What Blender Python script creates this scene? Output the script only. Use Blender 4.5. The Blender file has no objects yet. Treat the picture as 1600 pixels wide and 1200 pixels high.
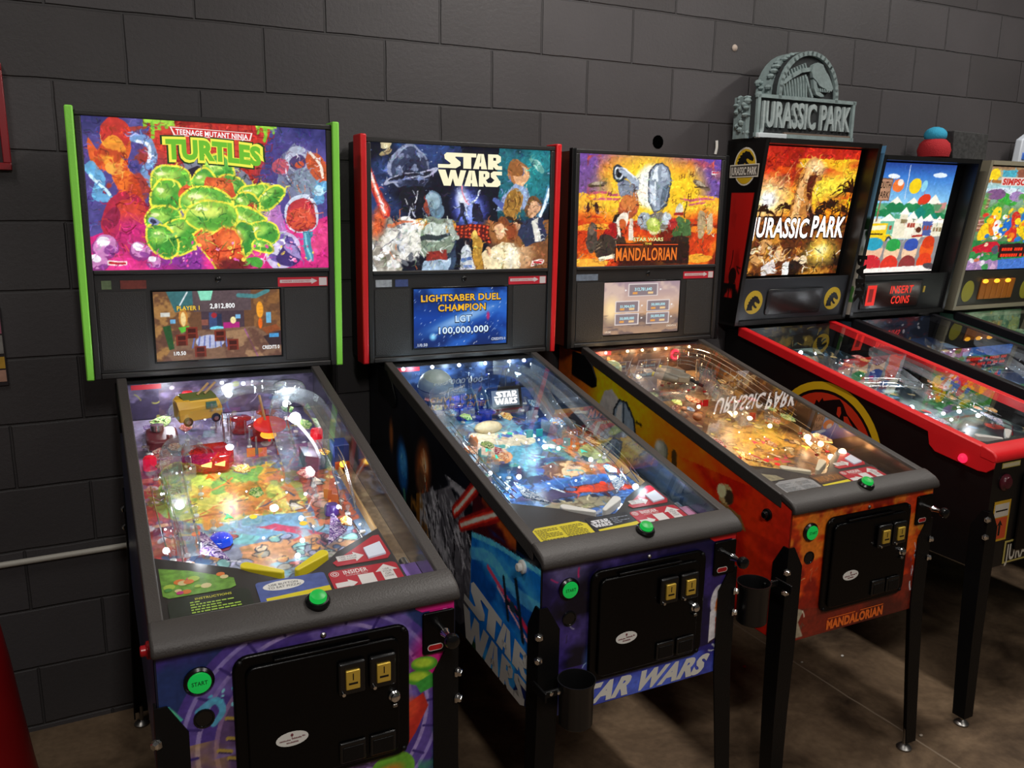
import bpy, bmesh, math, random
import numpy as np
from mathutils import Vector, Matrix

# ------------------------------------------------------------------ scene, camera, light
sc = bpy.context.scene
COL = sc.collection
R = math.radians

def make_camera():
    yaw, pitch, roll = R(27.3552), R(12.112), R(0.6605)
    fw = Vector((math.sin(yaw) * math.cos(pitch), math.cos(yaw) * math.cos(pitch), -math.sin(pitch)))
    rt = Vector((math.cos(yaw), -math.sin(yaw), 0))
    up = rt.cross(fw)
    r2 = rt * math.cos(roll) + up * math.sin(roll)
    u2 = -rt * math.sin(roll) + up * math.cos(roll)
    cam = bpy.data.cameras.new('camera')
    cam.sensor_width = 36
    cam.lens = 36 * 1322.43 / 1600
    cam.clip_start = 0.05
    ob = bpy.data.objects.new('camera', cam)
    COL.objects.link(ob)
    m = Matrix((r2, u2, -fw)).transposed().to_4x4()
    m.translation = Vector((-0.3601, -2.616, 1.7184))
    ob.matrix_world = m
    sc.camera = ob
make_camera()

sc.view_settings.view_transform = 'Standard'
sc.view_settings.look = 'None'
sc.view_settings.gamma = 1
sc.view_settings.use_curve_mapping = False
sc.view_settings.exposure = 0.0
sc.cycles.transparent_max_bounces = 24
sc.cycles.max_bounces = 8
sc.cycles.caustics_reflective = False
sc.cycles.caustics_refractive = False
sc.cycles.sample_clamp_indirect = 4

w = bpy.data.worlds.new('room_ambience')
sc.world = w
w.use_nodes = True
w.node_tree.nodes['Background'].inputs[0].default_value = (1.0, 0.93, 0.86, 1)
w.node_tree.nodes['Background'].inputs[1].default_value = 0.035

def area(name, loc, sx, sy, watts, col=(1, .95, .89), rot=(0, 0, 0)):
    l = bpy.data.lights.new(name, 'AREA')
    l.shape = 'RECTANGLE'; l.size = sx; l.size_y = sy; l.energy = watts; l.color = col
    o = bpy.data.objects.new(name, l); o.location = loc; o.rotation_euler = rot
    COL.objects.link(o); return o
area('ceiling_lamp_middle', (1.42, -0.95, 3.25), .14, 1.1, 40)
area('fill_lamp_corner', (-1.0, -0.75, 3.25), .14, .8, 11)  # added fill light, brightens the upper left wall
area('ceiling_lamp_left', (-0.2, -3.2, 2.85), .14, 1.1, 40, (1, .95, .9))
area('ceiling_lamp_right', (3.7, -0.95, 3.25), .14, 1.1, 34)
area('ceiling_lamp_aisle', (2.0, -3.2, 3.25), 1.2, .3, 26)

# ------------------------------------------------------------------ materials
def lin(c):
    if isinstance(c, str):
        c = [int(c[i:i + 2], 16) / 255 for i in (0, 2, 4)]
    else:
        c = [x / 255 if max(c) > 1 else x for x in c]
    return [x / 12.92 if x <= .04045 else ((x + .055) / 1.055) ** 2.4 for x in c]

MATS = {}
def new_mat(name):
    m = bpy.data.materials.new(name); m.use_nodes = True
    nt = m.node_tree; nt.nodes.clear()
    out = nt.nodes.new('ShaderNodeOutputMaterial')
    return m, nt, out

def mat(name, col='808080', rough=.5, metal=0, emit=None, strength=1.0, bump=0.0, bscale=60, spec=.5, var=.12, vscale=9):
    """principled surface with noise-driven roughness and tone"""
    if name in MATS: return MATS[name]
    m, nt, out = new_mat(name)
    b = nt.nodes.new('ShaderNodeBsdfPrincipled')
    nt.links.new(b.outputs[0], out.inputs[0])
    c = lin(col)
    tc = nt.nodes.new('ShaderNodeTexCoord')
    nz = nt.nodes.new('ShaderNodeTexNoise'); nz.inputs['Scale'].default_value = vscale; nz.inputs['Detail'].default_value = 5
    nt.links.new(tc.outputs['Object'], nz.inputs['Vector'])
    mr = nt.nodes.new('ShaderNodeMapRange')
    mr.inputs[3].default_value = max(.02, rough - .08); mr.inputs[4].default_value = min(1, rough + .08)
    nt.links.new(nz.outputs[0], mr.inputs[0]); nt.links.new(mr.outputs[0], b.inputs['Roughness'])
    mx = nt.nodes.new('ShaderNodeMix'); mx.data_type = 'RGBA'
    mx.inputs[6].default_value = [x * (1 - var) for x in c] + [1]
    mx.inputs[7].default_value = [min(1, x * (1 + var)) for x in c] + [1]
    nt.links.new(nz.outputs[0], mx.inputs[0]); nt.links.new(mx.outputs[2], b.inputs['Base Color'])
    b.inputs['Metallic'].default_value = metal
    b.inputs['Specular IOR Level'].default_value = spec
    if emit is not None:
        b.inputs['Emission Color'].default_value = lin(emit) + [1]
        b.inputs['Emission Strength'].default_value = strength
    if bump:
        n2 = nt.nodes.new('ShaderNodeTexNoise'); n2.inputs['Scale'].default_value = bscale; n2.inputs['Detail'].default_value = 3
        nt.links.new(tc.outputs['Object'], n2.inputs['Vector'])
        bp = nt.nodes.new('ShaderNodeBump'); bp.inputs['Strength'].default_value = bump; bp.inputs['Distance'].default_value = .004
        nt.links.new(n2.outputs[0], bp.inputs['Height']); nt.links.new(bp.outputs[0], b.inputs['Normal'])
    MATS[name] = m
    return m

def art_mat(name, lit, rough=.3, spec=.5, strength=1.0):
    """printed artwork: colours come from the mesh's own 'print' attribute; lit = translucent backlit sheet or screen"""
    if name in MATS: return MATS[name]
    m, nt, out = new_mat(name)
    b = nt.nodes.new('ShaderNodeBsdfPrincipled')
    at = nt.nodes.new('ShaderNodeAttribute'); at.attribute_name = 'print'
    nt.links.new(b.outputs[0], out.inputs[0])
    b.inputs['Roughness'].default_value = rough
    b.inputs['Specular IOR Level'].default_value = spec
    if lit:
        b.inputs['Base Color'].default_value = (.01, .01, .01, 1)
        nt.links.new(at.outputs['Color'], b.inputs['Emission Color'])
        b.inputs['Emission Strength'].default_value = strength
    else:
        nt.links.new(at.outputs['Color'], b.inputs['Base Color'])
    MATS[name] = m
    return m

def clear_mat(name, tint='ffffff', ior=1.5, boost=1.0, rough=.02, body=0.0):
    """thin clear sheet: lets light straight through, mirrors by fresnel on its outer faces"""
    if name in MATS: return MATS[name]
    m, nt, out = new_mat(name)
    tr = nt.nodes.new('ShaderNodeBsdfTransparent'); tr.inputs[0].default_value = lin(tint) + [1]
    gl = nt.nodes.new('ShaderNodeBsdfGlossy'); gl.inputs['Roughness'].default_value = rough
    fr = nt.nodes.new('ShaderNodeFresnel'); fr.inputs[0].default_value = ior
    ge = nt.nodes.new('ShaderNodeNewGeometry')
    inv = nt.nodes.new('ShaderNodeMath'); inv.operation = 'SUBTRACT'; inv.inputs[0].default_value = 1
    nt.links.new(ge.outputs['Backfacing'], inv.inputs[1])
    mu = nt.nodes.new('ShaderNodeMath'); mu.operation = 'MULTIPLY'
    nt.links.new(fr.outputs[0], mu.inputs[0]); nt.links.new(inv.outputs[0], mu.inputs[1])
    m2 = nt.nodes.new('ShaderNodeMath'); m2.operation = 'MULTIPLY'; m2.use_clamp = True; m2.inputs[1].default_value = boost
    nt.links.new(mu.outputs[0], m2.inputs[0])
    mix = nt.nodes.new('ShaderNodeMixShader')
    nt.links.new(m2.outputs[0], mix.inputs[0])
    src = tr
    if body:
        df = nt.nodes.new('ShaderNodeBsdfDiffuse'); df.inputs[0].default_value = lin(tint) + [1]
        mb = nt.nodes.new('ShaderNodeMixShader'); mb.inputs[0].default_value = body
        nt.links.new(tr.outputs[0], mb.inputs[1]); nt.links.new(df.outputs[0], mb.inputs[2])
        src = mb
    nt.links.new(src.outputs[0], mix.inputs[1]); nt.links.new(gl.outputs[0], mix.inputs[2])
    nt.links.new(mix.outputs[0], out.inputs[0])
    MATS[name] = m
    return m

BLACK = mat('satin_black_powder_coat', '0b0b0c', .42, bump=.15, bscale=220, spec=.22)
PANELBLK = mat('speaker_panel_black', '201e1e', .5, bump=.15, bscale=220)
DARK = mat('dark_grey_armour', '3b3735', .5, bump=.2, bscale=260, spec=.45)
GLOSSBLACK = mat('gloss_black_plastic', '0d0d0e', .25)
DOORBLACK = mat('coin_door_black', '030304', .3, bump=.08, bscale=180, spec=.2)
MESH = mat('speaker_mesh_black', '262423', .7, bump=.6, bscale=420)
CHROME = mat('chrome', 'd8d8d8', .16, 1.0)
STEEL = mat('brushed_steel', '9c9a97', .35, 1.0)
GOLD = mat('brass_gold', 'e0bc4c', .42, .55)
WHITE = mat('white_plastic', 'e4e2dc', .4)
RED = mat('red_plastic', 'b5131c', .3)
REDRAIL = mat('red_powder_coat', 'd81c22', .4, bump=.1, bscale=220)
GREENRAIL = mat('lime_green_powder_coat', '8ee650', .45, bump=.1, bscale=220)
YELLOW = mat('yellow_card', 'd9c81e', .5)
GREYCARD = mat('grey_card', '8e9092', .5)
WOOD = mat('pale_plywood', 'b08d5c', .5, var=.3, vscale=14)
GLASS = clear_mat('playfield_glass', 'ffffff', 1.5, 1.7)
CLEAR = clear_mat('clear_acrylic', 'eef2f4', 1.5, 2.4, .06, .09)
CLEARRED = clear_mat('clear_red_acrylic', 'e0262e', 1.5, 1.6, .05, .25)
CLEARBLUE = clear_mat('clear_blue_acrylic', '2a55e0', 1.5, 1.6, .05, .3)
LIT = art_mat('backlit_print', True, .22, .35, 1.12)
SCREEN = art_mat('lit_screen', True, .2, .3)
PRINT = art_mat('glossy_print', False, .32, .4)
FIELD = art_mat('clear_coated_wood_print', False, .34, .4)
def glow(name, c, s=1.0):
    return mat('glow_' + name, '101010', .4, emit=c, strength=s)
BULB_W = glow('cool_white', 'eef4ff', 9)
BULB_Y = glow('warm_white', 'ffd9a0', 9)
BTN_G = glow('green_button', '14c24a', .75)
BTN_GD = mat('green_start_button', '0d9440', .3, emit='10b848', strength=.45)
TXT = {}
def tmat(c, s=1.0):
    k = c + str(s)
    if k not in TXT: TXT[k] = mat('lettering_glow_' + k, '050505', .5, emit=c, strength=s)
    return TXT[k]
def pmat(c):
    return mat('lettering_ink_' + c, c, .45)

# ------------------------------------------------------------------ mesh helpers
class MB:
    """collects shapes and links them as one mesh object"""
    def __init__(s): s.v = []; s.f = []; s.m = []; s.mats = []
    def mi(s, m):
        if m is None: return 0
        if m not in s.mats: s.mats.append(m)
        return s.mats.index(m)
    def add(s, vs, fs, m=None):
        o = len(s.v); s.v += [tuple(x) for x in vs]; k = s.mi(m)
        for f in fs: s.f.append([o + i for i in f]); s.m.append(k)
        return s
    def box(s, x0, x1, y0, y1, z0, z1, m=None):
        x0, x1 = sorted((x0, x1)); y0, y1 = sorted((y0, y1)); z0, z1 = sorted((z0, z1))
        v = [(x, y, z) for z in (z0, z1) for y in (y0, y1) for x in (x0, x1)]
        return s.add(v, [(0, 2, 3, 1), (4, 5, 7, 6), (0, 1, 5, 4), (2, 6, 7, 3), (0, 4, 6, 2), (1, 3, 7, 5)], m)
    def hexa(s, p, m=None):
        """8 corners: bottom ring of four then top ring of four"""
        return s.add(p, [(3, 2, 1, 0), (4, 5, 6, 7), (0, 1, 5, 4), (1, 2, 6, 5), (2, 3, 7, 6), (3, 0, 4, 7)], m)
    def prism(s, pts, fn, d0, d1, m=None):
        """polygon pts extruded between depths; fn(a,b,d)->xyz"""
        n = len(pts)
        v = [fn(a, b, d0) for a, b in pts] + [fn(a, b, d1) for a, b in pts]
        f = [tuple(range(n))[::-1], tuple(range(n, 2 * n))] + [(i, (i + 1) % n, n + (i + 1) % n, n + i) for i in range(n)]
        return s.add(v, f, m)
    def tube(s, pts, r, n=8, m=None, cap=True):
        pts = [Vector(p) for p in pts]; rs = r if isinstance(r, (list, tuple)) else [r] * len(pts)
        o = []; prev = None
        for i, p in enumerate(pts):
            d = (pts[min(i + 1, len(pts) - 1)] - pts[max(i - 1, 0)]).normalized()
            if prev is None:
                a = d.orthogonal().normalized()
            else:
                a = (prev - d * prev.dot(d)); a = a.normalized() if a.length > 1e-6 else d.orthogonal().normalized()
            prev = a; b = d.cross(a)
            o += [p + (a * math.cos(2 * math.pi * k / n) + b * math.sin(2 * math.pi * k / n)) * rs[i] for k in range(n)]
        f = []
        for i in range(len(pts) - 1):
            for k in range(n):
                f.append((i * n + k, i * n + (k + 1) % n, (i + 1) * n + (k + 1) % n, (i + 1) * n + k))
        if cap: f += [tuple(range(n))[::-1], tuple(range((len(pts) - 1) * n, len(pts) * n))]
        return s.add(o, f, m)
    def cyl(s, p, q, r0, r1=None, n=20, m=None):
        return s.tube([p, q], [r0, r0 if r1 is None else r1], n, m)
    def lathe(s, c, ax, prof, n=24, m=None):
        """profile [(r,h)] turned about ax through c"""
        c = Vector(c); ax = Vector(ax).normalized(); a = ax.orthogonal().normalized(); b = ax.cross(a)
        v = []
        for r, h in prof:
            r = max(r, 1e-5)
            v += [c + ax * h + (a * math.cos(2 * math.pi * k / n) + b * math.sin(2 * math.pi * k / n)) * r for k in range(n)]
        f = []
        for i in range(len(prof) - 1):
            for k in range(n):
                f.append((i * n + k, i * n + (k + 1) % n, (i + 1) * n + (k + 1) % n, (i + 1) * n + k))
        f += [tuple(range(n))[::-1], tuple(range((len(prof) - 1) * n, len(prof) * n))]
        return s.add(v, f, m)
    def ball(s, c, r, m=None, sx=1, sy=1, sz=1, n=16):
        c = Vector(c); v = []; f = []; h = n // 2
        for i in range(h + 1):
            t = math.pi * i / h
            for k in range(n):
                a = 2 * math.pi * k / n
                rr = max(math.sin(t), 1e-4)
                v.append((c.x + r * sx * rr * math.cos(a), c.y + r * sy * rr * math.sin(a), c.z - r * sz * math.cos(t)))
        for i in range(h):
            for k in range(n):
                f.append((i * n + k, i * n + (k + 1) % n, (i + 1) * n + (k + 1) % n, (i + 1) * n + k))
        return s.add(v, f, m)
    def build(s, name, m=None, parent=None, bevel=0, smooth=True, seg=2):
        me = bpy.data.meshes.new(name)
        me.from_pydata(s.v, [], s.f)
        if s.mats:
            for x in s.mats: me.materials.append(x)
            me.polygons.foreach_set('material_index', s.m)
        elif m: me.materials.append(m)
        bm = bmesh.new(); bm.from_mesh(me)
        bmesh.ops.recalc_face_normals(bm, faces=bm.faces); bm.to_mesh(me); bm.free()
        if smooth:
            me.polygons.foreach_set('use_smooth', [True] * len(me.polygons))
            me.set_sharp_from_angle(angle=R(38))
        me.update()
        o = bpy.data.objects.new(name, me); COL.objects.link(o)
        if parent: o.parent = parent
        if bevel:
            b = o.modifiers.new('edge', 'BEVEL'); b.width = bevel; b.segments = seg; b.limit_method = 'ANGLE'; b.angle_limit = R(40)
        return o

def tag(o, label, cat, group=None):
    o['label'] = label; o['category'] = cat
    if group: o['group'] = group
    return o
def thing(name, label, cat, loc=(0, 0, 0), rot=(0, 0, 0), group=None):
    o = bpy.data.objects.new(name, None); COL.objects.link(o); o.empty_display_size = .1
    o.location = loc; o.rotation_euler = rot
    return tag(o, label, cat, group)
def lab(o, t): o['label'] = t; return o
def L(u, v, z): return (u, -v, z)      # machine space: across, towards the player, up

# ------------------------------------------------------------------ glyphs (built-in font turned into flat triangles once)
CHARS = 'ABCDEFGHIJKLMNOPQRSTUVWXYZ0123456789,./!-&'
GLY = {}
def build_glyphs():
    tmp = []
    def fo(body, off):
        c = bpy.data.curves.new('tmp', 'FONT'); c.body = body; c.size = 1; c.offset = off; c.resolution_u = 3
        c.fill_mode = 'FRONT'
        o = bpy.data.objects.new('tmp', c); COL.objects.link(o); tmp.append((o, c)); return o
    req = {}
    for wgt, off in ((0, 0.0), (1, .022), (2, .055), (3, .1)):
        for ch in CHARS: req[(ch, wgt)] = fo(ch, off)
    adv = {ch: fo('H' + ch + 'H', 0) for ch in CHARS}; base = fo('HH', 0)
    bpy.context.view_layer.update()
    dg = bpy.context.evaluated_depsgraph_get()
    def geo(o):
        me = bpy.data.meshes.new_from_object(o.evaluated_get(dg))
        v = np.array([x.co[:2] for x in me.vertices]) if len(me.vertices) else np.zeros((0, 2))
        f = [tuple(p.vertices) for p in me.polygons]
        bpy.data.meshes.remove(me); return v, f
    bw = np.ptp(geo(base)[0][:, 0])
    for k, o in req.items():
        v, f = geo(o)
        GLY[k] = (v, f, np.ptp(geo(adv[k[0]])[0][:, 0]) - bw)
    for o, c in tmp: bpy.data.objects.remove(o); bpy.data.curves.remove(c)
build_glyphs()

def text2d(s, wgt=1, spacing=1.0):
    """list of (verts2d, faces, x) and total width, cap height about .72"""
    x = 0; out = []
    for ch in s:
        if ch == ' ': x += .28; continue
        v, f, a = GLY[(ch, wgt)]
        out.append((v, f, x)); x += (a if wgt < 1 else a + .03) * spacing
    return out, x
CAP = .729
def put_text(mb, s, fn, x0, x1, y0, y1, wgt=1, m=None, shear=0.0, arc=0.0, spacing=1.0):
    """fit a line of text into the box x0..x1, y0..y1 and map through fn(x,y)"""
    g, wd = text2d(s, wgt, spacing)
    for v, f, gx in g:
        pts = []
        for a, b in v:
            t = (a + gx) / wd; h = b / CAP
            y = y0 + (y1 - y0) * h
            y += arc * (1 - (2 * t - 1) ** 2)
            x = x0 + (x1 - x0) * t + shear * (h - .5) * (y1 - y0)
            pts.append(fn(x, y))
        mb.add(pts, f, m)

def arts(s):  # block-logo letter shapes
    return s
# two-line space-opera logotype as polygons on a 10 x 10 board
LOGO = [
 [(1.35,10),(6.0,10),(6.0,8.85),(5.2,8.85),(5.2,5.35),(3.95,5.35),(3.95,8.85),(2.75,8.85),(2.65,8.6),(3.5,7.3),(3.5,6.2),(2.75,5.35),(0,5.35),(0,6.45),(1.75,6.45),(2.0,6.75),(1.05,8.1),(.95,9.3)],
 [(6.25,10),(6.75,10),(6.45,5.35),(5.5,5.35)], [(6.75,10),(7.2,10),(7.75,5.35),(6.8,5.35)], [(6.3,7.2),(6.95,7.2),(7.0,6.2),(6.2,6.2)],
 [(7.9,10),(8.75,10),(8.75,5.35),(7.9,5.35)], [(8.75,10),(9.55,10),(9.5,9.0),(8.75,9.0)], [(9.5,10),(10,9.4),(10,7.9),(9.6,7.3),(9.2,7.9),(9.2,9.0)], [(8.75,8.1),(9.3,8.1),(9.6,7.3),(9.2,7.0),(8.75,7.0)], [(8.75,7.2),(9.3,7.2),(9.6,6.5),(10.2,6.5),(10.2,5.35),(9.2,5.35),(8.75,6.2)],
 [(0,4.8),(1.15,4.8),(1.6,2.0),(1.95,4.8),(2.75,4.8),(3.15,2.0),(3.5,4.8),(4.4,4.8),(3.7,0),(2.65,0),(2.3,2.3),(1.95,0),(.9,0)],
 [(4.85,4.8),(5.3,4.8),(5.1,0),(4.1,0)], [(5.3,4.8),(5.75,4.8),(6.3,0),(5.35,0)], [(4.95,1.9),(5.6,1.9),(5.65,.95),(4.85,.95)],
 [(6.45,4.8),(7.2,4.8),(7.2,0),(6.45,0)], [(7.2,4.8),(7.8,4.8),(7.8,3.9),(7.2,3.9)], [(7.75,4.8),(8.15,4.3),(8.15,2.9),(7.8,2.3),(7.45,2.9),(7.45,3.9)], [(7.2,3.0),(7.6,3.0),(7.8,2.3),(7.5,2.0),(7.2,2.0)], [(7.2,2.1),(7.55,2.1),(7.9,1.15),(8.6,1.15),(8.6,0),(7.6,0),(7.2,1.1)],
 [(8.75,4.8),(10.2,4.8),(10.2,3.65),(8.95,3.65)], [(8.8,4.8),(8.35,4.2),(8.4,3.0),(9.05,2.0),(9.9,1.7),(9.2,3.2),(9.1,3.65)], [(9.0,2.1),(9.25,1.15),(8.5,1.15),(8.5,0),(9.5,0),(10,.7),(9.95,1.9)],
]
def put_logo(mb, fn, x0, x1, y0, y1, m=None, shear=0, grow=0):
    for poly in LOGO:
        c = np.mean(poly, 0)
        vs = [fn(x0 + (x1 - x0) * px / 10 + shear * (py / 10 - .5), y0 + (y1 - y0) * py / 10) for px, py in poly]
        bm = bmesh.new(); bv = [bm.verts.new((p[0], p[1], 0)) for p in poly]
        try:
            fc = bm.faces.new(bv); r = bmesh.ops.triangulate(bm, faces=[fc], ngon_method='EAR_CLIP')
            bm.verts.index_update()
            tr = [tuple(v.index for v in f.verts) for f in bm.faces]
        except Exception:
            tr = [tuple(range(len(poly)))]
        bm.free(); mb.add(vs, tr, m)

def flat_build(mb, name, parent, m=None):
    me = bpy.data.meshes.new(name); me.from_pydata(mb.v, [], mb.f)
    if mb.mats:
        for x in mb.mats: me.materials.append(x)
        me.polygons.foreach_set('material_index', mb.m)
    elif m: me.materials.append(m)
    o = bpy.data.objects.new(name, me); COL.objects.link(o); o.parent = parent; return o

# ------------------------------------------------------------------ printed artwork as fine colour grids
class Art:
    def __init__(s, w, h, asp, bg='000000'):
        s.w, s.h, s.asp = w, h, asp; s.k = 2
        s.W, s.H = w * s.k, h * s.k
        s.im = np.zeros((s.H, s.W, 3)); s.im[:] = s.c(bg)
        s.X, s.Y = np.meshgrid((np.arange(s.W) + .5) / s.W, (np.arange(s.H) + .5) / s.H)
    def c(s, c): return np.array([int(c[i:i + 2], 16) / 255 for i in (0, 2, 4)])
    def win(s, x0, x1, y0, y1):
        a = max(0, int(x0 * s.W)); b = min(s.W, int(x1 * s.W) + 2); c = max(0, int(y0 * s.H)); d = min(s.H, int(y1 * s.H) + 2)
        return slice(c, max(c, d)), slice(a, max(a, b))
    def bl(s, sl, m, c):
        if m.size: s.im[sl] = s.im[sl] * (1 - m[..., None]) + np.asarray(c) * m[..., None]
    def ell(s, cx, cy, rx, ry, c, rot=0, soft=0, out=None, ow=.012, a=1):
        if out: s.ell(cx, cy, rx + ow, ry + ow, out, rot)
        mr = max(rx, ry) * (1 + soft); sl = s.win(cx - mr / s.asp, cx + mr / s.asp, cy - mr, cy + mr)
        dx = (s.X[sl] - cx) * s.asp; dy = s.Y[sl] - cy; q = R(rot)
        x = dx * math.cos(q) + dy * math.sin(q); y = -dx * math.sin(q) + dy * math.cos(q)
        d = np.sqrt((x / rx) ** 2 + (y / ry) ** 2)
        m = (d < 1).astype(float) if soft == 0 else np.clip((1 + soft - d) / (2 * soft), 0, 1)
        s.bl(sl, m * a, s.c(c)); return s
    def poly(s, pts, c, a=1, soft=0):
        xs = [p[0] for p in pts]; ys = [p[1] for p in pts]; sl = s.win(min(xs), max(xs), min(ys), max(ys))
        X, Y = s.X[sl], s.Y[sl]; m = np.zeros(X.shape, bool); n = len(pts)
        for i in range(n):
            (x0, y0), (x1, y1) = pts[i], pts[(i + 1) % n]
            if y0 == y1: continue
            m ^= ((y0 > Y) != (y1 > Y)) & (X < (x1 - x0) * (Y - y0) / (y1 - y0) + x0)
        s.bl(sl, m * a, s.c(c)); return s
    def stroke(s, pts, w, c, out=None, ow=.01, a=1, taper=0):
        if out: s.stroke(pts, w + ow * 2, out, None, 0, 1, taper)
        xs = [p[0] for p in pts]; ys = [p[1] for p in pts]
        sl = s.win(min(xs) - w / s.asp, max(xs) + w / s.asp, min(ys) - w, max(ys) + w)
        X, Y = s.X[sl] * s.asp, s.Y[sl]; D = np.full(X.shape, 9.)
        n = len(pts) - 1
        for i in range(n):
            ax, ay = pts[i][0] * s.asp, pts[i][1]; bx, by = pts[i + 1][0] * s.asp, pts[i + 1][1]
            dx, dy = bx - ax, by - ay; t = np.clip(((X - ax) * dx + (Y - ay) * dy) / (dx * dx + dy * dy + 1e-12), 0, 1)
            ww = w / 2 * (1 - taper * (i + t) / n)
            D = np.minimum(D, np.hypot(X - ax - t * dx, Y - ay - t * dy) - ww)
        s.bl(sl, (D < 0) * a, s.c(c)); return s
    def curve(s, pts, w, c, out=None, ow=.01, a=1, taper=0):
        p = np.array(pts); q = []
        for i in range(len(p) - 1):
            p0, p1, p2, p3 = p[max(i - 1, 0)], p[i], p[i + 1], p[min(i + 2, len(p) - 1)]
            for t in np.linspace(0, 1, 7)[:-1]:
                q.append(.5 * (2 * p1 + (p2 - p0) * t + (2 * p0 - 5 * p1 + 4 * p2 - p3) * t * t + (3 * p1 - p0 - 3 * p2 + p3) * t ** 3))
        q.append(p[-1]); return s.stroke([tuple(x) for x in q], w, c, out, ow, a, taper)
    def rect(s, x0, y0, x1, y1, c, a=1):
        sl = s.win(x0, x1, y0, y1); m = ((s.X[sl] >= x0) & (s.X[sl] <= x1) & (s.Y[sl] >= y0) & (s.Y[sl] <= y1)) * float(a)
        s.bl(sl, m, s.c(c)); return s
    def grad(s, stops, horiz=False, x0=0, x1=1, y0=0, y1=1):
        sl = s.win(x0, x1, y0, y1); t = s.X[sl] if horiz else s.Y[sl]
        k = [a for a, _ in stops]; cs = np.array([s.c(b) for _, b in stops])
        s.im[sl] = np.stack([np.interp(t, k, cs[:, i]) for i in range(3)], -1); return s
    def noise(s, sx, sy, seed, oct=4):
        rg = np.random.RandomState(seed); o = np.zeros((s.H, s.W)); amp = 1; tot = 0
        for k in range(oct):
            nx, ny = max(2, int(sx * 2 ** k)) + 2, max(2, int(sy * 2 ** k)) + 2
            g = rg.rand(ny, nx); x = s.X * (nx - 2); y = s.Y * (ny - 2)
            i, j = x.astype(int), y.astype(int); fx, fy = x - i, y - j; fx = fx * fx * (3 - 2 * fx); fy = fy * fy * (3 - 2 * fy)
            o += amp * ((g[j, i] * (1 - fx) + g[j, i + 1] * fx) * (1 - fy) + (g[j + 1, i] * (1 - fx) + g[j + 1, i + 1] * fx) * fy)
            tot += amp; amp *= .5
        return o / tot
    def cloud(s, c, sx, sy, seed, lo=.5, hi=.7, a=1, x0=0, x1=1, y0=0, y1=1):
        n = s.noise(sx, sy, seed); m = np.clip((n - lo) / (hi - lo), 0, 1) * a
        m = m * ((s.X >= x0) & (s.X <= x1) & (s.Y >= y0) & (s.Y <= y1))
        s.bl((slice(None), slice(None)), m, s.c(c)); return s
    def spots(s, n, pal, x0, x1, y0, y1, r0, r1, seed, ar=.5, out=None, ow=.008, rot=None):
        rg = random.Random(seed)
        for _ in range(n):
            r = rg.uniform(r0, r1)
            s.ell(rg.uniform(x0, x1), rg.uniform(y0, y1), r, r * rg.uniform(ar, 1), rg.choice(pal), rg.uniform(0, 180) if rot is None else rot, 0, out, ow)
        return s
    def scrib(s, n, pal, x0, x1, y0, y1, ln, w, seed, ang=None, out=None):
        rg = random.Random(seed); w *= .75
        for _ in range(int(n * .45)):
            x, y = rg.uniform(x0, x1), rg.uniform(y0, y1); t = rg.uniform(0, 6.28) if ang is None else R(ang + rg.uniform(-18, 18)); l = ln * rg.uniform(.4, 1); k = rg.uniform(-.5, .5)
            pts = [(x + l * math.cos(t) * q / s.asp + l * k * q * q * -math.sin(t) / s.asp, y + l * math.sin(t) * q + l * k * q * q * math.cos(t)) for q in (0, .33, .66, 1)]
            s.stroke(pts, w * rg.uniform(.5, 1.2), rg.choice(pal), out, .006)
        return s
    def warp(s, amp, sx, sy, seed):
        a = (s.noise(sx, sy, seed, 3) - .5) * 2 * amp; b = (s.noise(sx, sy, seed + 7, 3) - .5) * 2 * amp
        i = np.clip(((s.X + a / s.asp) * s.W).astype(int), 0, s.W - 1); j = np.clip(((s.Y + b) * s.H).astype(int), 0, s.H - 1)
        s.im = s.im[j, i]; return s
    def grain(s, amp, sx, sy, seed):
        n = (s.noise(sx, sy, seed, 3) - .5) * 2 * amp
        s.im = np.clip(s.im * (1 + n[..., None]), 0, 1); return s
    def paint(s, n, size, amp, seed, hue=.12):
        """brush texture: short strokes in the local colour, lighter or darker"""
        rg = random.Random(seed)
        for _ in range(n):
            x, y = rg.random(), rg.random(); c = s.im[min(int(y * s.H), s.H - 1), min(int(x * s.W), s.W - 1)]
            k = 1 + rg.uniform(-amp, amp); c = np.clip(c * k + np.array([rg.uniform(-hue, hue) for _ in range(3)]) * .5, 0, 1)
            t = rg.uniform(0, 6.28); l = size * rg.uniform(.5, 1.6)
            s.stroke([(x, y), (x + l * math.cos(t) / s.asp, y + l * math.sin(t)), (x + l * 1.7 * math.cos(t + .5) / s.asp, y + l * 1.7 * math.sin(t + .5))], size * rg.uniform(.25, .6), '%02x%02x%02x' % tuple(int(q * 255) for q in c), None, 0, .75, .7)
        return s
    def tone(s, sat, gain=1, lift=0):
        g = s.im.mean(2, keepdims=True); s.im = np.clip((g + (s.im - g) * sat) * gain + lift, 0, 1); return s
    def done(s):
        return s.im.reshape(s.h, s.k, s.w, s.k, 3).mean((1, 3))

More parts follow.
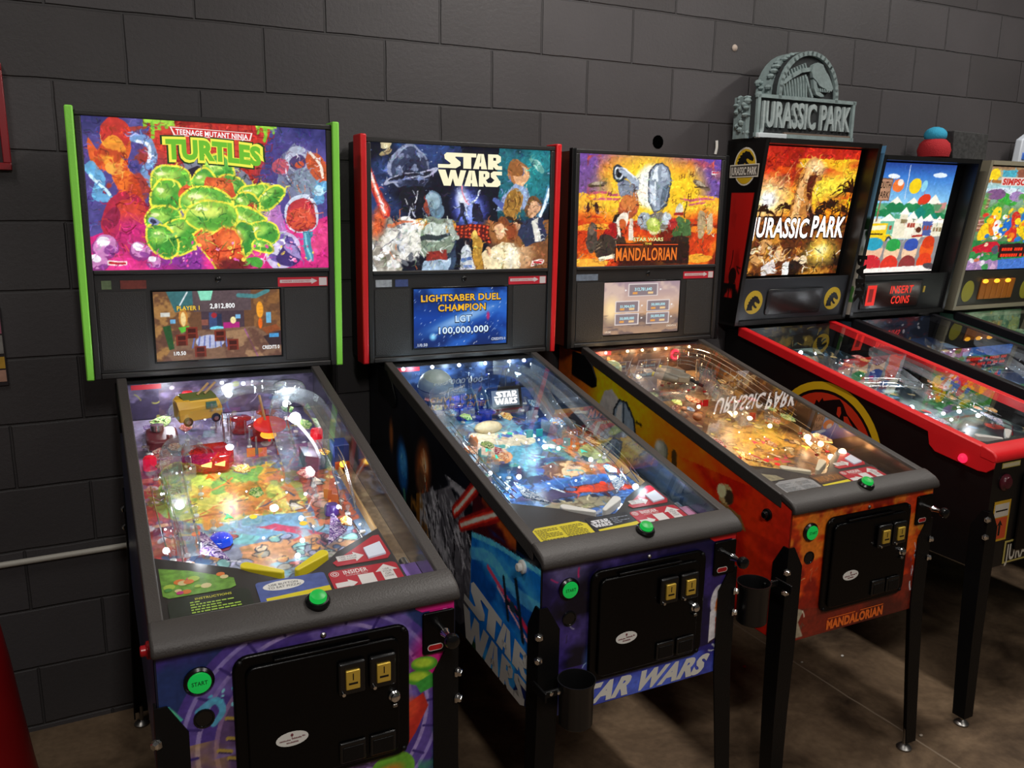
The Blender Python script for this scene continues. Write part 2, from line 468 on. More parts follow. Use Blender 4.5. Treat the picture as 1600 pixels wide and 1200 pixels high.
def art_panel(name, art, fn, parent, m, sample=None):
    """fine quad grid carrying the artwork; fn(U,V) -> x,y,z arrays, U right, V down"""
    im = art.done(); h, w = im.shape[:2]
    U, V = np.meshgrid(np.linspace(0, 1, w), np.linspace(0, 1, h))
    x, y, z = fn(U, V)
    if sample is not None:
        sx, sy = sample(U, V)
        im = im[np.clip((sy * h).astype(int), 0, h - 1), np.clip((sx * w).astype(int), 0, w - 1)]
    co = np.stack([np.broadcast_to(q, U.shape) for q in (x, y, z)], -1).reshape(-1, 3).astype(np.float32)
    idx = np.arange(w * h).reshape(h, w)
    q = np.stack([idx[1:, :-1], idx[1:, 1:], idx[:-1, 1:], idx[:-1, :-1]], -1).reshape(-1, 4).astype(np.int32)
    me = bpy.data.meshes.new(name)
    me.vertices.add(len(co)); me.vertices.foreach_set('co', co.ravel())
    me.loops.add(q.size); me.loops.foreach_set('vertex_index', q.ravel())
    me.polygons.add(len(q)); me.polygons.foreach_set('loop_start', np.arange(0, q.size, 4, dtype=np.int32))
    me.update(calc_edges=True)
    lin_ = np.where(im <= .04045, im / 12.92, ((im + .055) / 1.055) ** 2.4)
    at = me.color_attributes.new('print', 'FLOAT_COLOR', 'POINT')
    at.data.foreach_set('color', np.concatenate([lin_.reshape(-1, 3), np.ones((w * h, 1))], 1).astype(np.float32).ravel())
    me.materials.append(m); me.validate()
    o = bpy.data.objects.new(name, me); COL.objects.link(o); o.parent = parent
    return o
# ------------------------------------------------------------------ artworks (plain stand-ins in the colours of the prints)
def art_sewer():
    a = Art(400, 250, 1.6, '4a3f86')
    a.cloud('2b2a66', 4, 3, 3, .4, .6).cloud('6d63b4', 5, 3, 5, .5, .75, .8)
    a.poly([(.25, 0), (.75, 0), (.72, .3), (.66, .46), (.33, .46), (.27, .3)], 'c02a22')
    for j in range(11):
        y = .0 + j * .042; a.rect(.24, y, .76, y + .006, '8a1814')
        for i in range(9): a.rect(.25 + i * .06 + (j % 2) * .03, y, .254 + i * .06 + (j % 2) * .03, y + .042, '8a1814')
    a.cloud('e04a30', 7, 5, 8, .5, .7, .7, .27, .73, 0, .45)
    a.ell(.2, .62, .25, .3, '4a3f86', 20, .5).ell(.85, .5, .2, .3, '4a3f86', 0, .6)
    # wet magenta ground
    a.poly([(0, .78), (.2, .7), (.45, .76), (.7, .78), (1, .62), (1, 1), (0, 1)], 'd01c74')
    a.cloud('f0328c', 6, 5, 12, .45, .65, .9, 0, 1, .68, 1).cloud('7a2a90', 5, 4, 13, .55, .7, .9, 0, .45, .7, 1)
    a.cloud('e8447c', 6, 4, 14, .5, .7, .8, .8, 1, .5, .9)
    # stone arch
    a.ell(.49, .47, .31, .25, '7b7d90').ell(.49, .48, .26, .2, '2a2230')
    for q in range(-70, 75, 14):
        t = R(q - 90); a.stroke([(.49 + .26 * math.cos(t) / 1.6, .47 + .2 * math.sin(t)), (.49 + .31 * math.cos(t) / 1.6, .47 + .25 * math.sin(t))], .006, '4c4a58')
    # slime drips
    for x, l in ((.24, .06), (.27, .13), (.295, .06), (.32, .04), (.7, .06), (.73, .11), (.76, .05)):
        a.stroke([(x, -.02), (x, l)], .03, '7cc02c', None, 0, 1, .4)
    a.rect(.24, 0, .35, .025, '9ad43a').rect(.69, 0, .78, .02, '9ad43a')
    # left: orange flame column, blue wisps, crimson mound
    a.poly([(.09, .1), (.14, .06), (.19, .14), (.17, .32), (.22, .5), (.25, .62), (.2, .63), (.13, .5), (.1, .36), (.02, .3), (.01, .12), (.05, .22)], 'e0571e')
    a.ell(.125, .1, .1, .1, 'c22a22', 10).ell(.115, .22, .08, .11, 'f08a22').ell(.15, .4, .05, .13, 'f06a1c', -20).ell(.12, .33, .06, .05, 'f6a43a')
    a.cloud('b83018', 22, 18, 16, .52, .62, .8, .04, .26, .05, .62)
    a.scrib(26, ['8a1e14', 'ffb24a', 'b8341a'], .03, .22, .05, .6, .1, .008, 17, 80)
    a.curve([(.2, .12), (.25, .15), (.27, .26), (.23, .34), (.25, .42)], .06, '6e9ad0', None, 0, .9, .3).curve([(.21, .14), (.255, .18), (.25, .28)], .02, 'e4ecff')
    a.curve([(.02, .32), (.06, .4), (.04, .5), (.1, .54), (.14, .66)], .075, '5ba8d8', None, 0, .9, .4).curve([(.02, .36), (.05, .42), (.09, .5)], .02, 'c8f0ff')
    a.ell(.15, .68, .16, .2, 'b0203a', 15).ell(.17, .62, .1, .09, 'd03a2c').ell(.19, .8, .16, .15, 'c2206a', 0, .3).ell(.09, .66, .05, .08, '8c1a3c', 30)
    a.scrib(60, ['7a1026', 'e8503c', '5c1030', 'd82a6a'], .08, .25, .5, .88, .09, .009, 18)
    for x, y, r in ((.055, .85, .085), (.19, .87, .07), (.03, .95, .06), (.24, .95, .05)):
        a.ell(x, y, r, r * .9, '8a2c7c').ell(x, y - .012, r * .86, r * .78, 'c87ab8').ell(x - .008, y - .03, r * .5, r * .4, 'f6eef8').ell(x + .014, y + .02, r * .4, r * .3, '8c3c90')
    # right: slate hood shape, blue wisps, red dome on a teal stalk, lilac claw arcs
    a.poly([(.8, .2), (.86, .1), (.93, .2), (.97, .3), (.95, .52), (.86, .54), (.78, .42)], '6c7190')
    a.ell(.875, .22, .09, .1, 'aab0c8', 0).ell(.875, .24, .06, .06, '4a3a6c').ell(.88, .255, .03, .028, 'd8542c').ell(.9, .38, .09, .1, '7c8aa0').ell(.8, .28, .06, .06, 'b0485c').ell(.96, .27, .07, .12, 'c4502a', -25).curve([(.93, .16), (.97, .24), (.98, .34)], .02, 'f0e0d0')
    a.scrib(46, ['3c3a5c', 'c8d0e0', '544a78', 'd07048'], .78, .98, .12, .5, .08, .008, 19, 70)
    a.curve([(.99, .4), (.95, .44), (.97, .5), (.91, .54)], .07, '5aa6d4', None, 0, .9, .4).ell(.96, .44, .035, .04, 'b8e4f4')
    a.ell(.885, .6, .12, .14, 'c8d4e8').ell(.885, .61, .105, .12, 'c03038').ell(.88, .64, .1, .07, 'd84a30')
    a.scrib(36, ['7c1420', 'f07858', 'a02030'], .83, .95, .52, .7, .06, .008, 21)
    a.poly([(.89, .73), (.93, .73), (.925, .95), (.895, .95)], '3f88a8').stroke([(.9, .75), (.915, .93)], .015, '7cc8d8')
    a.ell(.79, .86, .14, .14, 'c8b8e0', 10).ell(.785, .85, .115, .1, '6a54a4').ell(.82, .9, .09, .09, '3e2c70').poly([(.72, .8), (.8, .78), (.79, .84), (.77, .9), (.73, .88)], 'd8d0ec').poly([(.75, .78), (.86, .84), (.88, .96), (.83, .9)], '9c88c8')
    a.poly([(.73, .55), (.79, .55), (.82, .72), (.74, .74), (.7, .68)], 'b06cb4').stroke([(.74, .55), (.73, .68)], .03, 'd89ad0')
    # centre: heap of plain green rounded stones and leaves edged in yellow, one big orange-red shield
    Y = 'f2e83a'
    def stone(cx, cy, rx, ry, c, hi, rot=0):
        a.ell(cx, cy, rx, ry, c, rot, 0, Y, .014)
        a.ell(cx + .01, cy + ry * .25, rx * .82, ry * .6, '2f8a2c', rot, .25, None, 0, .6)
        a.ell(cx - rx * .15, cy - ry * .3, rx * .6, ry * .38, hi, rot, .3)
        a.ell(cx - rx * .25, cy - ry * .45, rx * .25, ry * .13, 'f4fcae', rot, .3)
    stone(.33, .4, .12, .1, '6cb838', 'a8dc50', -10); stone(.31, .5, .09, .1, '5aaa34', '98d048', 20)
    stone(.53, .31, .1, .1, '5cb440', 'a0dc58'); stone(.47, .4, .08, .09, '4ca038', '90cc48'); stone(.59, .42, .1, .07, '56a83c', '9cd050', 30)
    stone(.68, .49, .12, .09, '74bc3c', 'b4e058', -15); stone(.75, .5, .1, .05, '62b038', 'a4d850', -40); stone(.64, .56, .09, .1, '4c9c34', '8cc848', 20)
    a.poly([(.48, .36), (.58, .36), (.6, .48), (.52, .54), (.46, .48)], 'd04a26').ell(.53, .42, .07, .05, 'e8642c', 0, .3).ell(.39, .48, .05, .06, 'e0542a').ell(.66, .6, .04, .07, 'd84a28', 20)
    a.scrib(34, ['8c2014', '2c7028', 'f4d040', 'ffffff'], .3, .75, .32, .62, .07, .007, 23, None)
    stone(.29, .66, .1, .1, '58aa34', '9cd44c', 0); stone(.34, .78, .17, .11, '6ab63a', 'b0e054', -25); stone(.28, .8, .08, .12, '4a9a34', '88c848', -30)
    stone(.64, .68, .15, .11, '66b43c', 'acdc54', 20); stone(.7, .75, .12, .08, '58a838', '98d04c', -10); stone(.61, .79, .08, .12, '3f8c34', '7cc044', 20); stone(.7, .83, .08, .04, '5cac3c', 'a0d44c', 20)
    stone(.47, .56, .17, .13, '62b43c', 'b4e258', 0); stone(.49, .63, .18, .1, '8ecc3e', 'd8f060', -4)
    a.poly([(.4, .76), (.44, .71), (.49, .74), (.54, .69), (.585, .71), (.61, .83), (.63, .94), (.57, 1), (.48, 1), (.44, .9)], Y)
    a.poly([(.41, .77), (.445, .725), (.49, .755), (.54, .705), (.58, .72), (.6, .83), (.62, .94), (.57, 1), (.49, 1), (.45, .9)], 'd8401c')
    a.ell(.46, .79, .06, .06, 'f4743a', 10, .4).ell(.555, .78, .07, .07, 'f06a30', 0, .4).ell(.54, .92, .1, .06, 'e8562a', -10, .4).curve([(.49, .755), (.505, .86), (.49, .94)], .008, '8c1e10').curve([(.45, .88), (.52, .87), (.61, .84)], .008, '8c1e10')
    a.ell(.56, .97, .12, .05, '6a1c1e', 0, .3).ell(.66, .95, .06, .04, '46a034', 20)
    a.ell(.255, .66, .02, .016, '2c2c48', 30, 0, '8c98c8').curve([(.25, .75), (.29, .77), (.33, .75)], .02, '8cd05c')
    a.scrib(60, ['1e6428', 'e8f060', '2c7c30', 'd4ec50'], .27, .74, .58, .9, .1, .007, 25)
    a.spots(40, ['ffd84a', 'ff9ccc', 'f04a9c'], .3, .95, .8, .98, .008, .018, 26)
    a.rect(.06, .935, .135, .965, 'f4e4e0').rect(.065, .942, .13, .958, 'c01824')
    a.warp(.022, 8, 5, 9); a.warp(.012, 14, 10, 4); a.paint(1500, .022, .4, 7); a.grain(.16, 60, 38, 6).tone(.92, .97, .03)
    return a

def art_space():
    a = Art(280, 200, 1.62, '0d0e1c')
    a.cloud('2a3e78', 4, 3, 31, .45, .65, .9, 0, .5, 0, .6).cloud('1c6a78', 3, 3, 32, .4, .6, .9, .7, 1, 0, .6).cloud('a0602c', 4, 3, 33, .45, .65, .9, .5, 1, .6, 1).cloud('4a6a90', 4, 3, 34, .45, .7, .8, 0, .45, .6, 1)
    a.spots(80, ['b8c8f0', '6a80c0', 'ffffff'], 0, 1, 0, .5, .002, .005, 35)
    a.poly([(.04, 0), (.1, 0), (.09, .05), (.05, .06)], 'c8b890').ell(.08, .08, .05, .02, '9c8860', -30).ell(.1, .2, .03, .03, '4c5c98').ell(.08, .3, .06, .02, '38487c')
    # dark glossy boulder with pale rim light
    a.ell(.2, .2, .17, .2, '8890b0').ell(.205, .21, .155, .18, '343c5c').ell(.23, .24, .12, .13, '1c2036', 0, .4).ell(.205, .24, .26, .035, 'a8acc8', -18, 0).ell(.205, .236, .2, .022, '1a1b2a', -18, 0).spots(12, ['5c6488', '7c86a8', '24263a', '98a0bc'], .13, .28, .08, .34, .012, .035, 40)
    a.poly([(.13, .35), (.27, .34), (.3, .52), (.16, .56)], '14141f').scrib(18, ['c4c8dc', '7c84a8', 'e8e8f4'], .15, .27, .35, .54, .1, .01, 36, 75).stroke([(.1, .3), (.29, .26)], .012, '6470a0')
    # red and white-blue beams
    a.stroke([(-.02, .2), (.075, .56)], .07, 'c8281c', None, 0, .7).stroke([(-.01, .22), (.07, .55)], .04, 'ff6a4a').stroke([(0, .24), (.068, .54)], .02, 'ffe4dc')
    a.stroke([(1.01, .3), (.94, .56)], .05, '5c9cc8', None, 0, .8).stroke([(1.005, .32), (.945, .55)], .026, 'e4f4ff')
    a.ell(.9, .18, .13, .22, '1c8088', 20, .5).ell(.92, .12, .08, .03, 'a8d0c8', 40).ell(.9, .09, .05, .02, '5c9c94', 40).ell(.95, .16, .05, .02, '5c9c94', 40)
    # pale blue glow with two dark posts
    a.ell(.53, .5, .15, .17, '3f4cc0', 0, .35).ell(.53, .5, .11, .13, '8ca0f4', 0, .4).ell(.5, .42, .06, .08, 'e4ecff', 0, .5).stroke([(.49, .32), (.54, .46)], .012, 'ff8ca0').stroke([(.6, .32), (.55, .46)], .012, 'e8f4ff')
    a.poly([(.48, .44), (.51, .44), (.5, .54), (.53, .64), (.505, .64), (.48, .56), (.45, .64), (.43, .64), (.47, .53)], '20223c').poly([(.565, .44), (.6, .44), (.615, .62), (.55, .62)], '1c1c30')
    # red console dots
    a.rect(.43, .64, .66, .76, '5c1410')
    for j in range(4):
        for i in range(9): a.ell(.44 + i * .026, .655 + j * .03, .011, .009, 'f04a24')
    # brown and pale blue tower top right
    a.ell(.81, .2, .085, .1, 'a86838', 0).ell(.82, .22, .06, .085, 'e0a474', 5).ell(.79, .17, .06, .06, '8c5428', -30).poly([(.73, .36), (.79, .28), (.86, .3), (.88, .44), (.78, .52), (.69, .5)], '8ca0c8').poly([(.75, .38), (.81, .32), (.83, .46), (.75, .5)], 'dce4f4').stroke([(.68, .4), (.75, .5)], .05, '48589c')
    a.scrib(20, ['6c3c1c', 'f4c8a0', '50689c'], .76, .86, .12, .48, .06, .008, 37, 80)
    # shaggy amber column, navy coat hill
    a.ell(.78, .44, .075, .13, '9c6c28', 10).scrib(60, ['e4b458', '6c4414', 'c8923c', '3c2408'], .73, .83, .33, .56, .07, .008, 38, 80)
    a.ell(.9, .46, .08, .09, '6c4424').ell(.905, .48, .055, .07, 'd8a078').poly([(.83, .6), (.9, .55), (.97, .58), (1, .72), (1, .85), (.88, .86), (.82, .72)], '262c48').poly([(.9, .58), (.94, .57), (.95, .76), (.91, .78)], 'e0dcd0').ell(.815, .62, .03, .05, 'd4a078').stroke([(.76, .56), (.84, .6)], .025, '2c1c10')
    a.poly([(.8, .88), (1, .72), (1, 1), (.78, 1)], '7c4a28').cloud('d8a878', 6, 5, 39, .45, .62, .8, .8, 1, .82, 1).rect(.905, .935, .97, .962, 'f0e4d8').rect(.91, .94, .965, .957, 'b82028')
    # left: blue-grey plated block with green, ochre and red panels
    a.ell(.335, .49, .075, .11, '5c7890').ell(.33, .46, .065, .06, '8ca8b8').ell(.29, .52, .02, .06, '943c2c')
    a.poly([(.2, .64), (.28, .58), (.42, .6), (.46, .72), (.42, .86), (.27, .86), (.2, .74)], '7c8c78').poly([(.27, .63), (.4, .63), (.41, .74), (.29, .76)], 'c0ccc0').ell(.235, .64, .06, .05, 'c8862c').ell(.42, .66, .05, .05, 'c89030').poly([(.29, .83), (.4, .83), (.4, .9), (.29, .9)], '8c2820').poly([(.28, .9), (.42, .9), (.42, 1), (.27, 1)], '9cb4cc')
    a.stroke([(.26, .74), (.46, .7)], .03, '2c3438').stroke([(.4, .62), (.46, .74)], .05, 'a8b4a8').scrib(50, ['2c3a30', 'e0e8dc', '4c5c54', 'c8d4c8'], .2, .46, .55, .95, .06, .009, 41)
    # pale machinery lower left
    a.poly([(0, .62), (.09, .58), (.14, .7), (.16, 1), (0, 1)], '8c8478').cloud('f0ece0', 10, 8, 42, .45, .6, .9, 0, .26, .6, 1).spots(22, ['e8e8e4', 'c8ccd0', 'f4f4f0', '60646c'], 0, .22, .6, .98, .02, .045, 43, .5)
    a.scrib(60, ['20242c', 'f8f8f4', '4c5460', 'd86a30'], 0, .26, .58, 1, .08, .009, 44).ell(.03, .62, .05, .1, 'd8582c', 0, .4).stroke([(.08, .66), (.2, .62)], .03, 'e86a3c', None, 0, .8, .6)
    # golden post, little white-blue barrel
    a.poly([(.545, .74), (.58, .7), (.605, .76), (.6, 1), (.55, 1)], 'b8842c').scrib(24, ['f4d878', '6c4810', 'e4b850'], .55, .6, .72, .98, .05, .008, 45).ell(.572, .72, .022, .03, 'e4bc58')
    a.poly([(.48, .86), (.54, .86), (.55, 1), (.47, 1)], 'd0d4d8').ell(.51, .86, .045, .05, 'c8d0d8').rect(.48, .88, .54, .9, '4c68a8').rect(.49, .93, .53, .96, '5c78b4').stroke([(.485, .92), (.485, 1)], .008, '6c7480')
    # cream mound with a russet crown
    a.ell(.73, .63, .06, .08, '7c3c1c').ell(.71, .67, .045, .065, 'f0b484').poly([(.66, .8), (.72, .75), (.79, .78), (.83, .88), (.84, 1), (.63, 1)], 'f0dcae').poly([(.72, .76), (.735, .76), (.73, 1), (.72, 1)], 'b89c68').ell(.64, .84, .03, .05, 'e4a878').poly([(.6, .86), (.63, .82), (.66, .98), (.61, 1)], 'e8d0a0').ell(.78, .9, .07, .09, 'fcf0d0', 0, .5).ell(.78, .68, .06, .07, '8c3c1c', 0, .3)
    a.warp(.05, 7, 5, 49)
    a.stroke([(-.02, .2), (.075, .56)], .07, 'c8281c', None, 0, .7).stroke([(-.01, .22), (.07, .55)], .04, 'ff6a4a').stroke([(0, .24), (.068, .54)], .02, 'ffe4dc')
    a.stroke([(1.005, .32), (.945, .55)], .026, 'e4f4ff').rect(.905, .935, .97, .962, 'f0e4d8').rect(.91, .94, .965, .957, 'b82028')
    a.warp(.01, 14, 10, 46); a.paint(1300, .022, .5, 48); a.grain(.22, 60, 40, 47).tone(.95, .96, .03)
    return a

def art_sunset():
    a = Art(230, 180, 1.6, 'f08a1c')
    a.grad([(0, '8c4a8c'), (.1, 'c8603c'), (.25, 'f4a428'), (.45, 'f8b83a'), (.55, 'd85a1c'), (1, '6c2410')])
    a.cloud('6a4a9c', 3, 3, 51, .4, .6, .9, 0, .25, 0, .35).cloud('5c449c', 3, 3, 52, .4, .6, .9, .75, 1, 0, .35).cloud('d84820', 6, 4, 53, .5, .65, .8, .05, .95, .02, .4)
    a.ell(.45, .3, .42, .38, 'fcd030', 0, .5).ell(.75, .3, .2, .2, 'fcc828', 0, .5).ell(.49, .27, .19, .2, 'fff8d0', 0, .12).ell(.49, .27, .15, .16, 'fffef0', 0, .2)
    for x0, y, x1 in ((.06, .34, .22), (.1, .4, .3), (.7, .38, .96), (.76, .42, .9), (.2, .36, .3)): a.ell((x0 + x1) / 2, y, (x1 - x0) * .8, .012, 'c85a6c')
    # red dunes
    a.poly([(0, .58), (.12, .54), (.25, .6), (.45, .58), (.7, .56), (1, .6), (1, 1), (0, 1)], 'c83c14').cloud('f07a1c', 7, 6, 54, .48, .62, .9, 0, 1, .56, 1).cloud('6c1c10', 6, 5, 55, .5, .62, .9, 0, 1, .62, 1)
    a.ell(.12, .64, .24, .03, 'f0a030').ell(.9, .66, .2, .03, 'e87a20').ell(.85, .93, .2, .04, 'e8a030').ell(.1, .97, .2, .04, 'f0a83a')
    # crafts: plain grey hulls
    for x, y, s in ((.12, .26, 1), (.86, .25, 1.1)): a.ell(x, y, .1 * s, .028 * s, '6c5a48', -8 if x < .5 else 25).ell(x, y - .012, .06 * s, .016 * s, 'b0a088', -8 if x < .5 else 25).stroke([(x - .05, y + .02), (x + .05, y + .015)], .012, '38281c')
    for x, y in ((.21, .35), (.72, .16), (.78, .15), (.77, .35), (.66, .4)): a.stroke([(x - .01, y - .02), (x - .01, y + .02)], .008, '4c2018').stroke([(x + .01, y - .02), (x + .01, y + .02)], .008, '4c2018').stroke([(x - .01, y), (x + .01, y)], .006, '4c2018')
    # chrome tube and rust wraps
    a.poly([(.26, .2), (.34, .24), (.4, .26), (.38, .44), (.3, .46), (.27, .34)], '7c8494').ell(.265, .17, .075, .085, '2c3440', -20).ell(.262, .17, .05, .06, 'd0d8e0', -20).ell(.262, .17, .034, .042, '14181c', -20).stroke([(.29, .14), (.38, .24)], .07, '9ca8b8').stroke([(.3, .12), (.38, .21)], .016, 'f0f4f8')
    a.ell(.34, .46, .11, .11, 'a8502c', 20).ell(.33, .42, .08, .06, 'd0783c', 10).ell(.38, .38, .03, .06, 'c07038').scrib(50, ['5c2814', 'e8a468', 'd8e0e8', '28303c'], .26, .42, .24, .58, .07, .009, 56)
    # silver dome on a stem: a plain polished bullet
    a.poly([(.46, .22), (.475, .12), (.515, .06), (.56, .05), (.605, .08), (.63, .16), (.635, .24), (.62, .44), (.57, .5), (.51, .5), (.47, .4)], '3c4450').poly([(.47, .22), (.485, .13), (.52, .07), (.56, .06), (.6, .09), (.622, .17), (.625, .24), (.61, .43), (.565, .49), (.515, .49), (.48, .4)], '8c98a8')
    a.poly([(.49, .2), (.505, .12), (.53, .08), (.545, .22)], 'e4ecf4').poly([(.56, .07), (.6, .11), (.61, .2), (.57, .22)], 'b4c0d0').poly([(.48, .24), (.53, .27), (.525, .46), (.49, .39)], 'c8d4e0').poly([(.58, .27), (.62, .24), (.605, .42), (.57, .47)], '5c6878').stroke([(.52, .1), (.53, .44)], .02, 'e8f0f8')
    a.poly([(.44, .56), (.52, .5), (.63, .52), (.66, .6), (.6, .68), (.44, .68)], '7c7468').ell(.46, .58, .07, .08, 'a0aab4').ell(.62, .56, .05, .06, 'b8c4cc').scrib(30, ['2c2c30', 'd8dce0', '8c5c34'], .42, .66, .48, .68, .06, .008, 57)
    # small green gourd
    a.ell(.53, .66, .07, .06, 'e4d8a0').ell(.53, .62, .085, .07, 'a8b848').ell(.525, .6, .06, .035, 'd0dc78', 0, .4).scrib(12, ['6c7c28', 'f0f0b0'], .47, .59, .56, .68, .05, .006, 58)
    # left dark and red bundle, right green-red bundle, sandy statues
    a.ell(.28, .62, .06, .1, '1c1414').ell(.24, .7, .1, .09, 'a81c1c', -20).ell(.2, .82, .12, .12, '3c3028').ell(.3, .82, .07, .12, '402c20').ell(.32, .58, .05, .08, 'f0e4d0').ell(.32, .62, .035, .05, 'c05c28').poly([(.36, .56), (.385, .56), (.39, .76), (.36, .76)], 'ece0cc').poly([(.28, .56), (.3, .54), (.3, .74), (.28, .72)], 'e8dcc8')
    a.stroke([(.17, .93), (.33, .88)], .04, 'fff4d0')
    a.scrib(60, ['0c0808', '7c5c40', 'd84020', '2c2018', '9c8468'], .04, .36, .62, .95, .08, .01, 59)
    a.ell(.1, .74, .06, .14, '4c4038').ell(.1, .66, .035, .05, '6c5c50')
    a.ell(.7, .48, .045, .06, 'd8d4c0').rect(.665, .5, .735, .53, '9c2820').poly([(.66, .6), (.7, .54), (.78, .58), (.8, .7), (.68, .76)], '4c6c3c').ell(.7, .7, .06, .08, '3c5c30').ell(.66, .62, .05, .05, 'a82c28').stroke([(.74, .56), (.75, .4)], .014, '282018').poly([(.66, .74), (.78, .72), (.79, .98), (.6, .98)], '302018')
    a.ell(.87, .62, .05, .12, 'b09870').ell(.93, .6, .04, .1, 'c8b088').scrib(40, ['4c3420', 'e8d8b4', '7c5c3c', 'd04a20'], .8, .98, .5, .92, .07, .009, 60)
    a.ell(.07, .48, .02, .05, '3c1c18').ell(.13, .48, .02, .05, '3c1c18').scrib(26, ['4c1c14', 'c8a890'], .04, .24, .46, .58, .05, .008, 61)
    a.poly([(.3, .78), (.79, .78), (.79, 1), (.28, 1)], '2c1610', .75)
    a.rect(.93, .12, .985, .145, 'f0e0e8').rect(.935, .126, .98, .14, 'c02030')
    a.warp(.028, 7, 5, 65); a.warp(.01, 14, 10, 62); a.paint(1100, .024, .45, 64); a.grain(.18, 60, 40, 63)
    return a

def palm(a, x, y, h, c='140a04', sd=1):
    rg = random.Random(sd); a.curve([(x, y), (x + .005, y - h * .5), (x + .015, y - h)], .014, c, None, 0, 1, .4)
    for k in range(9):
        t = R(-200 + k * 27 + rg.uniform(-8, 8)); l = h * rg.uniform(.45, .7)
        a.curve([(x + .015, y - h), (x + .015 + l * .6 * math.cos(t) / a.asp, y - h + l * .5 * math.sin(t)), (x + .015 + l * math.cos(t) / a.asp, y - h + l * .62 * math.sin(t) + l * .25)], .022, c, None, 0, 1, .7)

def art_fire_sky():
    a = Art(190, 240, .8, 'c82c14')
    a.grad([(0, 'b4241a'), (.18, 'c83418'), (.3, 'e87418'), (.42, 'f8b820'), (.5, 'f89a1c'), (.58, 'a84810'), (1, '3c1c0c')])
    a.cloud('fcc028', 3, 9, 71, .5, .64, .9, .35, 1, .08, .5).cloud('8c1c10', 3, 9, 72, .52, .66, .8, 0, 1, 0, .3).cloud('e85a14', 4, 12, 73, .5, .6, .8, .1, 1, .15, .5).cloud('7c2c0c', 4, 14, 74, .56, .64, .8, 0, 1, .22, .55)
    a.ell(.7, .3, .22, .09, 'fce040', -15, .6)
    for t in (-60, -48, 10, 160, 215, 100): a.stroke([(.12, .4), (.12 + .4 * math.cos(R(t)) / .8, .4 + .4 * math.sin(R(t)))], .016, 'fcd890', None, 0, .5, .9)
    a.ell(.12, .4, .14, .13, 'fce8b0', 0, .7).ell(.12, .4, .06, .055, 'ffffff', 0, .5)
    for i, (x, y, h) in enumerate(((.72, .58, .13), (.8, .6, .16), (.97, .6, .28), (.9, .6, .12), (.28, .6, .14), (.06, .6, .12), (.66, .6, .1))): palm(a, x, y, h, '2c1206', 75 + i)
    a.curve([(.24, .6), (.22, .53), (.16, .49), (.13, .5)], .014, '2c1206')
    a.cloud('2c1206', 10, 20, 84, .4, .55, .95, 0, 1, .53, .62)
    # long tawny cliff rock rising like a leaning tower
    a.poly([(.36, .62), (.36, .4), (.38, .28), (.42, .18), (.46, .1), (.52, .06), (.6, .1), (.64, .16), (.64, .24), (.58, .26), (.56, .34), (.58, .44), (.66, .52), (.68, .62)], 'b87838')
    a.poly([(.38, .6), (.39, .4), (.42, .25), (.47, .13), (.53, .09), (.58, .13), (.52, .2), (.47, .32), (.46, .48), (.48, .62)], 'e8b070').ell(.56, .14, .08, .05, 'f0c488', 25, .4).poly([(.5, .22), (.58, .2), (.56, .3), (.54, .42), (.5, .36)], '54200e').poly([(.56, .44), (.66, .54), (.68, .62), (.56, .62)], '2c1208')
    a.scrib(70, ['6c3414', 'fce0b0', '8c5024', '40180a'], .37, .64, .1, .6, .08, .008, 85, 80)
    # lower crowd of warm blotches
    a.rect(0, .6, 1, 1, '5c2c10')
    a.cloud('c8862c', 8, 10, 86, .44, .6, .95, 0, 1, .6, 1).cloud('20100a', 8, 9, 87, .5, .62, .95, 0, 1, .6, 1).ell(.78, .82, .12, .09, 'fcd050', 0, .6).ell(.78, .8, .05, .04, 'fff4b0', 0, .5)
    a.spots(20, ['e8c090', 'd09858', 'f0d8b0', 'b87438'], .05, .6, .74, .88, .02, .04, 88, .7).scrib(110, ['1c0c06', 'f4e4c8', 'c88038', '6c3818', 'e8a850'], .0, 1, .72, 1, .08, .01, 89)
    a.poly([(.16, .93), (.28, .86), (.34, .98), (.2, 1)], 'd8d0cc').poly([(.4, .9), (.46, .88), (.47, 1), (.4, 1)], 'f0ece8')
    a.warp(.012, 10, 14, 90); a.paint(1100, .022, .45, 92); a.grain(.2, 40, 50, 91)
    return a

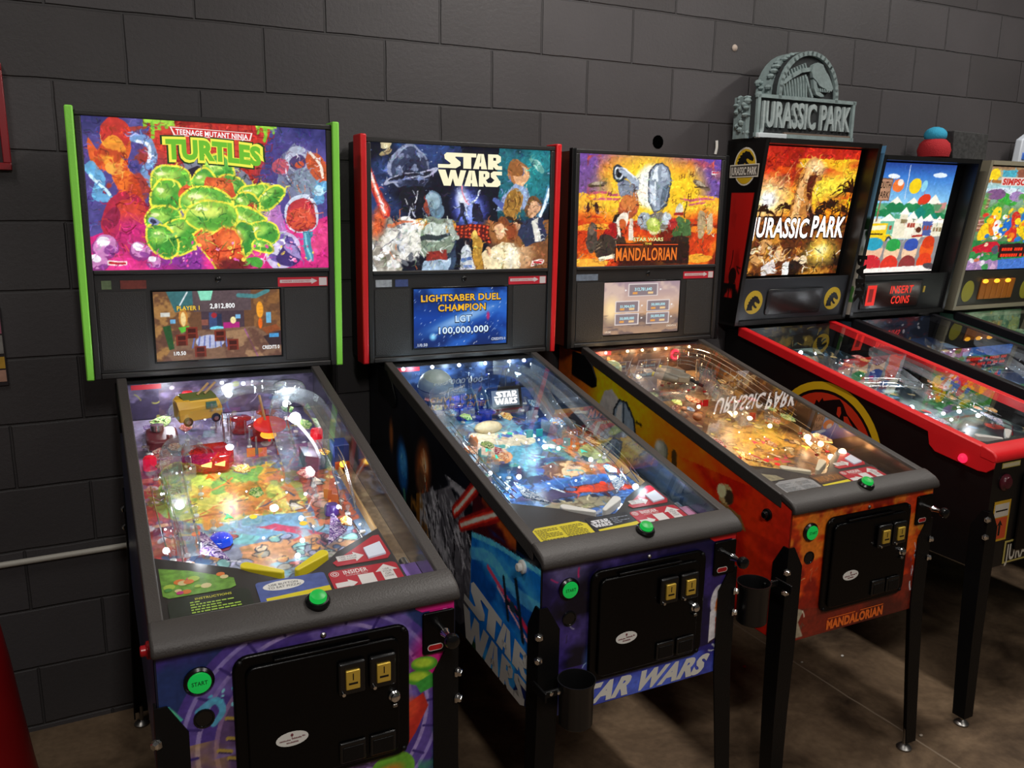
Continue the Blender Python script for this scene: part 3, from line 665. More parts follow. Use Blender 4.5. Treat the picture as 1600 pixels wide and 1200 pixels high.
def art_town():
    a = Art(160, 200, .84, '4c8cd0')
    a.grad([(0, '24408c'), (.12, '3c78c8'), (.35, '8cc8ec'), (.5, 'b0dcf0'), (1, 'a0a4a4')])
    a.ell(.2, .12, .06, .02, 'e8f0f8').ell(.8, .1, .08, .022, 'dce8f4').ell(.62, .2, .03, .05, '8cd0e8', 10).ell(.5, .2, .065, .07, 'f0cc1c').stroke([(.38, .02), (.4, .32)], .006, 'e0e8f0').ell(.28, .2, .06, .06, 'e87434').ell(.3, .17, .03, .03, 'f0e4d8')
    for x, y, w, h in ((.3, .3, .2, .14), (.52, .3, .2, .14), (.8, .27, .26, .22), (.98, .36, .2, .2), (.12, .36, .2, .12)):
        a.poly([(x - w, y + h), (x, y), (x + w, y + h)], '1f7a4a').poly([(x - w * .42, y + h * .42), (x, y), (x + w * .42, y + h * .42), (x + w * .2, y + h * .36), (x, y + h * .5), (x - w * .2, y + h * .36)], 'f4f0e0')
    a.poly([(.44, .52), (.7, .34), (.98, .54)], '188070').ell(.66, .32, .07, .045, 'd83a20', -20).poly([(.8, .36), (.98, .34), (.98, .44), (.84, .44)], 'c88880').cloud('2c8c54', 8, 8, 101, .5, .6, .7, 0, 1, .36, .52)
    # white town with snow roofs
    a.rect(0, .5, 1, .68, 'ece4cc')
    for i, (x0, x1, y, c) in enumerate(((.16, .34, .5, '70b898'), (.4, .5, .44, 'e8e0c4'), (.5, .62, .48, 'f4ecd8'), (.62, .74, .52, 'ece4cc'), (.72, .86, .5, '4c5c9c'), (.86, 1, .52, 'e8e0c8'))):
        a.rect(x0, y, x1, .66, c).poly([(x0 - .02, y + .02), ((x0 + x1) / 2, y - .05), (x1 + .02, y + .02)], 'fcf8ec')
        for k in range(3): a.rect(x0 + .02 + k * (x1 - x0) * .3, y + .06, x0 + .05 + k * (x1 - x0) * .3, y + .1, '8c7c58' if i % 2 else 'a84030')
    a.scrib(50, ['5c5440', 'fcf8e8', 'a84c3c', '3c7c6c'], .1, 1, .5, .7, .05, .008, 102)
    a.rect(.05, .54, .26, .7, 'f0c81c').rect(.06, .56, .24, .6, 'f8ecc0').rect(0, .63, .22, .645, '4c3c10').ell(.28, .7, .06, .06, 'f0c81c').ell(.31, .71, .035, .05, '2c3440').ell(.31, .71, .02, .03, 'a8b4c0')
    # wooden sign
    a.rect(.0, .14, .2, .34, '6c4a34').rect(.012, .15, .19, .33, 'b08468').stroke([(.1, .34), (.1, .52)], .016, '8c684c')
    a.poly([(0, .72), (1, .66), (1, .96), (0, .97)], '8c8888').cloud('b0a8a4', 6, 6, 103, .5, .6, .8, .4, 1, .66, .96).ell(.68, .64, .05, .07, 'e8dcc8').ell(.68, .6, .03, .03, '5c2c1c').stroke([(.62, .66), (.74, .66)], .02, 'b03028')
    # four plain barrels in the foreground
    a.poly([(0, .8), (1, .76), (1, .98), (0, .98)], '8c8888')
    for x, y, w, c1, c2, c3 in ((.13, .86, .17, 'c82430', 'e8b898', '2c9cb8'), (.39, .87, .13, 'd83424', 'ecc4a0', '2c9c48'), (.63, .87, .13, '8c3434', 'ecc4a0', '3450a8'), (.86, .85, .12, 'e0401c', 'e8581c', 'd03c18')):
        a.ell(x, y - .06, w * .66, .12, c2).ell(x, y + .06, w * .72, .09, c1).ell(x, y - .13, w * .6, .06, c3).rect(x - w * .7, y - .12, x + w * .7, y - .09, c3)
    a.poly([(0, .96), (1, .94), (1, 1), (0, 1)], 'f4ece4').ell(.95, .95, .08, .03, '4c4448', 10)
    a.warp(.006, 10, 12, 104); a.paint(300, .016, .2, 106); a.grain(.08, 40, 50, 105)
    return a

def art_fair():
    a = Art(150, 220, .8, '7cb8c8')
    a.grad([(0, '8c6c50'), (.05, 'b09c70'), (.2, '9cc8d0'), (.4, '7c9c70'), (1, '3c5c3c')])
    a.rect(.02, .03, .12, .14, 'd8862c').ell(.07, .08, .05, .06, 'f4d024').rect(.16, .03, .34, .1, '4ca4b8').ell(.4, .06, .05, .04, '8c5440').rect(0, .13, 1, .16, 'a06a34')
    a.ell(.2, .22, .2, .02, 'd0e0e8').ell(.5, .25, .2, .02, 'dce8ec')
    a.rect(0, .3, .1, .62, '8c5c48')
    for k in range(9): a.rect(0, .3 + k * .035, .1, .31 + k * .035, 'c8a088')
    a.ell(.3, .31, .12, .05, '3ca43c', 20).ell(.15, .26, .1, .05, '7c5480').ell(.42, .28, .08, .05, '9c7cb0').ell(.6, .32, .06, .05, 'f0d41c').cloud('4c9c3c', 6, 8, 111, .48, .6, .9, 0, 1, .25, .5)
    for x, y, c in ((.22, .48, 'f4d024'), (.2, .56, 'e87420'), (.3, .6, 'f0f0ec'), (.38, .58, '2468b8'), (.5, .52, 'd03024'), (.58, .55, 'f4d024'), (.62, .6, 'f0c81c'), (.12, .64, 'f4c820'), (.5, .66, 'c82c24'), (.7, .6, '2c8c44'), (.8, .5, 'f0d024'), (.9, .6, 'd84a28')):
        a.ell(x, y, .05, .1, c, random.Random(x).uniform(-30, 30))
    a.spots(70, ['f4d024', 'd83828', '2c70b8', '3c9c48', 'f4f0e8', 'e87c24', 'f0d430'], .05, 1, .4, .74, .012, .035, 112, .5)
    a.poly([(0, .7), (.4, .72), (1, .74), (1, .9), (0, .92)], '2c7c40').poly([(.02, .78), (.1, .75), (.2, .72), (.32, .72), (.42, .78), (.4, .82), (.06, .83)], 'c01c30').ell(.2, .75, .02, .02, 'f0c8a8').ell(.33, .8, .035, .045, '4c5460')
    a.rect(.38, .74, 1, .88, '2c1414').rect(0, .9, 1, 1, '9c7ca8').poly([(.4, .9), (1, .88), (1, 1), (.42, 1)], '4470c0').spots(14, ['c86c4c', 'e0d8e0', 'c8a0c0', '3c8c4c'], 0, .4, .84, .99, .015, .04, 113)
    a.warp(.012, 10, 14, 114); a.paint(500, .02, .3, 116); a.grain(.14, 40, 50, 115)
    return a

def scr_room():
    a = Art(200, 110, 1.77, '6c4a34')
    a.cloud('a87c48', 16, 12, 121, .45, .6, .9, 0, .28, 0, 1).cloud('8c6038', 16, 12, 122, .45, .6, .9, .78, 1, 0, 1).rect(.3, 0, .76, .3, '5c4c50').poly([(.1, 0), (.3, 0), (.3, .25), (.16, .3)], '3c6c70').stroke([(.66, .08), (.8, .1), (.9, .02)], .06, '4c8488').poly([(.34, 0), (.46, 0), (.44, .14), (.36, .14)], '8ce0c0').stroke([(.2, .2), (.26, .02)], .02, 'dce4e8')
    a.rect(.36, .3, .7, .56, '4a3a44').rect(.42, .32, .48, .58, '3c4c78').rect(.48, .34, .52, .56, '2c3450').ell(.48, .55, .1, .03, '78d8f0').ell(.46, .36, .04, .04, 'a02c34').rect(.53, .47, .66, .58, 'b0287c').ell(.61, .44, .04, .05, 'f8e8a8').rect(.63, .36, .67, .42, '78b4e0').rect(.36, .42, .41, .5, '8c5448')
    a.poly([(.2, .58), (.78, .54), (1, .8), (1, 1), (.05, 1)], '80604c').poly([(.55, .6), (.7, .58), (.85, 1), (.55, 1)], 'a07c5c').stroke([(.7, .58), (.8, 1)], .02, 'a0608c').cloud('5c3c34', 12, 8, 123, .5, .6, .7, 0, 1, .56, 1)
    a.ell(.83, .3, .05, .12, 'f0a030', 0).ell(.22, .38, .06, .13, 'c8863c').ell(.22, .4, .035, .1, 'f0d490').rect(.05, .3, .12, .36, 'd0d0c8').rect(.12, .4, .16, .46, '6ca8d0').rect(.88, .34, .92, .5, '70b4d8').poly([(.18, .52), (.26, .5), (.26, .56), (.2, .6)], '5cb83c').ell(.83, .5, .03, .08, 'e8681c')
    a.ell(.42, .74, .2, .1, 'e8e4e8').ell(.42, .74, .2, .1, '6c78b8', 0, 0, None, 0, .4)
    for k in range(7): a.stroke([(.3 + k * .04, .66), (.28 + k * .045, .82)], .02, '6470b0')
    for x, y in ((.2, .68), (.34, .86), (.6, .78), (.5, .64), (.28, .58)):
        a.rect(x - .045, y - .06, x + .045, y + .1, '7c3024').rect(x - .03, y - .04, x + .03, y + .02, '401814').rect(x - .03, y + .04, x + .03, y + .1, '502018')
    a.poly([(.06, .5), (.12, .48), (.14, .82), (.1, .84)], '28502c').poly([(.85, .7), (1, .62), (1, .84), (.9, .84)], '3c2c30').rect(.9, .66, .98, .72, '4c98d0').poly([(.84, .58), (.96, .52), (1, .6), (.88, .66)], '8c4c2c')
    a.grain(.12, 60, 40, 124); return a

def scr_galaxy():
    a = Art(160, 90, 1.7, '0c2a6c')
    a.grad([(0, '0a1c4c'), (.5, '14409c'), (1, '0c2460')]).cloud('2c6cd0', 4, 3, 131, .45, .7, .8).ell(.52, .52, .62, .12, '3c78c8', -18, .6).ell(.52, .52, .42, .06, '8cb4e4', -18, .7).ell(.2, .82, .05, .05, '8cd8ff', 0, .6).ell(.79, .5, .03, .07, 'b02c6c', 0, .4)
    rg = random.Random(132)
    for _ in range(90):
        x, y = rg.random(), rg.random(); l = rg.uniform(.01, .035); a.stroke([(x, y), (x + l * .5, y - l)], .006, rg.choice(['c8dcff', '8cb0f0', 'ffffff']))
    return a

def scr_scores():
    a = Art(130, 90, 1.43, 'b89c98')
    a.grad([(0, 'a48c98'), (.35, 'd0b0a0'), (.6, 'c89c78'), (.72, '8c7468'), (1, 'b89478')]).cloud('dcc0b0', 5, 4, 141, .5, .65, .8, 0, 1, 0, .6).ell(.1, .52, .12, .2, 'ffe0a8', 0, .6).cloud('6c5c5c', 6, 10, 142, .5, .6, .8, 0, 1, .62, 1)
    for x0, y0, x1, y1 in ((.31, .04, .7, .28), (.15, .36, .46, .58), (.56, .36, .87, .58), (.15, .6, .46, .82), (.56, .6, .87, .82)):
        a.rect(x0, y0, x1, y1, 'e8dcd8').rect(x0 + .012, y0 + .016, x1 - .012, y1 - .016, '8c7c80').rect(x0 + .06, y1 - .08, x0 + .12, y1 - .04, 'e8a050').rect(x1 - .13, y1 - .08, x1 - .06, y1 - .04, 'f0c890')
    for x, y in ((.28, .16), (.74, .16), (.5, .46), (.5, .7), (.9, .46), (.9, .7)): a.poly([(x - .012, y - .02), (x + .014, y), (x - .012, y + .02)], 'ffffff')
    return a

# ---- playfields (printed wood), backs and sides
def field_city():
    a = Art(260, 340, .5, '5c7c9c')
    a.cloud('3c5c90', 3, 5, 151, .4, .6).cloud('8cb0c8', 4, 7, 152, .5, .65, .8)
    a.rect(0, 0, 1, .3, '8c7ca8').cloud('4c3c6c', 5, 4, 153, .45, .6, .9, 0, 1, 0, .32).cloud('c8c0d8', 4, 5, 154, .55, .7, .9, 0, .5, 0, .3)
    a.ell(.25, .32, .12, .05, 'b0343c', 0, .4).rect(0, .34, .14, .8, 'c83830').cloud('e87858', 6, 14, 155, .48, .6, .9, 0, .16, .34, .82).cloud('8c2440', 6, 14, 156, .5, .6, .9, 0, .18, .4, .84)
    a.ell(.4, .46, .19, .13, '86aa34').ell(.36, .42, .12, .06, 'b8cc3c', 20).ell(.5, .44, .1, .09, '5c9c34', 30).ell(.34, .52, .1, .06, 'd8c83c', -20).ell(.58, .5, .08, .07, '9cb43c')
    a.cloud('e87820', 12, 16, 157, .53, .6, .95, .12, .68, .34, .62).cloud('f0dc48', 10, 12, 158, .56, .64, .9, .14, .66, .34, .62).scrib(46, ['e86a1c', 'f0b428', 'c84a18', 'f4e060'], .15, .66, .34, .62, .09, .01, 159)
    a.poly([(.2, .62), (.5, .58), (.76, .6), (.72, .7), (.4, .68)], '5c98c0').poly([(.44, .63), (.52, .62), (.72, .7), (.66, .71)], 'c02c4c').poly([(.28, .63), (.44, .67), (.4, .7), (.22, .67)], '5cb0b4').cloud('8ccce0', 8, 10, 160, .5, .6, .8, .5, .8, .56, .72).poly([(.2, .61), (.34, .64), (.3, .66)], '4c5c98')
    a.rect(.72, .4, .88, .62, 'c84a2c').poly([(.72, .4), (.86, .4), (.9, .66), (.7, .66)], 'c8502c').cloud('e09c48', 8, 10, 161, .5, .6, .9, .66, .92, .6, .76)
    a.poly([(.18, .7), (.8, .7), (.9, .84), (.55, .96), (.4, .96), (.1, .84)], '7c84a0').cloud('506890', 6, 9, 162, .48, .6, .9, .1, .9, .7, .95).cloud('d88848', 8, 12, 163, .56, .62, .9, .35, .85, .7, .95).cloud('58a8c4', 6, 9, 164, .55, .62, .9, .2, .95, .78, .98)
    a.spots(60, ['d8843c', 'c85c34', '6cb0a8', '8c94b8', '5c9c54', 'e8c89c', 'a84c5c', '3c5c88'], .15, .85, .68, .94, .006, .018, 165, .5, '2c3048', .003)
    a.spots(60, ['c84a50', 'e8dce0', '8c6c90', '3c5480', 'e8a878'], 0, .2, .36, .88, .006, .016, 166)
    a.spots(50, ['8cb0c8', 'e0e8f0', '4c6c98', '9c78b8', 'e8c860'], .6, 1, .1, .5, .006, .02, 167)
    a.poly([(0, .84), (.12, .84), (.4, .95), (.4, .98), (0, .88)], '5c64c8').poly([(.62, .95), (.95, .8), (.95, .86), (.66, .97)], '6070cc')
    # inserts
    for x, y, c in ((.3, .66, 'b02c24'), (.27, .69, 'a83430'), (.78, .53, 'd08c78'), (.77, .57, 'b07868'), (.77, .6, '6c3428'), (.76, .625, '7c3c2c'), (.8, .66, '8c4424')): a.ell(x, y, .022, .014, c, 0, 0, '2c1814', .003)
    for x, y in ((.42, .74), (.5, .8), (.36, .84), (.64, .84), (.3, .8), (.7, .78), (.55, .9)): a.ell(x, y, .014, .009, '9c9888', 0, 0, '2c2c30', .003)
    for x, y in ((.64, .56), (.78, .46)): a.poly([(x, y - .03), (x + .04, y + .02), (x - .04, y + .02)], '3c3028').poly([(x, y - .022), (x + .03, y + .015), (x - .03, y + .015)], 'd8ccc0')
    a.paint(900, .014, .35, 172)
    a.rect(.93, 0, 1, 1, 'b8966c').cloud('8c6840', 3, 30, 168, .5, .6, .7, .93, 1, 0, 1)
    a.scrib(120, ['1c2438', 'e8e8f0', '3c4868', 'd8a850'], .02, .92, .3, .95, .045, .006, 169)
    a.warp(.01, 12, 24, 170); a.grain(.2, 60, 100, 171).tone(.78, .95, .09); return a

def field_space():
    a = Art(220, 300, .5, '1c3c74')
    a.cloud('0c1c40', 3, 5, 181, .42, .6).cloud('3c7cb8', 4, 6, 182, .5, .66, .9).rect(0, 0, 1, .25, '182c58').cloud('3c4cc0', 5, 5, 183, .5, .62, .9, .2, .9, .02, .28).cloud('5cb0c8', 5, 7, 184, .52, .64, .8, 0, .6, .15, .6)
    a.ell(.42, .36, .1, .05, 'c8b898', 20).ell(.28, .46, .05, .05, 'e08a48', 40).ell(.26, .42, .04, .04, 'c8a890').ell(.62, .6, .08, .06, '5c3c30').ell(.64, .6, .04, .03, 'e0b890').cloud('c05048', 6, 8, 185, .48, .6, .9, .62, .95, .58, .7)
    a.cloud('e88848', 6, 8, 186, .45, .58, .9, .7, 1, .36, .62).ell(.86, .46, .1, .05, 'd85a30', 20).ell(.92, .52, .07, .06, 'b8c87c', -20)
    a.ell(.5, .78, .34, .15, '2c64b4').cloud('1c4890', 8, 10, 187, .48, .6, .8, .15, .85, .66, .95)
    for k in range(40):
        t = k / 40 * 6.28; a.stroke([(.5 + .1 * math.cos(t) / .5, .78 + .06 * math.sin(t)), (.5 + .3 * math.cos(t) / .5, .78 + .16 * math.sin(t))], .004, '5c90d0')
    a.ell(.5, .77, .11, .028, '8c8468', 0, 0, '3c3c38', .004).scrib(20, ['d8d0a8', '4c4838'], .41, .59, .755, .785, .05, .005, 188)
    a.ell(.38, .71, .1, .02, '3c3460', 0, 0, '14182c', .004).ell(.68, .71, .1, .02, 'e03c20', 8, 0, '501410', .004)
    for x in (.31, .38, .45, .61, .68, .75): a.rect(x - .02, .735, x + .02, .752, '14203c')
    a.scrib(40, ['e8ecf4', '8c94a8', '2c3448'], .22, .76, .83, .9, .07, .012, 189, 10)
    for x, y in ((.32, .89), (.66, .9), (.52, .69), (.78, .84), (.25, .82)): a.ell(x, y, .016, .01, '3c5c9c', 0, 0, '0c1428', .004)
    for x, y in ((.62, .5), (.7, .5), (.8, .55)): a.poly([(x, y - .035), (x + .04, y + .01), (x - .04, y + .01)], '0c2c38').poly([(x, y - .026), (x + .03, y + .006), (x - .03, y + .006)], '1c4c58')
    a.rect(.66, .38, .72, .55, '2c8890', .8)
    a.spots(60, ['5cb8d0', 'e8f0f8', '2c4c98', 'c8a078', '3c8c84'], 0, .7, .2, .66, .005, .016, 190)
    a.scrib(120, ['0c1428', 'd8ecf8', '48b8c0', 'c89860', '2c50a8'], .02, .95, .15, .68, .06, .006, 191)
    a.poly([(.05, .86), (.4, .96), (.1, .98)], '4c3c90').poly([(.2, .95), (.42, .93), (.44, .955), (.22, .98)], 'e0e4f0').scrib(16, ['c02c78', 'e04c98', '2c2c80'], .06, .4, .88, .96, .06, .012, 192)
    a.paint(800, .016, .4, 195); a.rect(.94, 0, 1, 1, '20262e'); a.warp(.01, 12, 24, 193); a.grain(.2, 60, 100, 194).tone(.95, 1.0, .06); return a

def field_desert():
    a = Art(200, 280, .5, '8c5c34')
    a.cloud('5c3820', 4, 6, 201, .42, .6).cloud('c8904c', 4, 8, 202, .5, .64, .9).cloud('e8a838', 4, 6, 203, .48, .62, .9, .05, .8, .5, .85).cloud('3c2820', 4, 5, 204, .48, .6, .9, .2, 1, .1, .4)
    a.ell(.3, .6, .12, .06, 'b8b0c0', 10, .4).ell(.55, .62, .14, .08, 'e0a02c', 0, .4)
    a.ell(.4, .86, .2, .05, 'dcc8a0', 10).ell(.36, .84, .06, .02, 'c8c0c0', 0, 0, '6c5c60', .006)
    for x, y in ((.5, .86), (.56, .85), (.58, .88), (.52, .885), (.62, .865)): a.ell(x, y, .026, .014, 'd82c2c', 0, 0, '701010', .004)
    for x, y in ((.42, .72), (.5, .74), (.56, .72), (.36, .7)): a.poly([(x, y - .022), (x + .04, y + .008), (x - .04, y + .008)], 'e0404c')
    a.spots(50, ['e8c078', '9c6840', 'd87830', '5c4c50', 'c8b8a0', 'f0d048'], .02, .95, .1, .8, .005, .016, 205, .5, '3c2418', .003).scrib(120, ['2c1810', 'f0dcb0', 'c8702c', '4c3430'], .02, .95, .05, .95, .06, .006, 206)
    a.paint(800, .016, .4, 209); a.rect(.94, 0, 1, 1, '302418'); a.warp(.01, 12, 24, 207); a.grain(.2, 60, 100, 208).tone(.85, .95, .06); return a

def field_mixed(seed, base, pal):
    a = Art(120, 170, .5, base)
    a.cloud(pal[0], 4, 6, seed, .42, .6).cloud(pal[1], 4, 8, seed + 1, .5, .64, .9).spots(60, pal, 0, 1, .05, .95, .01, .04, seed + 2, .4).scrib(90, pal + ['101418', 'f0f0f0'], .02, .98, .05, .95, .08, .008, seed + 3)
    a.warp(.012, 10, 20, seed + 4); a.grain(.2, 50, 80, seed + 5); return a

def wall_strip(seed, base, pal):
    a = Art(200, 50, 4, base); a.cloud(pal[0], 8, 3, seed, .45, .6).cloud(pal[1], 10, 3, seed + 1, .5, .62).spots(26, pal, 0, 1, 0, 1, .03, .1, seed + 2).scrib(30, pal, 0, 1, 0, 1, .3, .03, seed + 3); a.grain(.15, 40, 12, seed + 4); return a

# cabinet sides: u along v=-.2..1.13, v down z=1.2..0.5
SV0, SV1, SZ0, SZ1 = -.2, 1.13, 1.2, .5
def sp(v, z): return ((v - SV0) / (SV1 - SV0), (SZ0 - z) / (SZ0 - SZ1))
SASP = (SV1 - SV0) / (SZ0 - SZ1)
def side_space():
    a = Art(330, 174, SASP, '060609')
    P = lambda *q: [sp(*x) for x in q]
    a.cloud('14161e', 5, 3, 211, .5, .7, .8)
    x, y = sp(.17, .87); a.ell(x, y, .075, .125, '1c5898', -6, .3).ell(x + .006, y - .03, .045, .06, '4c98d8', -6, .5)
    a.scrib(26, ['3c90c8', '8cc8e8', '2c6090'], x - .02, x + .03, y - .1, y + .1, .05, .007, 212, 80).stroke(P((.185, .79), (.24, .6)), .03, '4c8c74', None, 0, .9)
    x, y = sp(.06, .95); a.ell(x, y, .03, .07, '8c5028', 0, .5)
    x, y = sp(.36, .915); a.ell(x, y, .085, .12, '8c4820', 12, .4).ell(x + .01, y - .03, .04, .05, 'e0a070', 12, .5).ell(x - .01, y + .06, .05, .06, '5c3c28', 12, .4).scrib(34, ['f0d8b8', 'c8481c', '5c2c14', '201814'], x - .025, x + .03, y - .11, y + .12, .06, .009, 213, 75)
    a.poly(P((.3, .82), (.36, .84), (.42, .7), (.5, .6), (.46, .52), (.3, .52)), '7c5018').cloud('b87c2c', 12, 10, 214, .5, .62, .8, .34, .52, .5, 1)
    a.poly(P((.34, .83), (.46, .88), (.58, .93), (.68, .87), (.74, .8), (.74, .62), (.62, .58), (.52, .6), (.44, .72)), '5c5a60')
    a.cloud('b0aeb4', 16, 12, 215, .5, .62, .9, .4, .72, .35, .9)
    a.scrib(480, ['2c2a2e', 'b8b6bc', '48464c', '141316', '8c8a90'], *[sp(.36, .9)[0], sp(.73, .9)[0], sp(.7, .9)[1], sp(.7, .6)[1]], .09, .012, 216, 62)
    q = sp(.36, .9), sp(.73, .6)
    a.poly(P((.62, .7), (.74, .74), (.745, .6), (.66, .54), (.55, .53)), '48464c', .6)
    a.poly(P((.74, .97), (.86, .96), (1.0, .9), (.9, .86), (.74, .85)), '3a0c14').cloud('a8501c', 9, 8, 217, .5, .65, .9, sp(.8, 1)[0], sp(1, 1)[0], sp(1, .97)[1], sp(1, .88)[1]).cloud('2c1440', 8, 8, 218, .5, .6, .9, sp(.72, 1)[0], sp(.98, 1)[0], sp(1, .88)[1], sp(1, .82)[1])
    for p, q in (((.615, .865), (.76, .985)), ((.66, .842), (.89, .955))):
        a.stroke(P(p, q), .055, '8c1814', None, 0, .9, -.2).stroke(P(p, q), .035, 'e03424').stroke(P(p, q), .016, 'ffd0c0')
    a.poly(P((.735, .85), (.86, .875), (.99, .885), (1.13, .9), (1.13, .5), (.7, .5), (.73, .7)), '1668b8')
    a.cloud('3c98d8', 5, 5, 219, .48, .62, .9, sp(.735, 1)[0], 1, sp(1, .9)[1], 1).cloud('0c4490', 6, 6, 220, .5, .62, .9, sp(.735, 1)[0], 1, sp(1, .9)[1], 1)
    a.poly(P((.735, .85), (.86, .875), (1.13, .9), (1.13, .885), (.9, .865), (.735, .835)), '58b4e0').curve(P((.74, .79), (.86, .82), (1.0, .79), (1.13, .8)), .05, '6cc0e4', None, 0, .6)
    a.poly(P((.7, .56), (.8, .52), (.95, .5), (.7, .5)), '1c3c24').poly(P((1.02, .56), (1.13, .6), (1.13, .5), (.98, .5)), '14245c')
    # plain dark fighter bars with red bolts
    a.stroke(P((.84, .79), (1.1, .71)), .02, 'e0405c', None, 0, .9).stroke(P((.9, .76), (1.12, .67)), .012, 'f0a0b0').stroke(P((1.0, .745), (1.13, .695)), .026, 'c82c50', None, 0, .8)
    a.stroke(P((.935, .8), (.965, .7)), .02, '182430').stroke(P((1.0, .82), (1.045, .68)), .024, '182430').stroke(P((.955, .745), (1.02, .74)), .02, '182430').ell(*sp(.985, .743), .02, .02, '283848')
    a.grain(.14, 90, 50, 221).tone(1.05, 1.2); return a
def side_sunset():
    a = Art(280, 148, SASP, 'd8761c')
    P = lambda *q: [sp(*x) for x in q]
    k = lambda v: sp(v, 1)[0]
    a.grad([(k(-.2), 'b05018'), (k(.05), 'c86c18'), (k(.13), 'd8b414'), (k(.4), 'd8a416'), (k(.52), 'e08018'), (k(.7), 'dc5414'), (k(.9), 'c83410'), (k(1.13), 'a82418')], True)
    a.cloud('a81c10', 5, 4, 231, .46, .56, .95, k(.6), 1, sp(0, .93)[1], 1).cloud('7c1814', 4, 4, 232, .45, .6, .9, k(.85), 1, sp(0, .8)[1], 1).cloud('e87818', 6, 5, 233, .5, .65, .7, k(.3), k(.9), 0, .6)
    a.poly(P((.14, 1.0), (.17, 1.055), (.22, 1.07), (.27, 1.04), (.3, .95), (.3, .8), (.1, .8)), 'b8b4b0')
    a.poly(P((.23, .94), (.235, 1.0), (.27, 1.045), (.32, 1.045), (.37, .99), (.39, .9), (.38, .84), (.24, .86)), '1c242c').poly(P((.24, .95), (.245, 1.0), (.275, 1.036), (.315, 1.036), (.36, .985), (.378, .91), (.3, .925)), '8c9cac').poly(P((.25, .97), (.265, 1.02), (.29, 1.03), (.295, .935)), 'ccd8e0').stroke(P((.3, 1.03), (.305, .93)), .012, '2c3844').poly(P((.23, .93), (.39, .895), (.385, .87), (.24, .9)), '2c343c').poly(P((.25, .89), (.38, .86), (.38, .8), (.26, .8)), '24303c')
    a.ell(*sp(.53, .915), .05, .062, '5c5c4c', 20).ell(*sp(.525, .92), .045, .056, '9c9c8c', 20, .2).ell(*sp(.515, .935), .02, .022, 'd0d0c4', 0, .6)
    a.poly(P((.48, .86), (.62, .85), (.62, .6), (.48, .6)), '5c2c18').stroke(P((.6, .93), (.61, .8)), .04, '4c3820')
    a.stroke(P((.38, .985), (.41, .98)), .012, '2c2418').ell(*sp(.86, .872), .045, .05, 'b09868', 20).ell(*sp(.875, .87), .03, .034, '3c3024').ell(*sp(.84, .88), .03, .03, 'd8c498').poly(P((.83, .85), (.93, .83), (.96, .79), (.9, .79)), '7c5c34')
    a.grain(.12, 90, 50, 234).tone(1.05, 1.28); return a
def side_plain(seed, base, c2):
    a = Art(120, 64, SASP, base); a.cloud(c2, 6, 4, seed, .5, .65, .6); return a

# cabinet fronts: u across -.2875..+.2875, v down z=.93..0.51
def fp(u, z): return ((u + .2875) / .575, (.93 - z) / .42)
FASP = .575 / .42
def front_city():
    a = Art(290, 210, FASP, '26386c')
    a.cloud('3c2c78', 4, 3, 241, .45, .6, .9).cloud('2c5c8c', 4, 3, 242, .5, .65, .8, .6, 1, .4, 1)
    cx, cy = fp(.0, .69)
    for r, c in ((.66, '503c90'), (.62, '9080c4'), (.6, '5c4898'), (.55, 'a08cc8'), (.53, '4c3888'), (.47, '8c6c9c'), (.45, '5c4470')): a.ell(cx, cy, r, r, c)
    a.cloud('c8a040', 4, 3, 243, .42, .6, .8, 0, .45, .5, 1).cloud('7c68b4', 10, 8, 244, .5, .62, .7, .1, .95, 0, .6)
    for i in range(-9, 10):
        for j in range(-9, 10):
            x, y = cx + i * .062 + (j % 2) * .03, cy + j * .052
            if math.hypot((x - cx) * FASP, y - cy) < .43: a.stroke([(x - .018, y - .01), (x + .018, y + .008)], .022, 'b09448' if x < .4 and y > .4 else '9478b8').stroke([(x - .018, y), (x + .018, y + .018)], .008, '3c2c50')
    for k in range(24):
        t = k / 24 * 6.28; a.stroke([(cx + .54 * math.cos(t) / FASP, cy + .54 * math.sin(t)), (cx + .6 * math.cos(t) / FASP, cy + .6 * math.sin(t))], .014, '3c2c74')
    a.poly([(.92, 0), (1, 0), (1, .5), (.92, .42), (.88, .3), (.9, .1)], 'e0208c').ell(.93, .33, .12, .14, 'd01c80', 0, .4).stroke([(.955, .0), (.99, .35)], .02, 'f07ac0')
    a.poly([(0, .3), (.03, .28), (.07, .36), (.03, .4), (0, .44)], '4cc0b0').ell(.01, .36, .05, .06, '8cd858', 0, .4)
    a.curve([(.12, .34), (.17, .3), (.19, .36), (.16, .42)], .04, '58b0d0', None, 0, .9, .4).spots(8, ['58b8d8', '8cd4e8'], .15, .24, .24, .34, .006, .014, 245)
    for x, y in ((.885, .36), (.865, .43)): a.ell(x, y, .07, .042, '4c9c2c', 10).ell(x - .005, y - .008, .055, .026, 'b8dc3c', 10, .3)
    a.poly([(.85, .46), (.92, .42), (.92, .5), (.87, .52)], '3c9c3c').poly([(.8, .58), (.88, .52), (.9, .6), (.85, .74), (.76, .92), (.72, .86)], 'c03024').ell(.83, .6, .04, .06, 'e0482c', 20, .4)
    a.ell(.76, .93, .12, .11, '6cac34', -20).ell(.73, .95, .09, .05, 'e87c2c', -20, .4).ell(.24, 1, .08, .08, 'a8c83c').poly([(.2, .96), (.3, .92), (.33, 1), (.2, 1)], '7cb838')
    a.cloud('3ca868', 4, 4, 246, .48, .62, .7, .86, 1, .6, 1).grain(.12, 70, 50, 247); return a
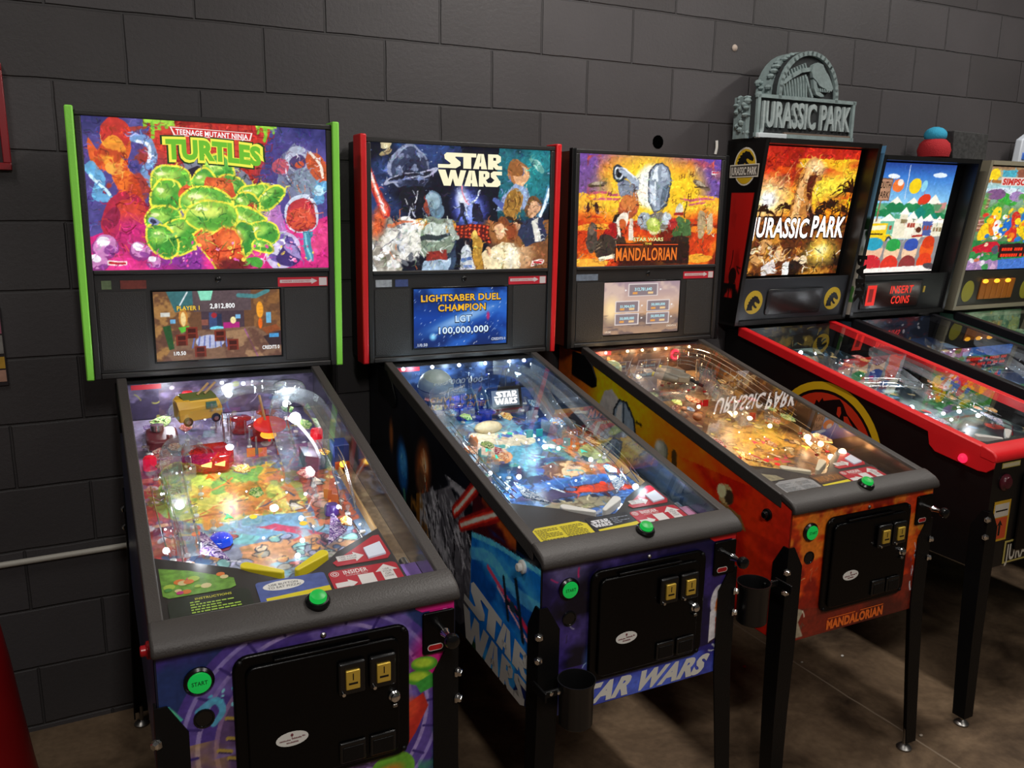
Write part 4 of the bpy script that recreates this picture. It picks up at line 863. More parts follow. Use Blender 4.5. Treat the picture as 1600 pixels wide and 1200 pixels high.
def front_nebula():
    a = Art(260, 190, FASP, '1a1440')
    a.cloud('3c2c78', 4, 3, 251, .48, .64, .9).cloud('0a0818', 4, 3, 252, .48, .62, .9, 0, .4, 0, .7).cloud('50408c', 5, 4, 253, .54, .68, .8)
    a.ell(.12, .06, .12, .1, '8078a0', 0, .4, None, 0, .6).scrib(26, ['a8a4c0', '2c2440', 'c02c6c', '14101c'], .04, .3, .05, .55, .06, .012, 254).ell(.26, .68, .06, .1, '5c7ccc', 0, .5).scrib(14, ['a8c8f4', '3c5cb0'], .2, .3, .58, .8, .07, .01, 255)
    a.ell(.93, .5, .07, .12, 'd8d4dc').ell(.94, .52, .045, .07, 'c8682c').poly([(.88, .62), (.97, .58), (.99, .74), (.9, .76)], 'd04824').poly([(.88, .56), (.91, .54), (.92, .76), (.88, .78)], 'e4e0e4').scrib(20, ['3c2418', 'f0b880', '8c2418', 'f0f0f4'], .88, .98, .42, .76, .05, .008, 256)
    a.poly([(.0, .86), (1, .78), (1, 1), (0, 1)], '28247c').cloud('5068d8', 5, 4, 257, .42, .6, .9, 0, 1, .82, 1).ell(.5, .93, .5, .08, '5870e0', 0, .6).scrib(12, ['c8ccd8', '8c94b0'], .86, .98, .78, .86, .06, .014, 258, 30)
    a.ell(.22, .4, .4, .6, '3c30a0', 0, .9, None, 0, .0); a.grain(.14, 70, 50, 259); return a
def front_sunset():
    a = Art(240, 180, FASP, 'd03c14')
    a.cloud('f06a1c', 5, 4, 261, .44, .58, .95).cloud('8c1c10', 6, 5, 262, .52, .62, .9).cloud('f08c28', 8, 6, 263, .56, .66, .8, 0, 1, 0, .5)
    a.poly([(0, .74), (.3, .8), (1, .7), (1, 1), (0, 1)], '5c241c').cloud('8c2c1c', 5, 4, 264, .45, .6, .9, 0, 1, .7, 1)
    a.scrib(26, ['c8603c', '5c140c', 'e8a468'], .02, .2, .42, .56, .05, .01, 265)
    a.poly([(.02, .8), (.07, .74), (.13, .78), (.1, .86), (.14, .98), (.02, .98)], 'a89c84').scrib(20, ['5c5040', 'e0d8c0'], .03, .13, .76, .97, .05, .01, 266, 60)
    a.ell(.94, .3, .05, .06, 'e8982c').scrib(50, ['e0e4ec', '4c5468', '8c90a0', '28242c'], .86, .99, .38, .8, .07, .014, 267, 80)
    a.rect(0, 0, 1, .012, '2c1008'); a.grain(.14, 70, 50, 268); return a
# ------------------------------------------------------------------ the room
def make_wall_mat():
    m, nt, out = new_mat('black_painted_block_wall')
    N = nt.nodes.new; lk = nt.links.new
    b = N('ShaderNodeBsdfPrincipled'); lk(b.outputs[0], out.inputs[0])
    tc = N('ShaderNodeTexCoord'); mp = N('ShaderNodeMapping')
    mp.inputs['Rotation'].default_value = (R(90), 0, 0)   # x, z of the wall into the brick plane
    sx = N('ShaderNodeSeparateXYZ'); cx = N('ShaderNodeCombineXYZ'); lk(tc.outputs['Object'], sx.inputs[0])
    ax = N('ShaderNodeMath'); ax.inputs[1].default_value = 8 * .4064 + .164; lk(sx.outputs[0], ax.inputs[0])
    az = N('ShaderNodeMath'); az.inputs[1].default_value = 20 * .2032 - 2.2582; lk(sx.outputs[2], az.inputs[0])
    lk(ax.outputs[0], cx.inputs[0]); lk(az.outputs[0], cx.inputs[1])
    br = N('ShaderNodeTexBrick'); br.offset = .5; br.offset_frequency = 2
    br.inputs['Scale'].default_value = 1; br.inputs['Brick Width'].default_value = .4064; br.inputs['Row Height'].default_value = .2032
    br.inputs['Mortar Size'].default_value = .0055; br.inputs['Mortar Smooth'].default_value = .7; br.inputs['Bias'].default_value = 0
    br.inputs['Color1'].default_value = lin('434041') + [1]; br.inputs['Color2'].default_value = lin('4d4a4c') + [1]; br.inputs['Mortar'].default_value = lin('3f3d3e') + [1]
    nw = N('ShaderNodeTexNoise'); nw.inputs['Scale'].default_value = 9; nw.inputs['Detail'].default_value = 3; lk(tc.outputs['Object'], nw.inputs[0])
    wm = N('ShaderNodeVectorMath'); wm.operation = 'SCALE'; wm.inputs[3].default_value = .006; lk(nw.outputs['Color'], wm.inputs[0])
    ad = N('ShaderNodeVectorMath'); lk(cx.outputs[0], ad.inputs[0]); lk(wm.outputs[0], ad.inputs[1]); lk(ad.outputs[0], br.inputs['Vector'])
    nz = N('ShaderNodeTexNoise'); nz.inputs['Scale'].default_value = 70; nz.inputs['Detail'].default_value = 6; nz.inputs['Roughness'].default_value = .7; lk(tc.outputs['Object'], nz.inputs[0])
    nb = N('ShaderNodeTexNoise'); nb.inputs['Scale'].default_value = 2.2; nb.inputs['Detail'].default_value = 4; lk(tc.outputs['Object'], nb.inputs[0])
    mr = N('ShaderNodeMapRange'); mr.inputs[3].default_value = .78; mr.inputs[4].default_value = 1.22; lk(nb.outputs[0], mr.inputs[0])
    ml = N('ShaderNodeVectorMath'); ml.operation = 'SCALE'; lk(br.outputs[0], ml.inputs[0]); lk(mr.outputs[0], ml.inputs[3]); lk(ml.outputs[0], b.inputs['Base Color'])
    hs = N('ShaderNodeMath'); hs.operation = 'MULTIPLY_ADD'; hs.inputs[1].default_value = -1.0; lk(br.outputs['Fac'], hs.inputs[0])
    h2 = N('ShaderNodeMath'); h2.operation = 'MULTIPLY'; h2.inputs[1].default_value = .3; lk(nz.outputs[0], h2.inputs[0]); lk(h2.outputs[0], hs.inputs[2])
    bp = N('ShaderNodeBump'); bp.inputs['Strength'].default_value = 1; bp.inputs['Distance'].default_value = .0045; lk(hs.outputs[0], bp.inputs['Height']); lk(bp.outputs[0], b.inputs['Normal'])
    b.inputs['Roughness'].default_value = .5; b.inputs['Specular IOR Level'].default_value = .35
    return m

def make_floor_mat():
    m, nt, out = new_mat('stained_brown_concrete')
    N = nt.nodes.new; lk = nt.links.new
    b = N('ShaderNodeBsdfPrincipled'); lk(b.outputs[0], out.inputs[0]); tc = N('ShaderNodeTexCoord')
    n1 = N('ShaderNodeTexNoise'); n1.inputs['Scale'].default_value = 3.2; n1.inputs['Detail'].default_value = 7; n1.inputs['Roughness'].default_value = .62; n1.inputs['Distortion'].default_value = .5; lk(tc.outputs['Object'], n1.inputs[0])
    cr = N('ShaderNodeValToRGB'); e = cr.color_ramp.elements
    e[0].position = .3; e[0].color = lin('3c2f24') + [1]; e[1].position = .7; e[1].color = lin('8f785f') + [1]
    k = e.new(.5); k.color = lin('6a5744') + [1]
    lk(n1.outputs[0], cr.inputs[0])
    n2 = N('ShaderNodeTexNoise'); n2.inputs['Scale'].default_value = 45; n2.inputs['Detail'].default_value = 6; lk(tc.outputs['Object'], n2.inputs[0])
    mr = N('ShaderNodeMapRange'); mr.inputs[3].default_value = .7; mr.inputs[4].default_value = 1.3; lk(n2.outputs[0], mr.inputs[0])
    sc_ = N('ShaderNodeVectorMath'); sc_.operation = 'SCALE'; lk(cr.outputs[0], sc_.inputs[0]); lk(mr.outputs[0], sc_.inputs[3])
    # saw-cut joint running out from the wall
    sx = N('ShaderNodeSeparateXYZ'); lk(tc.outputs['Object'], sx.inputs[0])
    n3 = N('ShaderNodeTexNoise'); n3.inputs['Scale'].default_value = 6; lk(tc.outputs['Object'], n3.inputs[0])
    ma = N('ShaderNodeMath'); ma.operation = 'MULTIPLY_ADD'; ma.inputs[1].default_value = .012; lk(n3.outputs[0], ma.inputs[0]); lk(sx.outputs[0], ma.inputs[2])
    su = N('ShaderNodeMath'); su.operation = 'SUBTRACT'; su.inputs[1].default_value = 1.985; lk(ma.outputs[0], su.inputs[0])
    ab = N('ShaderNodeMath'); ab.operation = 'ABSOLUTE'; lk(su.outputs[0], ab.inputs[0])
    lt = N('ShaderNodeMapRange'); lt.inputs[1].default_value = .002; lt.inputs[2].default_value = .005; lt.inputs[3].default_value = .6; lt.inputs[4].default_value = 0; lk(ab.outputs[0], lt.inputs[0])
    mx = N('ShaderNodeMix'); mx.data_type = 'RGBA'; lk(lt.outputs[0], mx.inputs[0]); lk(sc_.outputs[0], mx.inputs[6]); mx.inputs[7].default_value = lin('a08f7c') + [1]
    lk(mx.outputs[2], b.inputs['Base Color']); b.inputs['Roughness'].default_value = .6; b.inputs['Specular IOR Level'].default_value = .25
    bp = N('ShaderNodeBump'); bp.inputs['Strength'].default_value = .3; bp.inputs['Distance'].default_value = .003; lk(n2.outputs[0], bp.inputs['Height']); lk(bp.outputs[0], b.inputs['Normal'])
    return m

WALL_Y = .30
def room():
    o = MB().box(-3.2, 7.2, WALL_Y, WALL_Y + .15, -.12, 3.45).build('wall_back', make_wall_mat(), smooth=False); o['kind'] = 'structure'
    o = MB().box(-3.2, 7.2, -5.2, WALL_Y, -.12, 0).build('floor', make_floor_mat(), smooth=False); o['kind'] = 'structure'
room()

# ------------------------------------------------------------------ shared machine parts
def leg(root, su, sv, c, vf, top, bot, lift=0, m=BLACK, bolts=True):
    """angle-iron corner leg; su = -1 left / 1 right, sv = 1 front / -1 back; (c, vf) the cabinet corner"""
    def ring(cu, cv, fw, t, z):
        # L section, corner outwards
        return [L(su * (cu + a), cv + sv * b, z) for a, b in ((0, 0), (0, -fw), (-t, -fw), (-t, -t), (-fw, -t), (-fw, 0))]
    mb = MB()
    secs = [(c + .006, vf + sv * .006, .022, .004, top), (c + .006, vf + sv * .006, .056, .004, top - .06), (c + .007, vf + sv * .007, .056, .004, .53), (c + .016, vf + sv * .016, .05, .004, .3), (c + .024, vf + sv * .03, .044, .004, bot + .035)]
    v = []
    for s in secs: v += ring(*s)
    f = []
    for i in range(len(secs) - 1):
        for k in range(6): f.append((i * 6 + k, i * 6 + (k + 1) % 6, i * 6 + 6 + (k + 1) % 6, i * 6 + 6 + k))
    f += [tuple(range(6)), tuple(range(len(v) - 6, len(v)))]
    mb.add(v, f)
    o = mb.build('leg', m, root, smooth=False)
    cu, cv = su * (c + .002), vf + sv * .008
    MB().lathe(L(cu, cv, bot), (0, 0, 1), [(.004, .0), (.022, .0), (.024, .006), (.016, .014), (.007, .018), (.007, .07)], 18, STEEL).build('foot', None, o)
    if bolts:
        for z in (.735, .675):
            d = Vector((su * .7, -sv * .7, 0))
            p = Vector(L(su * (c + .006), vf + sv * .006, z - (.72 - (top - .06)) * 0))
            MB().lathe(p - d * .004, d, [(.011, 0), (.011, .004), (.008, .005), (.008, .010), (.006, .0125)], 6, CHROME).build('leg_bolt', None, o)
    return o

def rrect(x0, x1, y0, y1, r, n=5):
    p = []
    for cx, cy, a0 in ((x1 - r, y1 - r, 0), (x0 + r, y1 - r, 90), (x0 + r, y0 + r, 180), (x1 - r, y0 + r, 270)):
        for k in range(n + 1):
            t = R(a0 + 90 * k / n); p.append((cx + r * math.cos(t), cy + r * math.sin(t)))
    return p
def front_plate(pts, v0, v1, m=None, mb=None):
    return (mb or MB()).prism(pts, lambda a, b, d: L(a, d, b), v0, v1, m)

def pf_z(v, h=0): return 1.0756 - .188 * v + h
def pfp(u, v, h=0): return L(u, v, pf_z(v, h))
def sm(pts, n=6):
    p = [Vector(x) for x in pts]; q = []
    for i in range(len(p) - 1):
        p0, p1, p2, p3 = p[max(i - 1, 0)], p[i], p[i + 1], p[min(i + 2, len(p) - 1)]
        for k in range(n):
            t = k / n; q.append(.5 * (2 * p1 + (p2 - p0) * t + (2 * p0 - 5 * p1 + 4 * p2 - p3) * t * t + (3 * p1 - p0 - 3 * p2 + p3) * t ** 3))
    return q + [p[-1]]

def u_ramp(name, parent, path, wd, wall, m, pz=pfp):
    """clear moulded channel following (u,v,h) control points"""
    q = sm(path); mb = MB(); v = []; n = len(q)
    for i, p in enumerate(q):
        d = q[min(i + 1, n - 1)] - q[max(i - 1, 0)]; s = Vector((d.y, -d.x, 0)); s = s.normalized() * wd / 2 if s.length > 1e-6 else Vector((wd / 2, 0, 0))
        for k, hh in ((-1, wall), (-1, 0), (1, 0), (1, wall)):
            e = p + s * k; v.append(pz(e.x, e.y, p.z + hh))
        for k, hh in ((1 - .0022 / wd * 2, wall), (1 - .0022 / wd * 2, .0022), (-1 + .0022 / wd * 2, .0022), (-1 + .0022 / wd * 2, wall)):
            e = p + s * k; v.append(pz(e.x, e.y, p.z + hh))
    f = []
    for i in range(n - 1):
        for k in range(8): f.append((i * 8 + k, i * 8 + (k + 1) % 8, i * 8 + 8 + (k + 1) % 8, i * 8 + 8 + k))
    f += [tuple(range(8)), tuple(range(n * 8 - 8, n * 8))]
    mb.add(v, f)
    return mb.build(name, m, parent)
def wire_ramp(parent, path, wd=.032, m=CHROME, pz=pfp, step=7):
    q = sm(path, 7); mb = MB(); Lr, Rr, Up = [], [], []; n = len(q)
    for i, p in enumerate(q):
        d = q[min(i + 1, n - 1)] - q[max(i - 1, 0)]; s = Vector((d.y, -d.x, 0)); s = s.normalized() * wd / 2 if s.length > 1e-6 else Vector((wd / 2, 0, 0))
        a, b = p + s, p - s
        Lr.append(Vector(pz(a.x, a.y, p.z))); Rr.append(Vector(pz(b.x, b.y, p.z)))
        if i % step == 3:
            mb.tube([pz(a.x, a.y, p.z + .018), pz(a.x, a.y, p.z - .002), pz(p.x, p.y, p.z - .012), pz(b.x, b.y, p.z - .002), pz(b.x, b.y, p.z + .018)], .0014, 6)
    mb.tube(Lr, .0017, 6).tube(Rr, .0017, 6)
    mb.tube([(x[0], x[1], x[2] + .018) for x in Lr], .0014, 6)
    return mb.build('wire_ramp', m, parent)

def dup(o, loc, parent, rz=None):
    c = o.copy(); COL.objects.link(c); c.parent = parent; c.location = loc
    if rz is not None: c.rotation_euler = (0, 0, rz)
    return c

def lamp(parent, loc, w, col=(1, 1, 1), r=.012):
    l = bpy.data.lights.new('playfield_lamp', 'POINT'); l.energy = w; l.color = col; l.shadow_soft_size = r
    o = bpy.data.objects.new('playfield_lamp', l); COL.objects.link(o); o.parent = parent; o.location = loc
    return o

def print_mat(name, cols, scale=55):
    """clear plastic shield with a many-coloured printed pattern"""
    m, nt, out = new_mat(name); N = nt.nodes.new; lk = nt.links.new
    b = N('ShaderNodeBsdfPrincipled'); lk(b.outputs[0], out.inputs[0]); b.inputs['Roughness'].default_value = .15
    tc = N('ShaderNodeTexCoord'); n = N('ShaderNodeTexNoise'); n.inputs['Scale'].default_value = scale; n.inputs['Detail'].default_value = 4; n.inputs['Distortion'].default_value = 1.2
    lk(tc.outputs['Object'], n.inputs[0]); cr = N('ShaderNodeValToRGB'); cr.color_ramp.interpolation = 'CONSTANT'; e = cr.color_ramp.elements
    k = len(cols); e[0].position = 0; e[0].color = lin(cols[0]) + [1]; e[1].position = .36; e[1].color = lin(cols[1]) + [1]
    for i in range(2, k): q = e.new(.36 + .3 * (i - 1) / (k - 1)); q.color = lin(cols[i]) + [1]
    lk(n.outputs[0], cr.inputs[0]); lk(cr.outputs[0], b.inputs['Base Color']); return m
PLAST = [print_mat('shield_print_%d' % i, c.split()) for i, c in enumerate(('3c4c6c 8ca0b8 e0e6ec 5c7ca0 c8d4e0', '5c1c2c c04858 e8c8b8 8c3048 e08878', '20406c 4c90c0 c8e0ec 3468a0 e0b878', '2c4c30 70a858 d8dca0 3c7c4c a8c468', '6c4020 d8a040 f0dca8 a8602c e8c468', '3c2c5c 7c68a8 d8c8e4 5c4488 b090c8', '5c2c20 d87848 f0d0a8 a84c30 e8a070'))]

def dress(field, cfg, v1=1.0, pz=pfp):
    """posts, plastics, targets, bulbs and flippers every playfield carries"""
    rg = random.Random(cfg['seed']); uw = .25
    # post prototype
    pm = MB().lathe((0, 0, 0), (0, 0, 1), [(.0055, 0), (.0055, .004), (.0035, .006), (.0035, .026), (.006, .028), (.006, .034), (.003, .036)], 10, CLEAR)
    pm.lathe((0, 0, .010), (0, 0, 1), [(.0062, 0), (.0075, .003), (.0062, .006)], 10, WHITE if cfg.get('white_rubber', 1) else RED)
    spots = []
    for _ in range(400):
        if len(spots) >= cfg.get('posts', 34): break
        u = rg.uniform(-uw + .01, .2); v = rg.uniform(.08, .82)
        edge = abs(u) > .12 or v < .35
        if edge and all((u - a) ** 2 + (v - b) ** 2 > .0011 for a, b in spots): spots.append((u, v))
    post = pm.build('post', None, field); post.location = pz(*spots[0])
    for s in spots[1:]: dup(post, pz(*s), field)
    # printed plastics on the posts
    for k in range(cfg.get('plastics', 13) + 6):
        u = rg.choice((-1, 1)) * rg.uniform(.12, .23) if k > 3 else rg.uniform(-.2, .18); v = rg.uniform(.12, .8); u = min(u, .19)
        r = rg.uniform(.015, .03); n = rg.randint(5, 8); a0 = rg.uniform(0, 6)
        pts = [(u + r * rg.uniform(.6, 1.1) * math.cos(a0 + 6.283 * i / n), v + r * 1.4 * rg.uniform(.6, 1.1) * math.sin(a0 + 6.283 * i / n)) for i in range(n)]
        h = rg.uniform(.034, .05)
        MB().prism(pts, lambda a, b, d: pz(a, b, d), h, h + .0025).build('plastic_shield', PLAST[rg.randrange(len(PLAST))], field, smooth=False)
    # stand-up targets
    tp = MB().box(-.011, .011, -.002, .002, 0, .024).build('target', cfg.get('target', RED), field)
    ts = cfg['targets']; tp.location = pz(ts[0][0], ts[0][1]); tp.rotation_euler = (0, 0, R(ts[0][2]))
    for u, v, a in ts[1:]: dup(tp, pz(u, v), field, R(a))
    # pop bumpers
    bp = MB().lathe((0, 0, 0), (0, 0, 1), [(.026, 0), (.026, .006), (.017, .010), (.017, .032), (.030, .036), (.031, .041), (.022, .046), (.004, .047)], 22)
    b0 = bp.build('pop_bumper', cfg.get('bumper', CLEARRED), field)
    for i, (u, v) in enumerate(cfg['bumpers']):
        if i == 0: b0.location = pz(u, v)
        else: dup(b0, pz(u, v), field)
    # flippers
    for s, (u, v) in ((1, (-.088, v1 - .115)), (-1, (.075, v1 - .115))):
        a = (u, v); b = (u + s * .065, v + .042); d = Vector((b[0] - a[0], b[1] - a[1])).normalized(); nn = Vector((-d.y, d.x))
        P = []
        for t in range(9): ang = math.pi / 2 + math.pi * t / 8; P.append((a[0] + .012 * (d.x * math.cos(ang) + nn.x * math.sin(ang)), a[1] + .012 * (d.y * math.cos(ang) + nn.y * math.sin(ang))))
        for t in range(7): ang = -math.pi / 2 + math.pi * t / 6; P.append((b[0] + .006 * (d.x * math.cos(ang) + nn.x * math.sin(ang)), b[1] + .006 * (d.y * math.cos(ang) + nn.y * math.sin(ang))))
        MB().prism(P, lambda x, y, h: pz(x, y, h), .012, .034).build('flipper', cfg['flipper'], field, bevel=.002)
    # slingshots
    for s in (-1, 1):
        c = -.01
        P = [(c + s * .15, v1 - .27), (c + s * .16, v1 - .19), (c + s * .105, v1 - .145), (c + s * .142, v1 - .265)]
        MB().prism(P, lambda x, y, h: pz(x, y, h), .030, .0335).build('slingshot', cfg['sling'], field, smooth=False)
        MB().tube([pz(c + s * .19, v1 - .31, .012), pz(c + s * .195, v1 - .17, .012), pz(c + s * .1, v1 - .105, .012)], .003, 8).build('lane_guide', CHROME, field)
    # glowing bulbs
    bb = MB().ball((0, 0, 0), 1, None, n=12).build('bulb', cfg['bulb'], field, smooth=True)
    for i, (u, v, h, r) in enumerate(cfg['bulbs']):
        o = bb if i == 0 else dup(bb, (0, 0, 0), field)
        o.location = pz(u, v, h); o.scale = (r, r, r)
    # lit inserts
    for (u, v, c, shape) in cfg.get('inserts', []):
        if shape == 'a': pts = [(u, v - .016), (u + .011, v + .01), (u, v + .004), (u - .011, v + .01)]
        else: pts = [(u + .009 * math.cos(k * .524), v + .009 * math.sin(k * .524)) for k in range(12)]
        MB().prism(pts, lambda x, y, h: pz(x, y, h), .0006, .0016).build('lit_insert', glow('insert_' + c, c, 1.3), field, smooth=False)

def decal(name, parent, pts, fn, m, t=.0006):
    return MB().prism(pts, lambda a, b, d: fn(a, b, d), 0, t).build(name, m, parent, smooth=False)

def arrow(x0, x1, y0, y1, head=.4, up=False):
    """block arrow to the right (or up) in a box"""
    if up:
        xm = (x0 + x1) / 2; q = (x1 - x0) * .27; yh = y1 - (y1 - y0) * head
        return [(xm - q, y0), (xm + q, y0), (xm + q, yh), (x1, yh), (xm, y1), (x0, yh), (xm - q, yh)]
    ym = (y0 + y1) / 2; q = (y1 - y0) * .27; xh = x1 - (x1 - x0) * head
    return [(x0, ym - q), (xh, ym - q), (xh, y0), (x1, ym), (xh, y1), (xh, ym + q), (x0, ym + q)]

# ------------------------------------------------------------------ modern machine (backbox with screen below the art)
HW = .2875
def zg(v): return 1.1865 - .2262 * v
def modern(cfg):
    root = thing('pinball_machine', cfg['label'], 'pinball machine', (cfg['x'], cfg['y'], cfg['dz']), (0, R(-cfg['t']), R(cfg['r'])), 'pinball machines along the wall')
    tt = math.tan(R(cfg['t'])); dz = cfg['dz']
    body = mat(cfg['name'] + '_cabinet_paint', cfg['body'], .4)
    # --- cabinet shell
    mb = MB()
    prof = [(-.175, .512), (1.128, .512), (1.128, .912), (1.09, .926), (0, zg(0) - .016), (-.175, zg(0) - .016)]
    for s in (-1, 1):
        mb.prism([(v, z) for v, z in prof], lambda a, b, d: L(d, a, b), s * HW, s * (HW - .018))
    mb.box(-HW + .018, HW - .018, -1.128, -1.108, .512, .912)
    mb.box(-HW + .018, HW - .018, .157, .175, .512, 1.16)
    mb.box(-HW + .018, HW - .018, -1.108, .157, .512, .53)
    mb.box(-HW + .018, HW - .018, -.0, .157, 1.155, 1.1705)
    cab = mb.build('cabinet', body, root, smooth=False)
    # printed sides and front
    if cfg.get('side'):
        art = cfg['side']()
        def smp(U, V):
            return U, (SZ0 - z_of(U, V)) / (SZ0 - SZ1)
        def z_of(U, V):
            v = -.17 + U * 1.297; zt = np.where(v < 0, zg(0) - .017, np.where(v < 1.09, zg(0) - .017 + (.925 - zg(0) + .017) * v / 1.09, .925 - (v - 1.09) * .34))
            return zt + (.514 - zt) * V
        art_panel('side_print', art, lambda U, V: (np.full(U.shape, -HW - .0012), -(-.17 + U * 1.297), z_of(U, V)), cab, PRINT, lambda U, V: ((-.17 + U * 1.297 - SV0) / (SV1 - SV0), (SZ0 - z_of(U, V)) / (SZ0 - SZ1)))
    art_panel('front_print', cfg['front'](), lambda U, V: (-HW + .003 + U * (2 * HW - .006), np.full(U.shape, -1.1292), .913 - V * .399), cab, PRINT)
    # --- rails, lockbar, glass
    for s in (-1, 1):
        P = [(0.0, zg(0) - .034), (1.088, zg(1.088) - .034), (1.088, zg(1.088) + .006), (0.0, zg(0) + .006)]
        MB().prism(P, lambda a, b, d: L(d, a, b), s * .2645, s * .2912).build('side_rail', DARK, root, bevel=.003)
    lp = [(1.083, .951), (1.100, .9475), (1.128, .937), (1.142, .926), (1.1465, .914), (1.1455, .905), (1.131, .9015), (1.1295, .914), (1.083, .93)]
    lb = MB().prism(lp, lambda a, b, d: L(d, a, b), -.2925, .2925).build('lockbar', DARK, root, bevel=.006, seg=3)
    gp = [(.002, zg(.002) - .002), (1.084, zg(1.084) - .002), (1.084, zg(1.084) + .002), (.002, zg(.002) + .002)]
    MB().prism(gp, lambda a, b, d: L(d, a, b), -.2645, .2645).build('playfield_glass', GLASS, root, smooth=False)
    # --- action button on the lockbar
    bz = .944
    b = MB().lathe(L(.008, 1.112, bz - .004), (0, -.36, .93), [(.024, 0), (.024, .008), (.020, .013), (.0165, .0135)], 24, GLOSSBLACK)
    bo = b.build('action_button', None, root)
    MB().lathe(L(.008, 1.112, bz - .004), (0, -.36, .93), [(.0165, .010), (.0165, .019), (.014, .023), (.007, .0255), (.001, .026)], 24).build('button_cap', BTN_G, bo)
    # --- legs
    for su in (-1, 1):
        for sv, vf in ((1, 1.128), (-1, -.175)):
            leg(root, su, sv, HW, vf, .805, -dz - su * HW * tt)
    # --- front furniture
    dp = MB(); front_plate(rrect(-.158, .184, .584, .874, .028), 1.1295, 1.140, None, dp)
    door = dp.build('coin_door', DOORBLACK, root, bevel=.004)
    MB().prism(rrect(-.136, .160, .598, .852, .018), lambda a, b, d: L(a, d, b), 1.1395, 1.147).build('door_panel', DOORBLACK, door, bevel=.003)
    MB().box(-.085, .10, -1.149, -1.141, .855, .861).build('door_hinge', DOORBLACK, door, bevel=.002)
    for u in (.062, .124):
        sl = MB(); front_plate(rrect(u - .028, u + .026, .757, .826, .005), 1.1465, 1.158, None, sl)
        so = sl.build('coin_mech', GLOSSBLACK, door, bevel=.004)
        MB().box(u - .015, u + .013, -1.163, -1.157, .771, .811).build('coin_slot', GOLD, so, bevel=.0015)
        MB().box(u - .010, u + .008, -1.1636, -1.1625, .782, .786, GLOSSBLACK).box(u - .002, u + .000, -1.1636, -1.1625, .791, .805, GLOSSBLACK).build('slot_opening', None, so, smooth=False)
        MB().cyl(L(u - .020, 1.157, .763), L(u - .020, 1.164, .763), .0035, None, 10).build('reject_pin', CHROME, so)
        fl = MB(); front_plate(rrect(u - .028, u + .026, .606, .652, .004), 1.1465, 1.153, None, fl)
        fo = fl.build('coin_return', GLOSSBLACK, door, bevel=.003)
        MB().box(u - .022, u + .02, -1.1545, -1.1525, .610, .642).build('return_flap', BLACK, fo, bevel=.001)
    lk = MB().lathe(L(.148, 1.147, .727), (0, -1, 0), [(.012, 0), (.012, .004), (.009, .007), (.009, .012), (.006, .014)], 16)
    lk.build('door_lock', CHROME, door)
    MB().box(.143, .153, -1.156, -1.147, .704, .712).build('lock_tab', STEEL, door, bevel=.002)
    st = MB(); st.prism([(-.056 + .031 * math.cos(k * .2618), .688 + .015 * math.sin(k * .2618)) for k in range(24)], lambda a, b, d: L(a, d, b), 1.147, 1.1478)
    so = st.build('oval_sticker', WHITE, door, smooth=False)
    tx = MB(); rg = random.Random(3)
    for x0, x1, z in ((-.08, -.060, .6855), (-.057, -.040, .687), (-.037, -.031, .6885), (-.067, -.046, .6795)):
        x = x0
        while x < x1: tx.box(x, x + .0014, -1.1484, -1.1480, z, z + rg.uniform(.002, .0034)); x += .0021
    tx.box(-.0567, -.0561, -1.1484, -1.1480, .690, .696); tx.prism([(-.0564 + .0028 * math.cos(k * .63), .6965 + .0032 * math.sin(k * .63)) for k in range(10)], lambda a, b, d: L(a, d, b), 1.1480, 1.1484)
    flat_build(tx, 'sticker_print', so, pmat('7c4048'))
    for u, z in ((-.145, .862), (.171, .862), (-.145, .596), (.171, .596), (.013, .88)):
        MB().lathe(L(u, 1.139 if z < .87 else 1.129, z), (0, -1, 0), [(.006, 0), (.006, .002), (.003, .0045)], 10).build('door_bolt', BLACK if z < .87 else STEEL, door)
    sb = MB().lathe(L(-.215, 1.1292, .841), (0, -1, 0), [(.027, 0), (.027, .005), (.0225, .009), (.0205, .009)], 24, GLOSSBLACK).build('start_button', None, root)
    MB().lathe(L(-.215, 1.1292, .841), (0, -1, 0), [(.0205, .004), (.0205, .0105), (.018, .012)], 24).build('button_cap', BTN_GD, sb)
    tx = MB(); put_text(tx, 'START', lambda a, b: L(a, 1.1418, b), -.229, -.201, .8375, .8455, 1); flat_build(tx, 'button_lettering', sb, pmat('0a5a2c'))
    MB().lathe(L(-.21, 1.1285, .763), (0, -1, 0), [(.019, 0), (.019, .003), (.016, .004), (.015, .002)], 20).build('jack_hole', GLOSSBLACK, root)
    if cfg.get('pink'):
        pass
    pl = MB(); front_plate(rrect(.214, .284, .791, .884, .006), 1.1292, 1.136, None, pl)
    if cfg.get('plate_surround'):
        q = MB(); front_plate([(.2, .911), (.2, .895), (.214, .886), (.272, .886), (.272, .84), (.284, .84), (.284, .911)], 1.1292, 1.1305, None, q); q.build('plunger_surround', cfg['plate_surround'], root, smooth=False)
    po = pl.build('plunger_plate', DOORBLACK, root, bevel=.003)
    kn = MB().cyl(L(.252, 1.135, .848), L(.252, 1.165, .848), .007, None, 12, CHROME).lathe(L(.252, 1.160, .848), (0, -1, 0), [(.010, 0), (.008, .006), (.006, .02), (.006, .026)], 16, CHROME)
    kn.lathe(L(.252, 1.185, .848), (0, -1, 0), [(.006, 0), (.013, .004), (.016, .012), (.014, .02), (.006, .024)], 18, GLOSSBLACK)
    kn.build('plunger', None, root)
    pill = MB(); front_plate(rrect(.224, .258, .799, .813, .0069), 1.136, 1.1364, WHITE, pill); front_plate(rrect(.2255, .2565, .8005, .8115, .0054), 1.1364, 1.1368, RED, pill)
    pill.build('maker_badge', None, po, smooth=False)
